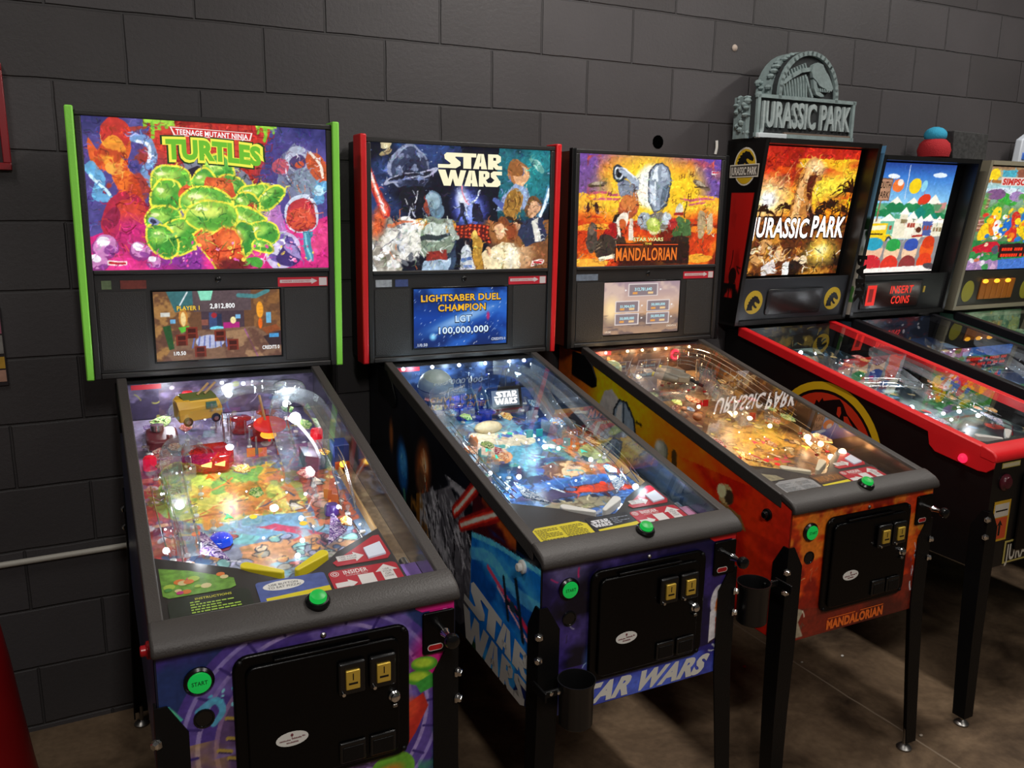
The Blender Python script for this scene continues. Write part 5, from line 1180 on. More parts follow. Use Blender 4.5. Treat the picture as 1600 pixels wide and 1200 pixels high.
    for s in (-1, 1):
        d = (s, 0, 0)
        fb = MB().lathe(L(s * (HW + .001), 1.04, .873), d, [(.017, 0), (.017, .006), (.013, .008), (.011, .008)], 20, cfg['fbtn']).lathe(L(s * (HW + .001), 1.04, .873), d, [(.0105, .006), (.0105, .016), (.008, .018)], 18, cfg['fbtn'])
        fb.build('flipper_button', None, root)
    for s in (-1, 1):
        hp = MB().prism([(-.06, 1.165), (.03, 1.165), (.085, 1.135), (.118, 1.09), (.118, 1.06), (.09, 1.05), (-.06, 1.075)], lambda a, b, d: L(d, a, b), s * (HW + .001), s * (HW + .007))
        hp.build('hinge_plate', BLACK, root, bevel=.003)
    # --- backbox
    bbx = MB().box(-.343, .343, .012, .196, 1.19, 1.917).build('backbox', mat(cfg['name'] + '_backbox_paint', cfg['bbside'], .4), root, bevel=.004)
    fr = MB()
    fr.box(-.345, .345, -.012, .014, 1.907, 1.922).box(-.345, -.328, -.012, .014, 1.19, 1.907).box(.328, .345, -.012, .014, 1.19, 1.907).box(-.328, .328, -.012, .014, 1.485, 1.497).box(-.328, .328, -.010, .014, 1.19, 1.206)
    fr.build('backbox_frame', PANELBLK, root, bevel=.003)
    if cfg.get('rail'):
        for s in (-1, 1):
            ra = MB().hexa([L(s * .345, .010, 1.188), L(s * .345, -.06, 1.188), L(s * .366, -.06, 1.188), L(s * .366, .010, 1.188), L(s * .345, .022, 1.931), L(s * .345, -.06, 1.931), L(s * .366, -.06, 1.931), L(s * .366, .022, 1.931)])
            ra.build('backbox_side_rail', cfg['rail'], root, bevel=.004)
    else:
        for s in (-1, 1):
            MB().box(s * .343, s * .362, -.012, .012, 1.188, 1.925).build('backbox_side_trim', BLACK, root, bevel=.003)
            MB().box(s * .3432, s * .3555, .0122, .194, 1.195, 1.915).build('backbox_side_print', mat(cfg['name'] + '_bb_side', cfg['bbside'], .35), root, smooth=False)
    bg = art_panel('backglass', cfg['glass'](), lambda U, V: (-.328 + .656 * U, np.full(U.shape, -.004), 1.907 - .41 * V), root, LIT)
    cfg['title'](bg, lambda a, b, d=0: L(-.328 + .656 * a, .0055 + d * .0004, 1.907 - .41 * b))
    # --- speaker panel with screen
    sp_ = MB().box(-.328, .328, -.004, .013, 1.206, 1.485).build('speaker_panel', PANELBLK, root, bevel=.002)
    for a, b in ((-.322, -.2), (.19, .322)):
        MB().box(a, b, -.0065, -.003, 1.215, 1.436).build('speaker_grille', MESH, sp_, bevel=.001)
    x0, x1 = cfg['scr']
    MB().box(x0 - .006, x1 + .006, -.0062, -.003, 1.226, 1.440).build('screen_bezel', GLOSSBLACK, sp_, bevel=.001)
    scn = art_panel('screen', cfg['screen'](), lambda U, V: (x0 + (x1 - x0) * U, np.full(U.shape, -.0068), 1.434 - .202 * V), root, SCREEN)
    cfg['screen_text'](scn, lambda a, b: L(x0 + (x1 - x0) * a, .0074, 1.434 - .202 * b))
    MB().lathe(L(0, .003, 1.466), (0, -1, 0), [(.009, 0), (.009, .004), (.006, .006), (.002, .006)], 16).build('backbox_lock', GLOSSBLACK, sp_)
    fn = lambda a, b, d=0: L(a, .0046 + d, b)
    s1 = decal('rewards_sticker', sp_, [(.172, 1.441), (.324, 1.441), (.324, 1.469), (.172, 1.469)], fn, mat('sticker_red', 'c02838', .4)); 
    q = MB(); q.prism(arrow(.178, .292, 1.448, 1.466, .16), lambda a, b, d: L(a, .0053 + d, b), 0, .0004); q.box(.297, .321, -.0058, -.0053, 1.443, 1.467); q.build('sticker_arrow', mat('sticker_pale', 'cfc4c4', .5), s1, smooth=False)
    tx = MB(); put_text(tx, 'INSIDER CONNECTED', lambda a, b: L(a, .0061, b), .184, .27, 1.4545, 1.4595, 0); put_text(tx, 'USE YOUR QR CODE', lambda a, b: L(a, .0054, b), .2, .28, 1.4425, 1.4465, 0); flat_build(tx, 'sticker_lettering', s1, pmat('c02838'))
    a, b = (-.32, -.2)
    for k, (c0, c1, col) in enumerate(cfg['badge']):
        decal('title_badge', sp_, [(c0, 1.444), (c1, 1.444), (c1, 1.468), (c0, 1.468)], fn, mat('badge_' + col, col, .5, vscale=90, var=.6))
    # --- inside: playfield, blades, apron
    field = art_panel('playfield', cfg['field'](), lambda U, V: (-.2635 + .527 * U, -(.035 + 1.03 * V), pf_z(.035 + 1.03 * V)), root, FIELD)
    for s in (-1, 1):
        P = [(.0, pf_z(0, -.04)), (1.08, pf_z(1.08, -.04)), (1.08, zg(1.08) - .004), (.0, zg(0) - .004)]
        MB().prism(P, lambda a, b, d: L(d, a, b), s * .2640, s * .2690).build('cabinet_blade', cfg['blade'], root, smooth=False)
    art_panel('back_panel_print', cfg['backart'](), lambda U, V: (-.2635 + .527 * U, np.full(U.shape, -.030), zg(.03) - .006 + (pf_z(.03) - zg(.03) + .006) * V), root, FIELD)
    stk = decal('corner_sticker', root, [(-.255, 1.158), (-.175, 1.158), (-.175, 1.172), (-.255, 1.172)], lambda a, b, d: L(a, .0306 + d, b), mat('sticker_red', 'c02838', .4))
    MB().prism([(.30, pf_z(.30, -.002)), (.86, pf_z(.86, -.002)), (.86, pf_z(.86, .022)), (.30, pf_z(.30, .022))], lambda a, b, d: L(d, a, b), .219, .224).build('shooter_lane_rail', WOOD, field, smooth=False)
    ap = [(-.263, .80), (-.235, .815), (-.105, .885), (-.085, .905), (-.02, .955), (.025, .952), (.085, .905), (.105, .885), (.222, .815), (.222, 1.08), (-.263, 1.08)]
    apron = MB().prism(ap, lambda a, b, d: pfp(a, b, d), .004, .030).build('apron', mat('apron_black', '2a2624', .5), root, bevel=.001, smooth=False)
    apf = lambda a, b, d=0: pfp(a, b, .0305 + d)
    cfg['apron'](apron, apf)
    insider(apron, apf)
    # apron right end of the shooter lane
    MB().prism([(.228, .955), (.263, .955), (.263, 1.08), (.228, 1.08)], lambda a, b, d: pfp(a, b, d), .002, .02).build('lane_trim', cfg['trim'], root, smooth=False)
    MB().tube([pfp(.243, 1.02, .012), pfp(.243, .93, .012)], .006, 12, CHROME).tube([pfp(.243, .955, .012), pfp(.243, .93, .012)], .0095, 12, STEEL).build('plunger_rod', None, root)
    cfg['toys'](field, root)
    return root

def insider(apron, f):
    rm = mat('apron_card_red', 'b01c2c', .45); wm = mat('apron_card_pale', 'd8d4d2', .5)
    P = [(.086, .925), (.20, .846), (.214, .846), (.2165, .925), (.205, .94), (.092, .94)]
    c = decal('scanner_card', apron, P, f, rm)
    q = MB(); q.prism(arrow(.098, .158, .897, .933, .35), lambda a, b, d: f(a, b, .0007 + d), 0, .0003); q.build('card_arrow', wm, c, smooth=False)
    MB().prism([(.164, .893), (.206, .878), (.206, .925), (.164, .932)], lambda a, b, d: f(a, b, .0007 + d), 0, .004).build('scanner_window', mat('scanner_glass', 'c8ccd4', .15, emit='b8c4d8', strength=.35), c, smooth=False)
    c2 = decal('rewards_card', apron, rrect(.066, .2165, .955, 1.026, .012), f, rm)
    q = MB(); q.prism(arrow(.072, .118, .992, 1.022, .4), lambda a, b, d: f(a, b, .0007 + d), 0, .0003)
    q.prism([(.124, .983), (.158, .983), (.158, 1.02), (.124, 1.02)], lambda a, b, d: f(a, b, .0007 + d), 0, .0003)
    q.prism([(x, 1.975 - y) for x, y in arrow(.163, .213, .958, 1.015, .42, True)], lambda a, b, d: f(a, b, .0007 + d), 0, .0003)
    q.build('card_arrows', wm, c2, smooth=False)
    tx = MB()
    put_text(tx, 'INSIDER', lambda a, b: f(a, b, .0012), .097, .15, .974, .960, 1)
    put_text(tx, 'CONNECTED', lambda a, b: f(a, b, .0012), .1, .148, .981, .977, 0)
    ring = [(.079, .968, .009, .0075), (.079, .968, .005, .003)]
    for x, y, r0, r1 in ring:
        v = [f(x + r * math.cos(k * .3927), y + r * math.sin(k * .3927), .0012) for r in (r0, r1) for k in range(16)]
        tx.add(v, [(k, (k + 1) % 16, 16 + (k + 1) % 16, 16 + k) for k in range(16)])
    flat_build(tx, 'card_lettering', c2, pmat('e8dcda'))
    tx = MB()
    for i, s in enumerate(('USE', 'YOUR', 'QR', 'CODE')): put_text(tx, s, lambda a, b: f(a, b, .0012), .181 if len(s) < 4 else .178, .195 if len(s) < 4 else .198, .981 + i * .0085, .975 + i * .0085, 0)
    put_text(tx, 'USE YOUR', lambda a, b: f(a, b, .0012), .104, .143, .914, .908, 0); put_text(tx, 'QR CODE', lambda a, b: f(a, b, .0012), .106, .141, .922, .917, 0)
    flat_build(tx, 'arrow_lettering', c2, pmat('4c3438'))

def card_lines(parent, f, x0, x1, y0, y1, n, m, seed, words=None):
    """lines of small print on a card"""
    rg = random.Random(seed); mb = MB(); h = (y1 - y0) / n
    for i in range(n):
        y = y0 + h * (i + .2); x = x0
        while x < x1 - .004:
            l = rg.uniform(.004, .012); e = min(x + l, x1); mb.prism([(x, y), (e, y), (e, y + h * .45), (x, y + h * .45)], lambda a, b, d: f(a, b, .0011 + d), 0, .0002); x = e + .0022
            if rg.random() < .08: break
    return flat_build(mb, 'small_print', parent, m)
# ------------------------------------------------------------------ titles, screens, toys of the three modern machines
def title_sewer(bg, f):
    q = MB(); q.prism([(.335, .038), (.675, .052), (.665, .105), (.35, .095)], lambda a, b, d: f(a, b, .2 + d), 0, .3, tmat('fce8e0'))
    q.prism([(.342, .043), (.668, .056), (.660, .1), (.356, .09)], lambda a, b, d: f(a, b, .6 + d), 0, .2, tmat('d02828'))
    q.build('title_banner', None, bg, smooth=False)
    tx = MB(); put_text(tx, 'TEENAGE MUTANT NINJA', lambda a, b: f(a, b + (a - .5) * .04, 1.4), .358, .655, .091, .056, 1); flat_build(tx, 'banner_lettering', bg, tmat('ffffff'))
    w = lambda a, b, k: f(a + (b - .2) * 0, .0 + b + .32 * (a - .51) ** 2 - .006 + (a - .51) * .06, k)
    tx = MB()
    g, wd = text2d('TURTLES', 2); x0, x1 = .318, .708
    for wgt, k, m, gr in ((3, 1.0, tmat('123c14'), .016), (3, 1.6, tmat('f4f050'), .008), (2, 2.2, tmat('6cbc2c'), 0), ):
        put_text(tx, 'TURTLES', lambda a, b: w(a, b, k), x0 - gr, x1 + gr, .252 + gr, .128 - gr, wgt, m)
    flat_build(tx, 'title_lettering', bg)
def stext_sewer(sc_, f):
    tx = MB()
    put_text(tx, 'PLAYER 1', f, .17, .36, .275, .205, 2, tmat('3c2408')); put_text(tx, 'PLAYER 1', lambda a, b: f(a, b) if 0 else tuple(np.add(f(a, b), (0, -.0003, 0))), .172, .358, .272, .208, 1, tmat('f4c83c'))
    for i, (s, x0, x1, y0, y1) in enumerate((('2,812,800', .43, .63, .255, .185), ('1/0.50', .125, .225, .92, .865), ('CREDITS 0', .84, .985, .895, .84))):
        put_text(tx, s, f, x0, x1, y0, y1, 2, tmat('282430')); put_text(tx, s, lambda a, b: tuple(np.add(f(a, b), (0, -.0003, 0))), x0, x1, y0, y1, 1, tmat('ffffff'))
    flat_build(tx, 'screen_lettering', sc_)

def title_space(bg, f):
    tx = MB(); put_logo(tx, lambda a, b: f(a, b, 1), .352, .705, .315, .052, tmat('fdf6cf')); flat_build(tx, 'title_lettering', bg)
def stext_space(sc_, f):
    g = lambda a, b: tuple(np.add(f(a, b), (0, -.0003, 0)))
    for s, x0, x1, y0, y1, c in (('LIGHTSABER DUEL', .07, .93, .215, .1, 'f4b81c'), ('CHAMPION', .25, .77, .385, .27, 'f4b81c'), ('LGT', .43, .61, .58, .47, 'c8e4ff'), ('100,000,000', .24, .8, .775, .66, 'd8ecff'), ('1/0.50', .03, .14, .975, .925, 'c8d4f0'), ('CREDITS 0', .83, .99, .935, .89, 'c8d4f0')):
        tx = MB(); put_text(tx, s, f, x0 - .004, x1 + .006, y0 + .012, y1 - .006, 2, tmat('06102c')); put_text(tx, s, g, x0, x1, y0, y1, 1, tmat(c))
        flat_build(tx, 'score_line', sc_)

def title_sunset(bg, f):
    tx = MB()
    put_text(tx, 'STAR WARS', lambda a, b: f(a, b, 1), .38, .60, .775, .735, 2, tmat('2c1408')); put_text(tx, 'STAR WARS', lambda a, b: f(a, b, 1.6), .382, .598, .772, .738, 1, tmat('fcf4a0'))
    put_text(tx, 'THE', lambda a, b: f(a, b, 1.6), .466, .515, .806, .787, 1, tmat('fcd84c'))
    for z in ((.262, .808, .452), (.528, .808, .708)):
        tx.prism([(z[0], .802), (z[2], .802), (z[2], .81), (z[0], .81)], lambda a, b, d: f(a, b, 1 + d), 0, .3, tmat('e8501c'))
    put_text(tx, 'MANDALORIAN', lambda a, b: f(a, b, 1), .256, .712, .958, .822, 2, tmat('3c0c06')); put_text(tx, 'MANDALORIAN', lambda a, b: f(a, b, 1.6), .262, .706, .95, .83, 1, tmat('f07a24'))
    flat_build(tx, 'title_lettering', bg)
def stext_sunset(sc_, f):
    tx = MB()
    for s, x0, x1, y0, y1 in (('312,781,640', .39, .62, .17, .11), ('51,904,070', .21, .4, .49, .44), ('50,000,000', .62, .81, .47, .42), ('50,000,000', .21, .4, .72, .67), ('50,000,000', .62, .81, .7, .65)):
        put_text(tx, s, f, x0, x1, y0, y1, 1, tmat('b8f0f8'))
    put_text(tx, '1/0.50', f, .02, .1, .965, .925, 0, tmat('fcecd8')); put_text(tx, 'CREDITS 0', f, .84, .97, .9, .865, 0, tmat('fcecd8'))
    flat_build(tx, 'screen_lettering', sc_)

def apron_sewer(ap, f):
    c = decal('art_card', ap, [(-.256, .845), (-.2, .868), (-.118, .918), (-.118, .945), (-.13, .952), (-.246, .952), (-.256, .942)], f, mat('apron_green_print', '6c9c3c', .5, vscale=70, var=.9))
    q = MB(); rg = random.Random(5)
    for k in range(16):
        x, y = rg.uniform(-.245, -.13), rg.uniform(.893, .942); r = rg.uniform(.006, .012)
        q.prism([(x + r * math.cos(t * .7), y + r * .8 * math.sin(t * .7)) for t in range(9)], lambda a, b, d: f(a, b, .0007 + d + k * .00005), 0, .0002, pmat(rg.choice(['a8c44c', 'd87838', '4c8c3c', 'c0387c', 'd8c890'])))
    q.build('card_print', None, c, smooth=False)
    c = decal('instruction_card', ap, rrect(-.25, -.095, .957, 1.036, .018), f, mat('apron_card_dark', '1c2418', .5))
    card_lines(c, f, -.21, -.115, .975, 1.032, 7, pmat('a8cc50'), 7)
    tx = MB(); put_text(tx, 'INSTRUCTIONS', lambda a, b: f(a, b, .0011), -.2, -.13, .972, .965, 1); flat_build(tx, 'card_title', c, pmat('c8c83c'))
    c = decal('button_card', ap, rrect(-.082, .06, .95, 1.03, .008), f, mat('apron_card_blue', '4c5c9c', .5, vscale=60, var=.5))
    e = MB().prism([(-.028 + .042 * math.cos(k * .314), .972 + .016 * math.sin(k * .314)) for k in range(20)], lambda a, b, d: f(a, b, .0007 + d), 0, .0003).build('speech_oval', WHITE, c, smooth=False)
    tx = MB(); put_text(tx, 'USE BUTTON', lambda a, b: f(a, b, .0014), -.058, .002, .971, .964, 0); put_text(tx, 'TO EAT PIZZA!', lambda a, b: f(a, b, .0014), -.061, .006, .981, .974, 0); flat_build(tx, 'oval_lettering', e, pmat('303040'))
    MB().prism([(-.07, 1.008), (.06, 1.0), (.06, 1.027), (-.07, 1.032)], lambda a, b, d: f(a, b, .0007 + d), 0, .0004).build('yellow_strip', YELLOW, c, smooth=False)
def apron_space(ap, f):
    c = decal('instruction_card', ap, [(-.232, .972), (-.215, .957), (-.09, .955), (-.072, .972), (-.074, 1.02), (-.095, 1.038), (-.215, 1.038), (-.234, 1.02)], f, YELLOW)
    card_lines(c, f, -.222, -.157, .966, 1.03, 10, pmat('6c6418'), 8); card_lines(c, f, -.15, -.085, .966, 1.03, 10, pmat('6c6418'), 9)
    c = decal('title_card', ap, rrect(-.068, .064, .95, 1.034, .006), f, mat('apron_card_black', '14161c', .4))
    tx = MB(); put_logo(tx, lambda a, b: f(a, b, .0011), -.064, -.008, .998, .966); flat_build(tx, 'title_lettering', c, pmat('dcdce0'))
    MB().prism([(-.06, 1.008), (.064, 1.0), (.064, 1.028), (-.058, 1.034)], lambda a, b, d: f(a, b, .0007 + d), 0, .0004).build('yellow_strip', YELLOW, c, smooth=False)
    card_lines(c, f, .0, .055, .966, .996, 4, pmat('8c94a0'), 10)
def apron_sunset(ap, f):
    c = decal('instruction_card', ap, [(-.2, .965), (-.17, .953), (-.075, .953), (-.055, .975), (-.06, 1.02), (-.08, 1.034), (-.17, 1.034), (-.2, 1.015)], f, GREYCARD)
    card_lines(c, f, -.19, -.135, .968, 1.022, 9, pmat('6c7074'), 11); card_lines(c, f, -.122, -.07, .968, 1.022, 9, pmat('6c7074'), 12)
    c = decal('art_card', ap, [(-.257, .86), (-.15, .92), (-.14, .945), (-.257, .945)], f, mat('apron_tan_print', '8c8468', .5, vscale=80, var=.8))
    c = decal('title_card', ap, rrect(-.05, .062, .95, 1.0, .004), f, mat('apron_card_brown', '4c2c18', .5))
    tx = MB(); put_text(tx, 'MANDALORIAN', lambda a, b: f(a, b, .0011), -.044, .056, .992, .962, 1); flat_build(tx, 'title_lettering', c, pmat('a86c28'))
    MB().prism([(-.05, 1.008), (.062, 1.002), (.062, 1.024), (-.05, 1.03)], lambda a, b, d: f(a, b, .0007 + d), 0, .0004).build('yellow_strip', YELLOW, ap, smooth=False)

def clear_bits(fd, seed, pz=pfp):
    """upright clear guards and little arched covers"""
    rg = random.Random(seed)
    for k in range(16):
        u, v = rg.uniform(-.23, .18), rg.uniform(.08, .62); a = rg.uniform(0, 3.14); l = rg.uniform(.02, .045); h0 = rg.uniform(.0, .03); h1 = h0 + rg.uniform(.02, .04)
        if abs(u) < .1 and v > .4: u = .2 if rg.random() < .5 else -.22
        q = sm([(u - l * math.cos(a), v - l * math.sin(a), 0), (u + rg.uniform(-.01, .01), v + rg.uniform(-.01, .01), 0), (u + l * math.cos(a), v + l * math.sin(a), 0)], 5)
        mb = MB(); V = []
        for p in q: V += [pz(p.x, p.y, h0), pz(p.x + .0018, p.y + .0012, h0), pz(p.x + .0018, p.y + .0012, h1), pz(p.x, p.y, h1)]
        n = len(q); F = [(i * 4 + j, i * 4 + (j + 1) % 4, i * 4 + 4 + (j + 1) % 4, i * 4 + 4 + j) for i in range(n - 1) for j in range(4)] + [(0, 1, 2, 3), (n * 4 - 4, n * 4 - 3, n * 4 - 2, n * 4 - 1)]
        mb.add(V, F).build('clear_guard', CLEAR, fd)
def toys_sewer(fd, root):
    # yellow van
    yl = mat('van_yellow', 'd8a82c', .4); dk = mat('van_green_roof', '56642c', .5)
    o = Vector((-.095, .19, .052)); ang = R(12)
    def T(x, y, z):
        c, s = math.cos(ang), math.sin(ang); return pfp(o.x + x * c - y * s, o.y - (x * s + y * c), o.z + z)
    mb = MB()
    mb.prism([(-.058, .012), (.05, .012), (.06, .018), (.06, .04), (.05, .066), (-.05, .07), (-.06, .06)], lambda a, b, d: T(a, d, b), -.026, .026, yl)
    van = mb.build('toy_van', None, fd, bevel=.003)
    MB().prism([(-.045, .070), (.046, .067), (.046, .072), (-.045, .075)], lambda a, b, d: T(a, d, b), -.022, .022).build('van_roof', dk, van)
    MB().prism([(.014, .042), (.046, .042), (.042, .060), (.014, .061)], lambda a, b, d: T(a, d, b), -.0285, -.0258).build('van_window', mat('van_glass', '4c7064', .15), van, smooth=False)
    MB().prism([(-.066, .074), (-.03, .072), (-.03, .062), (-.06, .05)], lambda a, b, d: T(a, d, b), -.03, -.012).build('van_fin', yl, van)
    for x in (-.036, .04):
        MB().cyl(T(x, -.030, .013), T(x, -.020, .013), .0125, None, 18, GLOSSBLACK).cyl(T(x, -.0315, .013), T(x, -.029, .013), .006, None, 12, STEEL).build('van_wheel', None, van)
    for x in (.0, .02): MB().tube([T(x, .0, .074), T(x + .035, .01, .098)], .0035, 8).build('van_pole', WOOD, van)
    # chrome pod below the van
    pod = MB().prism(rrect(-.235, -.155, .2, .29, .02), lambda a, b, d: pfp(a, b, d), .02, .05).build('side_pod', mat('pod_maroon', '6c2430', .35), fd, bevel=.006)
    MB().cyl(pfp(-.205, .225, .05), pfp(-.205, .225, .066), .017, None, 20, CHROME).build('pod_lamp', None, pod)
    MB().cyl(pfp(-.178, .272, .05), pfp(-.178, .272, .058), .008, None, 14, CHROME).build('pod_lamp', None, pod)
    # red block with two glowing slits
    hb = MB().prism([(-.16, .33), (-.045, .325), (-.03, .375), (-.05, .41), (-.14, .405)], lambda a, b, d: pfp(a, b, d), .006, .05).build('red_block', CLEARRED, fd, bevel=.006)
    for x in (-.105, -.072): MB().prism([(x - .012, .028), (x + .014, .035), (x + .012, .022)], lambda a, b, d: pfp(a, d, b), .405, .414).build('glowing_slit', glow('slit', 'ffd070', 2.2), hb, smooth=False)
    # red disc on a stalk
    dc = MB().lathe(pfp(.085, .26, .045), (0, -.3, 1), [(.004, -.045), (.006, -.004), (.026, 0), (.045, .008), (.044, .012), (.02, .008), (.002, .008)], 26).build('red_disc', mat('disc_red', 'c81c24', .25, emit='e01c20', strength=.5), fd)
    MB().lathe(pfp(.075, .29, .036), (0, -.3, 1), [(.005, 0), (.022, .002), (.020, .006)], 18).build('disc_lamp', glow('amber', 'ffb030', 1.6), dc)
    MB().tube([pfp(.078, .235, .055), pfp(.07, .2, .115)], .0035, 8).build('disc_stalk', WOOD, dc)
    # spotlight; the white light streak below it is a tube with glow put in
    sp_ = MB().ball(pfp(.162, .235, .055), .0165, BULB_W).build('spot_bulb', None, fd)
    MB().tube(sm([pfp(.165, .255, .045), pfp(.176, .32, .042), pfp(.183, .38, .035), pfp(.185, .42, .02)], 5), [.0045] * 16, 8).build('glowing_streak', mat('glowing_streak', 'f4f4f4', .3, emit='ffffff', strength=1.3), fd)
    # arcade cabinet miniature
    ac = MB().prism([(.21, .012), (.252, .012), (.252, .075), (.21, .075)], lambda a, b, d: pfp(a, .43 + d, b), 0, .045).build('mini_cabinet', mat('mini_blue', '24387c', .4), fd, bevel=.002)
    MB().prism([(.212, .014), (.25, .014), (.25, .03), (.212, .03)], lambda a, b, d: pfp(a, .475 + d, b), 0, .012).build('mini_panel', mat('mini_orange', 'b04c1c', .4), ac)
    MB().ball(pfp(.23, .49, .03), .009, glow('amber2', 'ffd040', 2.4)).build('mini_lamp', None, ac)
    # blue gem, purple post, red lamps
    MB().lathe(pfp(-.118, .735, .0), (0, 0, 1), [(.026, 0), (.026, .012), (.02, .022), (.008, .027), (.001, .0275)], 8).build('blue_dome', mat('blue_dome', '1c48d0', .12, emit='1840d8', strength=.5), fd)
    MB().lathe(pfp(.15, .675, .0), (0, 0, 1), [(.018, 0), (.018, .02), (.014, .026), (.001, .027)], 14).build('purple_cap', mat('purple_cap', '4c2c84', .25), fd)
    for u, v, h in ((-.236, .385, .02), (.196, .34, .03), (-.11, .085, .06)):
        MB().lathe(pfp(u, v, h), (0, 0, 1), [(.016, 0), (.016, .03), (.012, .036), (.001, .037)], 8).build('red_lamp', mat('red_lamp', 'd01424', .2, emit='d81028', strength=.55), fd)
    MB().prism([(.125, .02), (.16, .02), (.165, .06), (.125, .07)], lambda a, b, d: pfp(a, .44 + d, b), 0, .06).build('tower_block', mat('tower_grey', '4c4c54', .4), fd, bevel=.002)
    u_ramp('clear_ramp', fd, [(-.19, .80, .02), (-.195, .6, .05), (-.19, .44, .06), (-.15, .36, .055), (-.12, .4, .03)], .05, .028, CLEAR)
    u_ramp('clear_ramp', fd, [(.1, .5, .01), (.1, .38, .04), (.11, .26, .07), (.16, .15, .075), (.22, .2, .07), (.225, .4, .06)], .05, .026, CLEAR)
    clear_bits(fd, 71)
    u_ramp('clear_ramp', fd, [(-.08, .2, .085), (.0, .12, .09), (.08, .1, .09), (.16, .12, .085)], .048, .024, CLEAR)
    wire_ramp(fd, [(.2, .4, .06), (.205, .52, .05), (.195, .62, .04), (.18, .72, .03)])
    wire_ramp(fd, [(-.23, .55, .06), (-.225, .66, .045), (-.215, .8, .025)])
    cc = MB(); cc.lathe(pfp(.17, .12, .07), (0, 0, 1), [(.045, 0), (.05, .004), (.05, .03), (.04, .045), (.02, .052), (.001, .053)], 24); cc.build('clear_dome', CLEAR, fd)
    for k in range(14):
        cc = MB(); u, v = -.01 + random.Random(k).uniform(-.05, .05), .19 + random.Random(k + 50).uniform(-.08, .14); h = random.Random(k + 9).uniform(.03, .08)
        cc.tube([pfp(u, v, 0), pfp(u, v, h)], .0022, 8, CHROME if k % 2 else CLEAR).build('standoff', None, fd)
    for u, v, h, w in ((-.16, .12, .10, .9), (.0, .10, .10, .7), (.16, .14, .10, .9), (-.05, .45, .10, .9), (.15, .48, .09, .6), (-.19, .62, .06, .2), (.0, .75, .09, .5), (.17, .78, .05, .4), (-.17, .82, .04, .3)):
        lamp(root, pfp(u, v, h), w * .72, (.9, .94, 1))

def toys_space(fd, root):
    g = MB().ball(pfp(-.155, .13, .068), .06, mat('globe_grey', '8c9c9c', .45, bump=.3, bscale=60, vscale=26, var=.35), n=32).build('grey_globe', None, fd)
    MB().tube([pfp(-.155 + .0603 * math.cos(t * .209), .13 + .0603 * math.sin(t * .209), .068 - .0) for t in range(31)], .0012, 6).build('globe_groove', BLACK, g)
    # little screen on a stand, facing the player
    def T(a, b, d): return pfp(.048 + a + b * .0, .255 + d * .8 - b * .25, .024 + b * .9 + d * .35)
    bx = MB().prism(rrect(-.062, .062, 0, .078, .006), T, -.02, 0).build('mini_screen', GLOSSBLACK, fd, bevel=.002)
    MB().prism([(-.05, .012), (.05, .012), (.05, .066), (-.05, .066)], T, 0.0005, .001).build('mini_screen_panel', mat('mini_screen_grey', '586068', .3, emit='707c88', strength=.6), bx, smooth=False)
    tx = MB(); put_logo(tx, lambda a, b: T(a, b, .002), -.042, .042, .018, .062); flat_build(tx, 'mini_screen_lettering', bx, tmat('ffffff', 1.6))
    MB().prism([(-.04, -.012), (.04, -.012), (.045, 0), (-.045, 0)], T, -.02, .004).build('screen_foot', BLACK, bx)
    clear_bits(fd, 72)
    # two dark curved fins
    for u in (-.06, -.02):
        P = [(.16, .0), (.17, .06), (.2, .085), (.24, .07), (.27, .02), (.255, .015), (.235, .05), (.2, .065), (.18, .05), (.175, 0)]
        MB().prism(P, lambda a, b, d: pfp(u + d, a, b), 0, .006).build('curved_fin', mat('fin_teal', '2c4c58', .3), fd, bevel=.001)
    # sandy lump, orange post, dark hood
    MB().ball(pfp(-.06, .345, .012), .03, mat('lump_sand', 'c8b48c', .6, vscale=60, var=.4), 1.6, .9, .7).build('sand_lump', None, fd)
    MB().lathe(pfp(-.155, .44, 0), (0, 0, 1), [(.014, 0), (.016, .02), (.01, .035), (.001, .04)], 12).build('orange_cap', mat('orange_cap', 'd8783c', .3), fd)
    u_ramp('clear_ramp', fd, [(.16, .48, .01), (.165, .34, .04), (.17, .22, .07), (.15, .12, .08), (.08, .08, .085)], .055, .03, CLEAR)
    u_ramp('clear_ramp', fd, [(.2, .1, .085), (.225, .2, .08), (.235, .4, .065), (.235, .58, .04)], .045, .028, CLEAR)
    u_ramp('clear_ramp', fd, [(-.2, .52, .02), (-.22, .38, .05), (-.2, .26, .075), (-.1, .2, .08)], .05, .028, CLEAR)
    wire_ramp(fd, [(.15, .5, .05), (.19, .6, .045), (.2, .7, .035), (.19, .8, .02)])
    wire_ramp(fd, [(-.23, .4, .05), (-.232, .55, .045), (-.22, .7, .03), (-.2, .8, .02)])
    for k in range(14):
        st = MB(); u, v = random.Random(k).uniform(-.2, .2), random.Random(k + 70).uniform(.07, .16); st.tube([pfp(u, v, 0), pfp(u, v, .09)], .0022, 8, CHROME if k % 2 else CLEAR); st.build('standoff', None, fd)
    for u in (-.235, -.13, -.03, .07, .165, .225):
        MB().ball(L(u, .034, 1.168), .0062, BULB_W).build('trough_bulb', None, fd)
    for u, v, h, w in ((-.2, .06, .10, .5), (-.07, .06, .10, .45), (.07, .06, .10, .45), (.19, .07, .10, .5), (-.12, .4, .09, .7), (.08, .42, .09, .7), (-.02, .65, .09, .7), (.16, .74, .05, .5), (-.18, .74, .05, .4), (.19, .85, .05, .4)):
        lamp(root, pfp(u, v, h), w * .62, (.66, .86, 1))

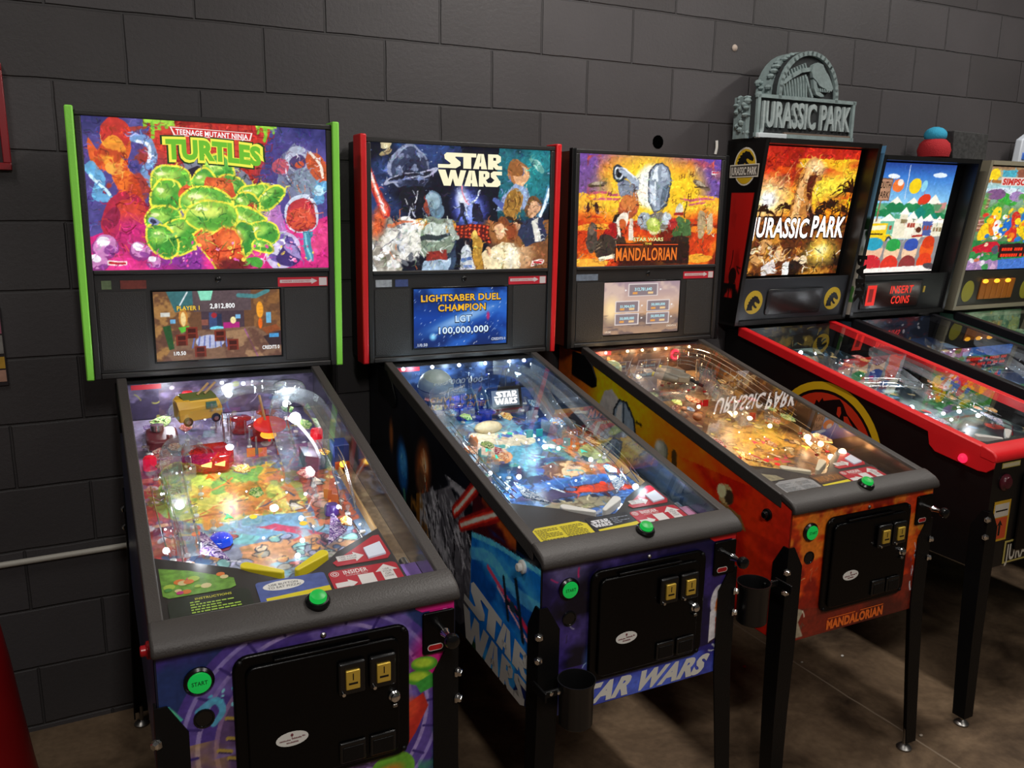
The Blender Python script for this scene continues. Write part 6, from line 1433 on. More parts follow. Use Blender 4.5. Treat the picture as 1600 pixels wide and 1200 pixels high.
def toys_sunset(fd, root):
    gy = mat('craft_grey', '807c70', .45, bump=.2, bscale=120, vscale=40, var=.4)
    def T(x, y, z):
        a = R(-38); c, s = math.cos(a), math.sin(a); return pfp(-.03 + x * c - y * s, .23 + (x * s + y * c), .06 + z)
    cr = MB().prism([(-.012, -.06), (.012, -.06), (.026, -.02), (.03, .04), (.016, .07), (-.016, .07), (-.03, .04), (-.026, -.02)], lambda a, b, d: T(a, b, d), 0, .026).build('toy_craft', gy, fd, bevel=.005)
    for s in (-1, 1):
        e = MB().tube([T(s * .046, -.055, .014), T(s * .046, -.03, .014), T(s * .046, .035, .014)], [.009, .014, .011], 14).build('craft_engine', gy, cr)
        MB().cyl(T(s * .046, -.062, .014), T(s * .046, -.054, .014), .0095, None, 14).build('engine_tip', mat('tip_yellow', 'd8c83c', .4), e)
    MB().tube([T(.0, .07, .013), T(0, .12, .0)], .006, 8).build('craft_arm', BLACK, cr)
    MB().ball(pfp(-.215, .1, .06), .034, mat('green_lump', '9cac74', .5), 1.3, .9, 1).build('green_lump', None, fd)
    clear_bits(fd, 73)
    rr = MB()
    v = []; c = Vector(L(.13, .036, 1.14))
    rr.tube([c + Vector((.017 * math.cos(t * .314), 0, .017 * math.sin(t * .314))) for t in range(2, 19)], .004, 8)
    rr.build('red_ring_lamp', glow('ring_red', 'ff2040', 3), fd)
    MB().lathe(L(.13, .034, 1.14), (0, -1, 0), [(.026, 0), (.026, .002)], 24).build('ring_plate', mat('ring_plate', '801420', .3, emit='b01028', strength=.5), fd)
    wire_ramp(fd, [(.12, .07, .085), (.2, .1, .085), (.225, .2, .08), (.23, .4, .065), (.22, .6, .045)], .04)
    wire_ramp(fd, [(.05, .12, .08), (.12, .16, .08), (.16, .28, .07), (.17, .45, .05), (.19, .7, .025)], .04)
    u_ramp('clear_ramp', fd, [(-.2, .6, .02), (-.22, .42, .05), (-.2, .25, .075), (-.12, .14, .08)], .05, .028, CLEAR)
    u_ramp('clear_ramp', fd, [(.05, .56, .01), (.06, .4, .04), (.09, .28, .06), (.16, .2, .07)], .05, .028, CLEAR)
    rg = random.Random(4)
    for k in range(12):
        u, v = -.14 + rg.uniform(-.07, .07), .3 + rg.uniform(-.05, .2)
        MB().ball(pfp(u, v, .012), rg.uniform(.010, .016), mat('rock_tan', 'b0805c', .6, vscale=60, var=.4), 1, 1, .8, 12).build('rock', None, fd)
    for k in range(12):
        st = MB(); u, v = rg.uniform(-.22, .2), rg.uniform(.06, .2); st.tube([pfp(u, v, 0), pfp(u, v, .085)], .0024, 8, CHROME if k % 2 else CLEAR); st.build('standoff', None, fd)
    for x, y, w_, h_, c in ((-.17, .16, .05, .05, '7c6450'), (-.1, .12, .05, .06, '5c6874'), (.04, .1, .06, .05, '6c5440')):
        MB().prism(rrect(x, x + w_, 0, h_, .006), lambda a, b, d: pfp(a, y + d, b), 0, .05).build('mech_block', mat('mech_' + c, c, .4, vscale=50, var=.4), fd, bevel=.003)
    for u in (-.2, -.1, -.03, .03, .085, .2):
        MB().ball(L(u, .034, 1.168), .0055, BULB_Y).build('trough_bulb', None, fd)
    for u, v, h, w in ((-.19, .07, .10, .8), (-.05, .07, .10, .8), (.07, .07, .10, .8), (.2, .1, .09, .6), (-.1, .4, .09, .6), (.1, .45, .09, .6), (-.02, .65, .09, .5), (.17, .74, .05, .6), (.18, .83, .05, .5), (-.18, .78, .05, .3)):
        lamp(root, pfp(u, v, h), w * .5, (1, .66, .36))

# lettering on cabinet outsides
def side_logo(root):
    cab = [c for c in root.children if c.name.startswith('cabinet') and 'blade' not in c.name][0]
    ln = lambda p, q, t: (p[0] + (q[0] - p[0]) * t, p[1] + (q[1] - p[1]) * t)
    def mp(q):   # bilinear quad in (v,z)
        def f(a, b):
            p = ln(ln(q[0], q[1], a), ln(q[3], q[2], a), b); return (-HW - .0024, -p[0], p[1])
        return f
    tx = MB(); put_logo(tx, mp([(.668, .522), (1.06, .505), (1.085, .655), (.702, .72)]), 0, 1, 0, 1); flat_build(tx, 'side_lettering', cab, pmat('d8d6d0'))
    tx = MB(); f = lambda a, b: L(a, 1.1306, b)
    put_text(tx, 'STAR WARS', f, -.205, .215, .523, .572, 2, shear=.6); flat_build(tx, 'front_lettering', cab, pmat('dedcd4'))
def front_logo(root):
    cab = [c for c in root.children if c.name.startswith('cabinet') and 'blade' not in c.name][0]
    tx = MB(); f = lambda a, b: L(a, 1.1306, b)
    put_text(tx, 'MANDALORIAN', f, -.115, .12, .522, .55, 2); tx.box(-.112, .0, -1.1308, -1.1304, .5535, .556).box(.02, .118, -1.1308, -1.1304, .5535, .556)
    flat_build(tx, 'front_lettering', cab, pmat('ff7428'))

def bulbs_for(seed, n, extra):
    rg = random.Random(seed); o = list(extra)
    for _ in range(n): o.append((rg.uniform(-.24, .2), rg.uniform(.1, .8), rg.uniform(.012, .03), rg.uniform(.0018, .003)))
    return o
BLADE_MIRROR = mat('blade_mirror', 'a4a4ac', .16, 1.0, vscale=3)
BLADE_DARK = mat('blade_dark', '566880', .2, .7, vscale=3)
BLADE_BROWN = mat('blade_bronze', '7c6450', .2, .7, vscale=3)

m1 = modern(dict(name='lime', label='pinball machine with lime green backbox rails, leftmost and nearest in the row', x=0, y=0, dz=.0212, r=-.791, t=-.605,
    body='141a30', bbside='161616', rail=GREENRAIL, front=front_city, side=lambda: side_plain(271, '1c2448', '2c3c6c'), glass=art_sewer, title=title_sewer, scr=(-.180, .175), screen=scr_room, screen_text=stext_sewer,
    badge=[(-.31, -.285, '5c6c4c'), (-.262, -.195, '6c2c24')], field=field_city, backart=lambda: wall_strip(281, '5c5470', ['8c80b0', '3c3450', 'c8b8d0', 'a0a050', '4c6c9c']),
    blade=BLADE_MIRROR, apron=apron_sewer, trim=mat('lane_violet', '8c6cc0', .3, vscale=30, var=.6), toys=toys_sewer, fbtn=RED, plate_surround=mat('magenta_print', 'd81c84', .4)))
f1 = [c for c in m1.children if c.name.startswith('playfield') and 'glass' not in c.name][0]
dress(f1, dict(seed=11, posts=40, plastics=14, targets=[(-.21, .5, 70), (-.208, .54, 70), (-.2, .46, 60), (.02, .33, 0), (.05, .335, -5), (.16, .6, -50), (.17, .63, -50)], target=mat('target_orange', 'd86c2c', .4),
    bumpers=[(.02, .17), (.1, .14), (.06, .23)], flipper=mat('flipper_yellow', 'e8d41c', .4), sling=PLAST[5], bulb=BULB_W,
    bulbs=bulbs_for(12, 26, [(.068, .71, .02, .006), (.052, .79, .012, .0055), (-.235, .78, .03, .007), (.19, .86, .02, .008), (-.16, .86, .012, .006), (.16, .70, .03, .005), (.1, .62, .03, .004), (.05, .055, .095, .006), (-.01, .05, .1, .005), (.03, .84, .008, .006)]),
    inserts=[(-.085, .625, '30e080', 'a'), (-.03, .64, 'ffd020', 'c'), (.075, .70, 'ffc81c', 'c'), (.165, .62, 'ffa020', 'c'), (-.165, .68, 'ff6a3c', 'c'), (.155, .5, 'ffe8d0', 'a'), (-.02, .945, '30e070', 'c'), (-.1, .42, 'ff7020', 'a')]))

m2 = modern(dict(name='red_rail', label='pinball machine with red backbox rails and blue starfield score screen', x=.832, y=.0816, dz=-.0075, r=-.7425, t=-.3765,
    body='0b0c14', bbside='0c0c0e', rail=REDRAIL, front=front_nebula, side=side_space, glass=art_space, title=title_space, scr=(-.186, .165), screen=scr_galaxy, screen_text=stext_space,
    badge=[(-.318, -.262, '9ca0a8'), (-.25, -.205, '3c4878')], field=field_space, backart=lambda: wall_strip(283, '20304c', ['38507c', '141c30', '6c88b0', '2c3c8c']),
    blade=BLADE_DARK, apron=apron_space, trim=mat('lane_pink', 'b880a0', .3, vscale=40, var=.7), toys=toys_space, fbtn=WHITE, plate_surround=REDRAIL))
side_logo(m2)
f2 = [c for c in m2.children if c.name.startswith('playfield') and 'glass' not in c.name][0]
dress(f2, dict(seed=21, posts=38, plastics=12, targets=[(-.18, .46, 50), (-.16, .5, 50), (.05, .42, 0), (.085, .42, 0), (.14, .5, -30)], target=mat('target_cyan', '2cb0b4', .4), bumpers=[(-.1, .24), (-.03, .2), (-.04, .29)], bumper=CLEARBLUE,
    flipper=WHITE, sling=PLAST[0], bulb=BULB_W, bulbs=bulbs_for(22, 24, [(.09, .885, .006, .009), (.168, .84, .03, .009), (.2, .87, .02, .008), (.13, .66, .03, .007), (-.2, .66, .03, .006), (-.13, .7, .03, .007), (.07, .57, .03, .006), (-.235, .8, .02, .007)]),
    inserts=[(-.105, .44, '38f0d0', 'a'), (-.12, .47, '38f0d0', 'a'), (-.11, .52, '38f0d0', 'a'), (.07, .50, '20e0c8', 'a'), (.115, .51, '20e0c8', 'a'), (.17, .55, '20e0c8', 'a'), (.0, .38, '20d0a8', 'c'), (.12, .745, 'ff4020', 'c')]))

m3 = modern(dict(name='orange', label='orange sided pinball machine with warm desert playfield and no coloured backbox rails', x=1.6289, y=.1019, dz=-.0127, r=-.7124, t=-.3,
    body='8c2414', bbside='6c3418', front=front_sunset, side=side_sunset, glass=art_sunset, title=title_sunset, scr=(-.2, .156), screen=scr_scores, screen_text=stext_sunset,
    badge=[(-.325, -.23, '6c7888')], field=field_desert, backart=lambda: wall_strip(285, '4c3424', ['7c5434', '2c1c14', 'a8804c', '5c4c40']),
    blade=BLADE_BROWN, apron=apron_sunset, trim=mat('lane_dark', '241c18', .4), toys=toys_sunset, fbtn=GLOSSBLACK))
front_logo(m3)
f3 = [c for c in m3.children if c.name.startswith('playfield') and 'glass' not in c.name][0]
dress(f3, dict(seed=31, posts=38, plastics=12, targets=[(-.2, .42, 60), (-.19, .46, 60), (.0, .36, 0), (.03, .36, 0), (.13, .5, -40)], bumpers=[(.0, .17), (.07, .2), (.0, .25)], bumper=CLEAR,
    flipper=mat('flipper_cream', 'e0d4b8', .4), sling=PLAST[4], bulb=BULB_Y, white_rubber=0, bulbs=bulbs_for(32, 24, [(.165, .73, .03, .012), (.175, .78, .03, .010), (.15, .85, .02, .010), (.2, .85, .03, .013), (.1, .62, .03, .008), (.05, .5, .03, .007), (-.05, .42, .03, .007)]),
    inserts=[(-.06, .78, 'ff3030', 'c'), (-.04, .81, 'ff3030', 'c'), (-.015, .78, 'ff3030', 'c'), (.0, .66, 'ff4858', 'a'), (.03, .67, 'ff4858', 'a'), (.06, .65, 'ff4858', 'a'), (-.1, .68, 'ffd83c', 'c'), (-.07, .72, 'ffd83c', 'c'), (.03, .04 + .3, 'ff2850', 'c')]))
# ------------------------------------------------------------------ older machines with a recessed backglass
def zc(v): return 1.1647 - .195 * v
def cz(u, v, h=0): return L(u, v, zc(v) - .105 + .028 * v + h)
def classic(cfg):
    root = thing('pinball_machine', cfg['label'], 'pinball machine', (cfg['x'], cfg['y'], 0), (0, 0, R(-.7)), 'pinball machines along the wall')
    hw = .28; VF = 1.08
    body = mat(cfg['name'] + '_cabinet_paint', cfg['body'], .4)
    prof = [(-.225, .555), (VF, .555), (VF, .945), (-.14, zc(-.14) - .012), (-.225, zc(-.14) - .012)]
    mb = MB()
    for s in (-1, 1): mb.prism(prof, lambda a, b, d: L(d, a, b), s * hw, s * (hw - .018))
    mb.box(-hw + .018, hw - .018, -VF, -VF + .018, .555, .945).box(-hw + .018, hw - .018, .20, .225, .555, 1.17).box(-hw + .018, hw - .018, -VF + .018, .2, .555, .575)
    cab = mb.build('cabinet', body, root, smooth=False)
    # rails with flared armour round the flipper button
    P = [(-.14, zc(-.14) + .004), (1.046, zc(1.046) + .004), (1.086, .925), (1.083, .905), (1.06, .886), (1.03, .884), (.87, .906), (.845, .925), (.835, zc(.835) - .034), (-.14, zc(-.14) - .034)]
    for s in (-1, 1):
        o = MB().prism(P, lambda a, b, d: L(d, a, b), s * (hw + .001), s * (hw + .007)).build('side_armour', cfg['rail'], root, bevel=.002)
        MB().prism([(-.14, zc(-.14) - .03), (1.04, zc(1.04) - .03), (1.04, zc(1.04) + .006), (-.14, zc(-.14) + .006)], lambda a, b, d: L(d, a, b), s * (hw - .026), s * (hw + .006)).build('side_rail', cfg['rail'], root, bevel=.003)
        MB().lathe(L(s * (hw + .006), .976, .912), (s, 0, 0), [(.016, 0), (.016, .004), (.012, .006), (.0105, .014), (.007, .017), (.001, .0175)], 20).build('flipper_button', cfg['fbtn'], root)
    lp = [(1.03, .972), (1.05, .968), (1.078, .958), (1.089, .945), (1.09, .928), (1.082, .922), (1.03, .93)]
    MB().prism(lp, lambda a, b, d: L(d, a, b), -.288, .288).build('lockbar', cfg['rail'], root, bevel=.005)
    MB().prism([(-.138, zc(-.138)), (1.032, zc(1.032)), (1.032, zc(1.032) + .004), (-.138, zc(-.138) + .004)], lambda a, b, d: L(d, a, b), -.2535, .2535).build('playfield_glass', GLASS, root, smooth=False)
    for su in (-1, 1):
        for sv, vf in ((1, VF), (-1, -.22)): leg(root, su, sv, hw, vf, .76, 0)
    # backbox: leaning shell with a deep picture recess
    bv = lambda z: -.115 + (.115) * (z - 1.22) / .76
    T, B = cfg.get('T', 1.985), 1.205
    sh = MB(); lean = [(bv(B), B), (bv(T), T), (-.232, T), (-.232, B)]
    for s in (-1, 1): sh.prism(lean, lambda a, b, d: L(d, a, b), s * .33, s * .312)
    sh.prism([(bv(T), T), (-.232, T), (-.232, T - .02), (bv(T), T - .02)], lambda a, b, d: L(d, a, b), -.312, .312)
    sh.prism([(-.21, T - .02), (-.232, T - .02), (-.232, B), (-.21, B)], lambda a, b, d: L(d, a, b), -.312, .312)
    sh.prism([(bv(B), B), (-.21, B), (-.21, B + .02), (bv(B), B + .02)], lambda a, b, d: L(d, a, b), -.312, .312)
    bb = sh.build('backbox', mat(cfg['name'] + '_backbox_paint', cfg['bbcol'], .35), root, smooth=False)
    rc = cfg['recess']
    pv = lambda z: bv(z) - rc
    gz0, gz1 = cfg['gz']
    gx0, gw = cfg.get('gx', (-.305, .61))
    bgp = lambda U, V: (gx0 + gw * U, -(pv(gz1 + (gz0 - gz1) * V)), gz1 + (gz0 - gz1) * V)
    gt = T - .02
    MB().prism([(pv(gt) - .006, gt), (pv(gz0 - .02) - .006, gz0 - .02), (pv(gz0 - .02) - .002, gz0 - .02), (pv(gt) - .002, gt)], lambda a, b, d: L(d, a, b), -.312, .312).build('backglass_trim', BLACK, bb, smooth=False)
    bg = art_panel('backglass', cfg['glass'](), bgp, root, LIT)
    def f(a, b, k=0):
        z = gz1 + (gz0 - gz1) * b; return L(gx0 + gw * a, pv(z) + .001 + k * .0005, z)
    cfg['title'](bg, f)
    # speaker panel
    z0, z1 = B + .012, gz0 - .006
    spf = lambda a, b, d=0: L(a, bv(b) - .012 + d, b)
    spn = MB().prism([(-.311, z0), (.311, z0), (.311, z1), (-.311, z1)], spf, -.01, 0).build('speaker_panel', mat(cfg['name'] + '_panel', cfg['panel'], .35), root, bevel=.002)
    cfg['panel_fn'](spn, spf, root)
    # inside
    field = art_panel('playfield', cfg['field'](), lambda U, V: (-.254 + .508 * U, .12 - 1.14 * V, zc(-.12 + 1.14 * V) - .105 + .028 * (-.12 + 1.14 * V)), root, FIELD)
    for s in (-1, 1):
        MB().prism([(-.138, zc(-.138) - .14), (1.03, zc(1.03) - .11), (1.03, zc(1.03) - .003), (-.138, zc(-.138) - .003)], lambda a, b, d: L(d, a, b), s * .2545, s * .259).build('cabinet_blade', cfg['blade'], root, smooth=False)
    art_panel('back_panel_print', cfg['backart'](), lambda U, V: (-.254 + .508 * U, np.full(U.shape, .132), zc(-.132) - .004 - .11 * V), root, FIELD)
    MB().prism([(-.25, .86), (-.1, .93), (.1, .93), (.25, .86), (.25, 1.03), (-.25, 1.03)], lambda a, b, d: cz(a, b, d), .002, .03).build('apron', mat('apron_black', '2a2624', .5), root, smooth=False)
    MB().prism([(-.22, .935), (-.09, .955), (-.09, 1.015), (-.22, 1.015)], lambda a, b, d: cz(a, b, d), .0305, .0312).build('instruction_card', cfg['card'], root, smooth=False)
    return root, field, cab, spn


# long-jawed skeleton-style head silhouette in profile, facing right (unit box)
HEAD = [(0, .0), (.05, .28), (.0, .3), (.12, .42), (.06, .48), (.2, .56), (.16, .64), (.3, .68), (.3, .78), (.42, .78), (.5, .86), (.62, .82), (.74, .8), (.82, .7), (.92, .6), (1.0, .48), (.98, .38), (.9, .36), (.84, .42), (.78, .4), (.72, .46), (.62, .5), (.56, .46), (.6, .36), (.7, .26), (.82, .18), (.8, .1), (.68, .12), (.56, .2), (.48, .3), (.42, .22), (.46, .08), (.5, 0)]
def title_jp(bg, f):
    tx = MB()
    put_text(tx, 'JURASSIC', lambda a, b: f(a, b + .02 * (a - .5), 1), .005, .60, .70, .535, 2, tmat('1c0c08')); put_text(tx, 'PARK', lambda a, b: f(a, b + .02 * (a - .5), 1), .615, .985, .69, .51, 2, tmat('1c0c08'))
    put_text(tx, 'JURASSIC', lambda a, b: f(a, b + .02 * (a - .5), 2), .012, .595, .695, .54, 1, tmat('fff6f0', 2.2)); put_text(tx, 'PARK', lambda a, b: f(a, b + .02 * (a - .5), 2), .62, .98, .685, .515, 1, tmat('fff6f0', 2.2))
    flat_build(tx, 'title_lettering', bg)
def panel_jp(spn, f, root):
    dm = MB().prism(rrect(-.165, .165, 1.245, 1.36, .012), f, 0, .006).build('display_frame', GLOSSBLACK, spn, bevel=.003)
    MB().prism(rrect(-.145, .145, 1.26, 1.345, .004), f, .006, .0066).build('display_window', mat('dmd_dark', '221c1a', .15), dm, smooth=False)
    for u in (-.235, .235):
        e = MB().prism([(u + .05 * math.cos(k * .2618), 1.305 + .052 * math.sin(k * .2618)) for k in range(24)], f, 0, .0012).build('round_emblem', mat('emblem_yellow', 'c8a818', .4), spn, smooth=False)
        MB().prism([(u + (x - .5) * .07, 1.27 + y * .075) for x, y in HEAD], f, .0014, .002).build('emblem_head', GLOSSBLACK, e, smooth=False)
    tx = MB(); 
def tri_head(mb, fn, m):
    bm = bmesh.new(); vs = [bm.verts.new((x, y, 0)) for x, y in HEAD]; fc = bm.faces.new(vs); bmesh.ops.triangulate(bm, faces=[fc], ngon_method='EAR_CLIP'); bm.verts.index_update()
    mb.add([fn(x, y) for x, y in HEAD], [tuple(v.index for v in q.verts) for q in bm.faces], m); bm.free()

jp, fj, cabj, _ = classic(dict(name='jp', label='black pinball machine with red rails, round red and yellow emblem on its side', x=2.49, y=.05, body='0c0b0b', bbcol='141211', rail=REDRAIL, fbtn=glow('pink_button', 'ff2858', 1.0),
    recess=.07, gz=(1.415, 1.96), gx=(-.268, .555), glass=art_fire_sky, title=title_jp, panel='24262a', panel_fn=panel_jp, field=lambda: field_mixed(301, '2c3c3c', ['1c2c34', '8ca8a4', 'c8b078', '3c6c54', 'c84838', '5c88a8']), blade=mat('blade_black', '141416', .12, .5),
    backart=lambda: wall_strip(303, '20201c', ['6c5c2c', '2c3438', 'a89048', '4c5c54']), card=GREYCARD))
# emblem on the cabinet side: yellow ring, red disc, black head
sf = lambda v, z, d=0: (-.28 - .0012 - d, -v, z)
cx, cz_, rr_ = .3845, .767, .282
mb = MB()
def clipz(v, z): return (v, min(z, zc(v) - .04))
for r0, r1, m, d in ((.283, .252, mat('ring_yellow', 'd0a818', .4), .0006), (.240, .0, mat('disc_red_paint', 'c03018', .4), .0006)):
    n = 48; V = []
    for r in (r0, r1):
        for k in range(n):
            t = 2 * math.pi * k / n; V.append(sf(cx + r * math.cos(t), max(cz_ + r * math.sin(t), .558), d))
    mb.add(V, [(k, (k + 1) % n, n + (k + 1) % n, n + k) for k in range(n)], m)
TRX = [(.318, .94), (.33, .972), (.344, .963), (.36, .985), (.367, .974), (.412, .988), (.444, .996), (.463, .981), (.474, .964), (.485, .947), (.514, .925), (.546, .899), (.577, .876), (.585, .80), (.54, .74), (.45, .70), (.36, .72), (.3, .80), (.29, .88)]
bm = bmesh.new(); bmesh.ops.triangulate(bm, faces=[bm.faces.new([bm.verts.new((v, z, 0)) for v, z in TRX])], ngon_method='EAR_CLIP'); bm.verts.index_update()
mb.add([sf(v, z, .0012) for v, z in TRX], [tuple(q.index for q in f.verts) for f in bm.faces], GLOSSBLACK); bm.free()
mb.add([sf(*q, .0016) for q in ((.47, .935), (.488, .938), (.505, .918), (.54, .885), (.53, .872), (.5, .882), (.478, .9))], [(0, 1, 2, 3, 4, 5, 6)], mat('disc_red_paint', 'c03018', .4))
mb.add([sf(*q, .0016) for q in ((.438, .965), (.452, .968), (.458, .945), (.45, .925), (.436, .935))], [(0, 1, 2, 3, 4)], mat('disc_red_paint', 'c03018', .4))
flat_build(mb, 'side_emblem', cabj)
# side of the backbox: red panel with dark fronds, small yellow roundel with lettering
bbj = [c for c in jp.children if c.name.startswith('backbox')][0]
A = Art(70, 200, .35, '0c0a0a')
A.rect(.2, .28, .92, .86, 'b81c18').cloud('8c1410', 3, 6, 311, .5, .7, .7, .2, .92, .28, .86).ell(.55, .74, .06, .05, '200c0a').scrib(14, ['200c0a'], .35, .75, .66, .8, .1, .02, 312).cloud('0c0a0a', 5, 8, 313, .42, .55, 1, 0, 1, .78, .9)
bvj = lambda z: -.115 + .115 * (z - 1.22) / .76
art_panel('backbox_side_print', A, lambda U, V: (np.full(U.shape, -.3312), -((-.225) + U * (bvj(1.98 - .76 * V) - .004 + .225)), 1.98 - .76 * V), bbj, PRINT)
mb = MB(); sfb = lambda v, z, d=0: (-.3318 - d, -v, z)
mb.add([sfb(-.115 + .068 * math.cos(k * .2618), 1.875 + .078 * math.sin(k * .2618)) for k in range(24)], [tuple(range(24))], mat('roundel_edge', 'd8d0c0', .5))
mb.add([sfb(-.115 + .062 * math.cos(k * .2618), 1.875 + .071 * math.sin(k * .2618), .0006) for k in range(24)], [tuple(range(24))], mat('roundel_yellow', 'd0a81c', .45))
tri_head(mb, lambda x, y: sfb(-.165 + x * .1, 1.865 + y * .085, .0012), GLOSSBLACK)
mb.add([sfb(*q, .0018) for q in ((-.205, 1.83), (-.032, 1.832), (-.028, 1.885), (-.205, 1.883))], [(0, 1, 2, 3)], mat('roundel_edge', 'd8d0c0', .5))
mb.add([sfb(*q, .0022) for q in ((-.201, 1.835), (-.036, 1.837), (-.033, 1.881), (-.201, 1.878))], [(0, 1, 2, 3)], mat('roundel_grey', '4c4640', .5))
put_text(mb, 'JURASSIC PARK', lambda a, b: sfb(a, b, .0028), -.196, -.042, 1.842, 1.874, 1, pmat('e8e0d4'))
flat_build(mb, 'side_roundel', bbj)
# front labels
lf = lambda a, b, d=0: L(a, 1.0812 + d, b)
o = MB().prism([(-.242, .9), (-.15, .9), (-.15, .918), (-.242, .918)], lf, 0, .0008).build('name_label', mat('label_yellow', 'b8a858', .5), jp, smooth=False)
MB().prism([(-.238, .903), (-.154, .903), (-.154, .915), (-.238, .915)], lf, .0009, .0012).build('label_inset', mat('label_cream', 'cfc4a0', .5), o, smooth=False)
MB().lathe(L(-.217, 1.081, .852), (0, -1, 0), [(.028, 0), (.028, .005), (.022, .008), (.019, .014), (.001, .016)], 22).build('start_button', mat('dull_red_button', '4c1420', .3), jp)
st = MB().prism([(-.256, .648), (-.172, .648), (-.17, .788), (-.254, .788)], lf, 0, .0008).build('warning_sticker', mat('sticker_gold', 'c89c24', .5), jp, smooth=False)
q = MB().prism([(-.25, .656), (-.18, .656), (-.18, .73), (-.25, .73)], lf, .001, .0013, mat('sticker_orange', 'c84c24', .5)).prism([(-.25, .733), (-.178, .733), (-.178, .778), (-.25, .778)], lf, .001, .0013, mat('sticker_white', 'c8c0b0', .5))
q.prism([(-.244, .752), (-.184, .752), (-.184, .757), (-.244, .757)], lf, .0014, .0016, GLOSSBLACK).prism([(-.22, .668), (-.21, .668), (-.21, .705), (-.2, .7), (-.215, .722), (-.23, .7), (-.22, .705)], lf, .0014, .0016, GLOSSBLACK)
q.build('sticker_print', None, st, smooth=False)
o = MB().prism([(-.172, .56), (.19, .56), (.19, .64), (-.172, .64)], lf, 0, .0008).build('name_plate', mat('label_yellow', 'b8a858', .5), jp, smooth=False)
tx = MB().prism([(-.164, .566), (.183, .566), (.183, .634), (-.164, .634)], lf, .0009, .0011, GLOSSBLACK); put_text(tx, 'JURASSIC PARK', lambda a, b: lf(a, b, .0014), -.158, .176, .57, .628, 1, pmat('cfc8b8')); tx.build('plate_lettering', None, o, smooth=False)
door = MB().prism(rrect(-.13, .16, .60, .87, .02), lambda a, b, d: L(a, d, b), 1.081, 1.09).build('coin_door', DOORBLACK, jp, bevel=.003)
cfgj = dict(seed=41, posts=30, plastics=16, targets=[(-.2, .4, 60), (-.19, .45, 60), (.0, .3, 0), (.05, .3, 0)], bumpers=[(0, .2), (.08, .17), (.05, .27)], bumper=CLEAR, flipper=WHITE, sling=PLAST[0], bulb=BULB_W, bulbs=bulbs_for(42, 26, [(-.1, .05, .05, .009), (-.15, .35, .03, .006), (-.1, .62, .03, .009), (.0, .68, .02, .007), (.06, .7, .03, .008), (-.05, .75, .03, .006), (.1, .75, .03, .008)]))
dress(fj, cfgj, 1.0, cz)
def toys_old(fd, root, col, seed):
    u_ramp('clear_ramp', fd, [(-.2, .7, .02), (-.21, .5, .05), (-.19, .3, .07), (-.1, .15, .07)], .05, .028, CLEAR, cz)
    u_ramp('clear_ramp', fd, [(.1, .55, .01), (.12, .35, .05), (.18, .2, .07), (.22, .4, .06), (.2, .65, .03)], .05, .028, CLEAR, cz)
    wire_ramp(fd, [(-.15, .45, .06), (.0, .5, .06), (.1, .62, .05), (.15, .8, .02)], .036, CHROME, cz)
    wire_ramp(fd, [(.22, .3, .06), (.215, .5, .05), (.19, .75, .02)], .036, CHROME, cz)
    MB().ball(cz(-.12, .1, .03), .03, mat('toy_tan', 'a88c68', .5, vscale=40, var=.4), 1.5, 1, .8).build('tan_toy', None, fd)
    for u, v, h, w in ((-.12, .05, .09, .8), (.1, .1, .09, .8), (-.1, .4, .09, .7), (.1, .45, .09, .7), (-.05, .65, .06, .8), (.12, .72, .06, .8), (-.17, .75, .05, .5)):
        lamp(root, cz(u, v, h), w * .4, col)
toys_old(fj, jp, (.92, .95, 1), 1)

# ---- town machine
def title_sp(bg, f):
    tx = MB(); put_text(tx, 'SOUTH', lambda a, b: f(a, b, 1), .022, .18, .225, .165, 1, tmat('3c281c')); put_text(tx, 'PARK', lambda a, b: f(a, b, 1), .035, .18, .31, .25, 1, tmat('3c281c')); flat_build(tx, 'sign_lettering', bg)
def panel_sp(spn, f, root):
    dm = MB().prism(rrect(-.27, .13, 1.24, 1.375, .008), f, 0, .006).build('display_frame', GLOSSBLACK, spn, bevel=.003)
    MB().prism(rrect(-.255, .115, 1.25, 1.365, .004), f, .006, .0066).build('display_window', mat('dmd_brown', '2c1612', .15), dm, smooth=False)
    q = MB(); q.prism([(-.24, 1.258), (-.18, 1.258), (-.185, 1.355), (-.245, 1.355)], f, .0068, .0074, tmat('e82c20')); q.prism([(-.228, 1.275), (-.2, 1.275), (-.203, 1.338), (-.231, 1.338)], f, .0076, .0079, tmat('801410')); q.build('coin_icon', None, dm, smooth=False)
    tx = MB(); put_text(tx, 'INSERT', lambda a, b: f(a, b, .0075), -.09, .07, 1.312, 1.35, 1); put_text(tx, 'COINS', lambda a, b: f(a, b, .0075), -.07, .06, 1.262, 1.3, 1); flat_build(tx, 'display_lettering', dm, tmat('f03424'))
    MB().prism([(.15, 1.31), (.16, 1.31), (.16, 1.34), (.15, 1.34)], f, 0, .004).build('panel_latch', GOLD, spn, smooth=False)
sp2, fs, cabs, _ = classic(dict(name='sp', label='pinball machine with snowy town backglass and red coin message display', x=3.19, y=.05, body='6c88a0', bbcol='161616', rail=mat('rail_blackish', '1c1c20', .35), fbtn=RED,
    recess=.065, T=1.942, gz=(1.41, 1.915), gx=(-.268, .515), glass=art_town, title=title_sp, panel='151516', panel_fn=panel_sp, field=lambda: field_mixed(321, '2c3c5c', ['1c2c4c', '8ca8c4', 'c83838', '3c7c54', 'e0c04c', '9c80a8']), blade=mat('blade_black', '141416', .12, .5),
    backart=lambda: wall_strip(323, '1c2434', ['6c2c34', '2c3448', 'a8a4a8', '3c4c6c']), card=GREYCARD))
bbs = [c for c in sp2.children if c.name.startswith('backbox')][0]
A = Art(60, 200, .3, '6c98b8')
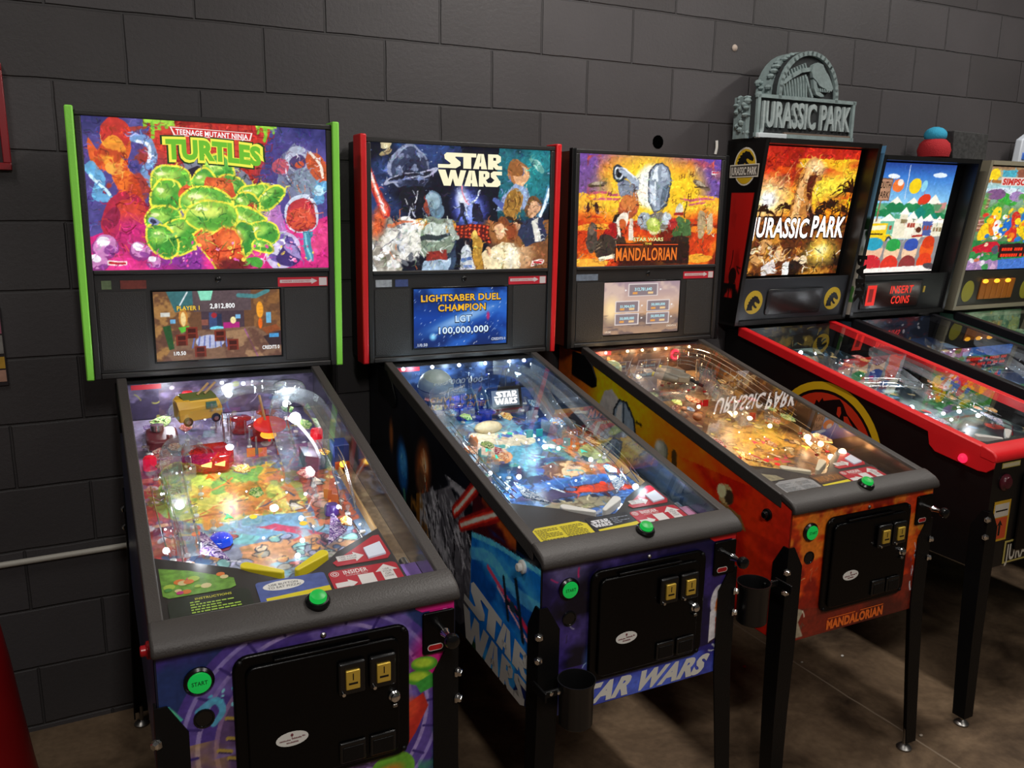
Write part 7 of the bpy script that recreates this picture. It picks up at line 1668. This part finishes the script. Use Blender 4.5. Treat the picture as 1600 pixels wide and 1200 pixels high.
A.grad([(0, '5c8cb4'), (.4, '7ca8c4'), (.42, '243c24'), (.5, '14281a'), (.55, '2c4c30'), (.62, 'b8b0a0'), (1, 'd0c8b8')]).cloud('dce4e8', 4, 8, 331, .54, .6, .9, 0, 1, .48, .66).cloud('1c1c18', 3, 10, 333, .54, .6, .9, 0, .6, .2, .45).cloud('4c8c3c', 4, 8, 332, .54, .6, .9, 0, 1, .82, .92)
art_panel('backbox_side_print', A, lambda U, V: (np.full(U.shape, -.3312), -((-.225) + U * (bvj(1.98 - .76 * V) - .002 + .225)), 1.98 - .76 * V), bbs, PRINT)
tx = MB(); put_text(tx, 'PARK', lambda a, b: (-.3318, .05 + b + .0, 1.5 - a), 0, .22, .0, .05, 2); flat_build(tx, 'side_lettering', bbs, pmat('1c1a18'))
dress(fs, dict(cfgj, seed=51, bumper=CLEARRED, bulbs=bulbs_for(52, 26, [])), 1.0, cz); toys_old(fs, sp2, (.9, .94, 1), 2)

# ---- fair machine at the right edge
def title_si(bg, f):
    q = MB(); q.prism([(.16, .095), (.62, .095), (.6, .175), (.18, .175)], lambda a, b, d: f(a, b, .4 + d), 0, .2, tmat('e8d4cc')); q.build('title_board', None, bg, smooth=False)
    tx = MB(); put_text(tx, 'SIMPSONS', lambda a, b: f(a, b, 1.2), .19, .6, .165, .108, 2); flat_build(tx, 'title_lettering', bg, tmat('c83028'))
    q = MB(); rg = random.Random(6)
    for y in (.785, .845):
        x = .41
        while x < .95:
            w_ = rg.uniform(.012, .03); q.prism([(x, y), (x + w_, y), (x + w_, y + .03), (x, y + .03)], lambda a, b, d: f(a, b, 1 + d), 0, .2); x += w_ + rg.choice([.006, .006, .03])
    q.build('segment_display', tmat('ff3c1c'), bg, smooth=False)
def panel_si(spn, f, root):
    for u in (-.235, .235): MB().prism([(u + .045 * math.cos(k * .2618), 1.3 + .055 * math.sin(k * .2618)) for k in range(24)], f, 0, .0012).build('speaker_roundel', mat('roundel_olive', '9c9430', .5), spn, smooth=False)
    for k in range(6):
        u = -.15 + k * .045; MB().prism([(u, 1.255), (u + .041, 1.255), (u + .041, 1.36), (u, 1.36)], f, 0, .01).build('panel_figure', mat('figure_amber', 'a8601c', .5), spn, bevel=.003)
        if k % 2 == 0: MB().ball(Vector(f(u + .02, 1.35, .012)), .014, glow('amber_lamp', 'ffb428', 1.8), 1.5, .6, .8).build('panel_lamp', None, spn)
si, fsi, cabi, _ = classic(dict(name='si', label='pinball machine cut by the right edge, colourful crowd backglass', x=3.93, y=.05, body='5c8c78', bbcol='8f8874', rail=mat('rail_blackish', '1c1c20', .35), fbtn=RED,
    recess=.012, T=1.942, gz=(1.41, 1.915), glass=art_fair, title=title_si, panel='34322c', panel_fn=panel_si, field=lambda: field_mixed(341, '6c9c78', ['4c8c5c', 'b0d0b0', 'e8d048', '8cb8a0', 'd87848', '5c9c98']), blade=mat('blade_black', '141416', .12, .5),
    backart=lambda: wall_strip(343, '7c9c80', ['a8c8a8', '5c8c70', 'd0c870', '4c6c5c']), card=GREYCARD))
dress(fsi, dict(cfgj, seed=61, bulbs=bulbs_for(62, 20, [])), 1.0, cz); toys_old(fsi, si, (.95, 1, .9), 3)

# ------------------------------------------------------------------ things standing on the backboxes
def topper():
    t = thing('topper_sign', 'stone grey arched topper sign with a skeleton relief, on the red-railed black machine', 'sign', (2.425, .12, 1.9865), (0, 0, R(-.7)))
    st = mat('carved_stone', '7c8c8c', .7, bump=.5, bscale=70, vscale=30, var=.35); dk = mat('carved_recess_shade', '24282a', .8, bump=.4, bscale=60)  # recess stone coloured darker to paint in its shade
    hw, h, r, at = .272, .165, .163, .355
    arch = [(-hw, 0), (hw, 0), (hw, h), (.165, h)] + [(.165 * math.cos(t * math.pi / 16), h + .02 + .17 * math.sin(t * math.pi / 16)) for t in range(17)] + [(-.165, h), (-hw, h)]
    rg = random.Random(2)
    mb = MB().prism([(x - .02, y) for x, y in arch], lambda a, b, d: (a, -d, b), -.105, -.03, st)
    for k in range(46): # ragged rock along the left flank and over the arch
        if k < 22: x, z = -hw - .018 + rg.uniform(-.008, .012), .022 + (k % 11) * .0138
        else:
            a = math.pi * (.5 + (k % 12) * .045); x, z = .168 * math.cos(a) - .02, h + .015 + .165 * math.sin(a)
        mb.ball((x, rg.uniform(.03, .095), z), rg.uniform(.011, .019), st, 1, 1, rg.uniform(.5, .9), 8)
    mb.prism(arch, lambda a, b, d: (a, -d, b), -.03, 0, dk)
    base = mb.build('sign_slab', None, t, smooth=False)
    q = MB()
    def bar(pts, wd, d0=0, d1=.014):
        for i in range(len(pts) - 1):
            a, b = Vector(pts[i]), Vector(pts[i + 1]); d = (b - a).normalized(); n = Vector((-d.y, d.x)) * wd / 2; e = d * wd * .3
            q.prism([tuple(a - e - n), tuple(b + e - n), tuple(b + e + n), tuple(a - e + n)], lambda x, y, k: (x, -k, y), d0, d1)
    bar([(-hw, .013), (hw, .013)], .016); bar([(-hw + .007, .01), (-hw + .007, h)], .014); bar([(hw - .007, .01), (hw - .007, h)], .014); bar([(-hw, h), (hw, h)], .014)
    bar([(.158 * math.cos(t * math.pi / 20), h + .018 + .163 * math.sin(t * math.pi / 20)) for t in range(21)], .017)
    bar([(.158, h), (.158, h + .02)], .016); bar([(-.158, h), (-.158, h + .02)], .016)
    q.build('raised_border', st, base, smooth=False)
    q = MB(); o = q
    # skull, jaw, spine and ribs
    S = lambda pts: q.prism(pts, lambda x, y, k: (x, -k, y), 0, .018)
    S([(.0, .275), (.005, .3), (.03, .312), (.06, .306), (.075, .285), (.1, .262), (.118, .235), (.128, .215), (.12, .203), (.108, .207), (.098, .2), (.085, .212), (.07, .215), (.05, .222), (.03, .24), (.01, .252)])
    S([(.012, .245), (.03, .235), (.045, .2), (.075, .188), (.08, .18), (.06, .178), (.035, .186), (.02, .21)])
    bar([(-.14, .225), (-.1, .25), (-.05, .275), (.005, .285)], .016, 0, .013)
    for k in range(9):
        x, z = -.135 + k * .0145, .236 + k * .0055; bar([(x, z), (x - .012, z + .024)], .006, 0, .01)
    for k in range(9):
        x, z = -.14 + k * .0145, .22 + k * .005; bar([(x, z), (x + .006, z - .022), (x + .014, .172)], .006, 0, .01)
    bar([(-.02, .25), (.0, .21), (.02, .176)], .01, 0, .012)
    for k in range(6): bar([(.04 + k * .013, .212 - k * .001), (.042 + k * .013, .2)], .004, 0, .02)
    q.build('skeleton_relief', st, base, smooth=False)
    lt = MB()
    for s, x0, x1 in (('JURASSIC', -.245, .055), ('PARK', .075, .25)):
        g = MB(); put_text(g, s, lambda a, b: (a, b, 0), x0, x1, .048, .15, 1)
        n = len(g.v); lt.add([(a, -.013, b) for a, b, _ in g.v], g.f)
        # walls of the letters
        ed = {}
        for fc in g.f:
            for i in range(len(fc)):
                e = (fc[i], fc[(i + 1) % len(fc)]); k2 = tuple(sorted(e)); ed[k2] = ed.get(k2, 0) + 1
        for (a, b), c in ed.items():
            if c == 1: lt.add([(g.v[a][0], -.013, g.v[a][1]), (g.v[b][0], -.013, g.v[b][1]), (g.v[b][0], 0, g.v[b][1]), (g.v[a][0], 0, g.v[a][1])], [(0, 1, 2, 3)])
    lt.build('sign_lettering', mat('carved_letter', '98a4a4', .7, bump=.5, bscale=90, vscale=40, var=.35), base, smooth=False)
    MB().box(-hw, -.12, -.03, .0, 0, .02).build('sign_foot', mat('pale_foot', 'c4ccd0', .5), t, bevel=.003)
    MB().box(-.12, hw - .01, -.012, .0, 0, .028).build('front_card', mat('card_brown', '6c5c50', .6), t, bevel=.001)
topper()

t = thing('plush_toy', 'small round red plush with a blue top, beside the speckled plaque on a backbox', 'plush toy', (3.335, .18, 1.9425))
MB().lathe((0, 0, 0), (0, 0, 1), [(.04, 0), (.068, .01), (.075, .04), (.066, .072), (.048, .09), (.016, .096)], 28).build('plush_body', mat('plush_red', 'a81c24', .9, bump=.5, bscale=200), t)
MB().ball((0, 0, .11), .048, None, 1.1, 1.05, .8, 24).build('plush_top', mat('plush_blue', '2f9cc0', .9, bump=.5, bscale=200), t)
o = MB().prism([(-.125, 0), (.125, 0), (.13, .13), (-.13, .135)], lambda a, b, d: (a, d, b), -.025, .025).build('speckled_plaque', mat('speckled_grey', '343434', .8, bump=.9, bscale=50, vscale=60, var=1.0), None, bevel=.004)
o.location = (3.565, .18, 1.9425); tag(o, 'dark grey speckled rectangular plaque beside the red plush toy', 'plaque')
t = thing('topper_figure', 'white and blue topper cut by the right edge, on the rightmost machine', 'topper', (4.06, .2, 1.9425))
MB().prism([(-.07, 0), (.1, 0), (.1, .14), (.02, .16), (-.055, .12)], lambda a, b, d: (a, d, b), -.02, .02).build('topper_board', mat('topper_white', 'd0d8e4', .35), t, bevel=.006)
MB().prism([(-.05, .02), (.03, .015), (.02, .05), (-.045, .055)], lambda a, b, d: (a, d, b), -.026, -.018).build('topper_patch', mat('topper_blue', '3c6cc8', .35), t, bevel=.003)

# ------------------------------------------------------------------ cup holders on the front legs
def cup(x, y, z, label, yaw):
    t = thing('cup_holder', label, 'cup holder', (x, y, z), (0, 0, yaw), 'black cup holders')
    c = MB().lathe((0, 0, 0), (0, 0, 1), [(.002, 0), (.036, 0), (.04, .004), (.0415, .1), (.045, .112), (.0455, .115), (.043, .115), (.0395, .1), (.037, .008), (.002, .006)], 32)
    c.build('cup', mat('cup_black', '0f0f10', .3), t)
    b = MB().box(-.085, -.035, -.004, .004, .088, .104).box(-.09, -.084, -.012, .05, .082, .106)
    b.build('bracket', BLACK, t, bevel=.002)
    for px, pz in ((-.07, .098), (-.05, .096)): MB().lathe((px, -.004, pz), (0, -1, 0), [(.005, 0), (.005, .003), (.002, .004)], 8).build('bracket_screw', CHROME, t)
def place_cup(m, u, v, z, label, yaw=0):
    a = m.rotation_euler; p = Vector((m.location.x, m.location.y, 0)) + Vector((math.cos(a.z) * u + math.sin(a.z) * v, math.sin(a.z) * u - math.cos(a.z) * v, 0))
    cup(p.x, p.y, z, label, a.z + yaw)
place_cup(m2, -.218, 1.192, .522, 'black cup holder on the front leg of the red-railed starfield machine', 0)
place_cup(m3, -.437, 1.165, .625, 'black cup holder on the left front leg of the orange machine', R(180))

# ------------------------------------------------------------------ on the wall and floor
t = thing('conduit', 'pale metal conduit along the wall left of the lime-railed machine', 'pipe', (-1.0, WALL_Y, .594))
MB().tube([(-.9, -.012, 0), (.72, -.012, .004), (1.4, -.012, .006)], .0095, 16).build('pipe', mat('galvanised', 'ccc8bc', .45, .0, bump=.2), t)
for x in (-.3, .76): MB().box(x - .012, x + .012, -.024, 0, -.03, .02).build('pipe_strap', STEEL, t, bevel=.002)
t = thing('picture_frame', 'red framed picture cut by the left edge, high on the wall', 'picture', (-.62, WALL_Y, 1.94))
MB().box(-.125, .125, -.012, -.001, -.14, .14).build('frame_backing', mat('frame_art', '2c1418', .5), t, smooth=False)
fr = MB()
for x0, x1, z0, z1 in ((-.135, .128, -.147, -.127), (-.135, .128, .127, .147), (-.135, -.115, -.127, .127), (.108, .128, -.127, .127)): fr.box(x0, x1, -.024, 0, z0, z1)
fr.build('frame', mat('frame_red', '8c1a22', .35), t, bevel=.002)
MB().prism([(.02, -.1), (.1, -.12), (.1, .05), (.06, .02)], lambda a, b, d: (a, -d, b), .012, .0128).build('picture_shape', mat('frame_pink', 'a86478', .5), t, smooth=False)
t = thing('wall_picture', 'narrow pink, grey and yellow poster sliver at the left edge below the red frame', 'poster', (-.66, WALL_Y, 1.28))
MB().box(-.10, .098, -.008, 0, -.118, .118).build('poster_board', mat('poster_dark', '241c20', .6), t, bevel=.001)
for z0, z1, c in ((.04, .11, 'a05c70'), (-.02, .035, '8c8884'), (-.065, -.03, 'c89c34'), (-.105, -.07, 'b88c78')):
    MB().box(-.09, .094, -.0095, -.008, z0, z1).build('poster_band', mat('poster_' + c, c, .5, vscale=40, var=.4), t, smooth=False)
t = thing('waste_bin', 'red tapered bin cut by the left edge, below the wall conduit', 'bin', (-.80, -.32, 0))
MB().lathe((0, 0, 0), (0, 0, 1), [(.01, 0), (.27, 0), (.275, .02), (.262, .12), (.243, .27), (.228, .42), (.215, .56), (.20, .68), (.17, .74), (.06, .77), (.01, .772)], 44).build('bin_body', mat('bin_red', '9c1218', .35), t)
MB().lathe((0, 0, .735), (0, 0, 1), [(.172, 0), (.176, .004), (.13, .03), (.06, .04)], 44).build('bin_lid', mat('bin_red', '9c1218', .35), t)
o = MB().lathe((0, 0, 0), (0, -1, 0), [(.027, -.004), (.027, .0015), (.02, .0018), (.001, .0018)], 12).build('wall_hole', mat('hole_shade_black', '030303', 1, spec=0), None); o.location = (1.806, WALL_Y, 1.966); tag(o, 'dark round hole in the block wall above the orange machine', 'wall hole')  # flat black disc, its colour stands in for shade inside the hole
o = MB().lathe((0, 0, 0), (0, -1, 0), [(.014, -.004), (.014, .002), (.009, .008), (.001, .010)], 14).build('wall_anchor', mat('anchor_pale', 'b8a89c', .6), None); o.location = (2.178, WALL_Y, 2.36); tag(o, 'small pale wall plug upper left of the arched topper sign', 'wall plug')
o = MB().tube(sm([(0, 0, 0), (.002, -.004, .025), (.0, -.004, .055)], 5), .006, 8).build('cable_end', WHITE, None); o.location = (2.10, WALL_Y - .01, 1.928); tag(o, 'short white cable end on the wall left of the arched topper', 'cable')
for x, y, c, r, lb in ((1.777, -.433, 'c03030', .007, 'tiny red candy lying on the dark floor'), (2.178, -.541, 'd8d4cc', .006, 'white crumb on the floor right of the orange machine front'), (2.0, -.505, 'b8b0a4', .005, 'pale crumb under the orange machine front'), (2.01, -1.02, 'a89c8c', .006, 'beige pebble beside the orange machine right foot')):
    o = MB().ball((0, 0, r * .6), r, mat('crumb_' + c, c, .6), 1.2, .9, .6, 10).build('floor_crumb', None, None); o.location = (x, y, 0); tag(o, lb, 'crumb')
for o in list(bpy.data.objects):
    if o.type == 'MESH' and len(o.data.materials) == 0: o.data.materials.append(WHITE)
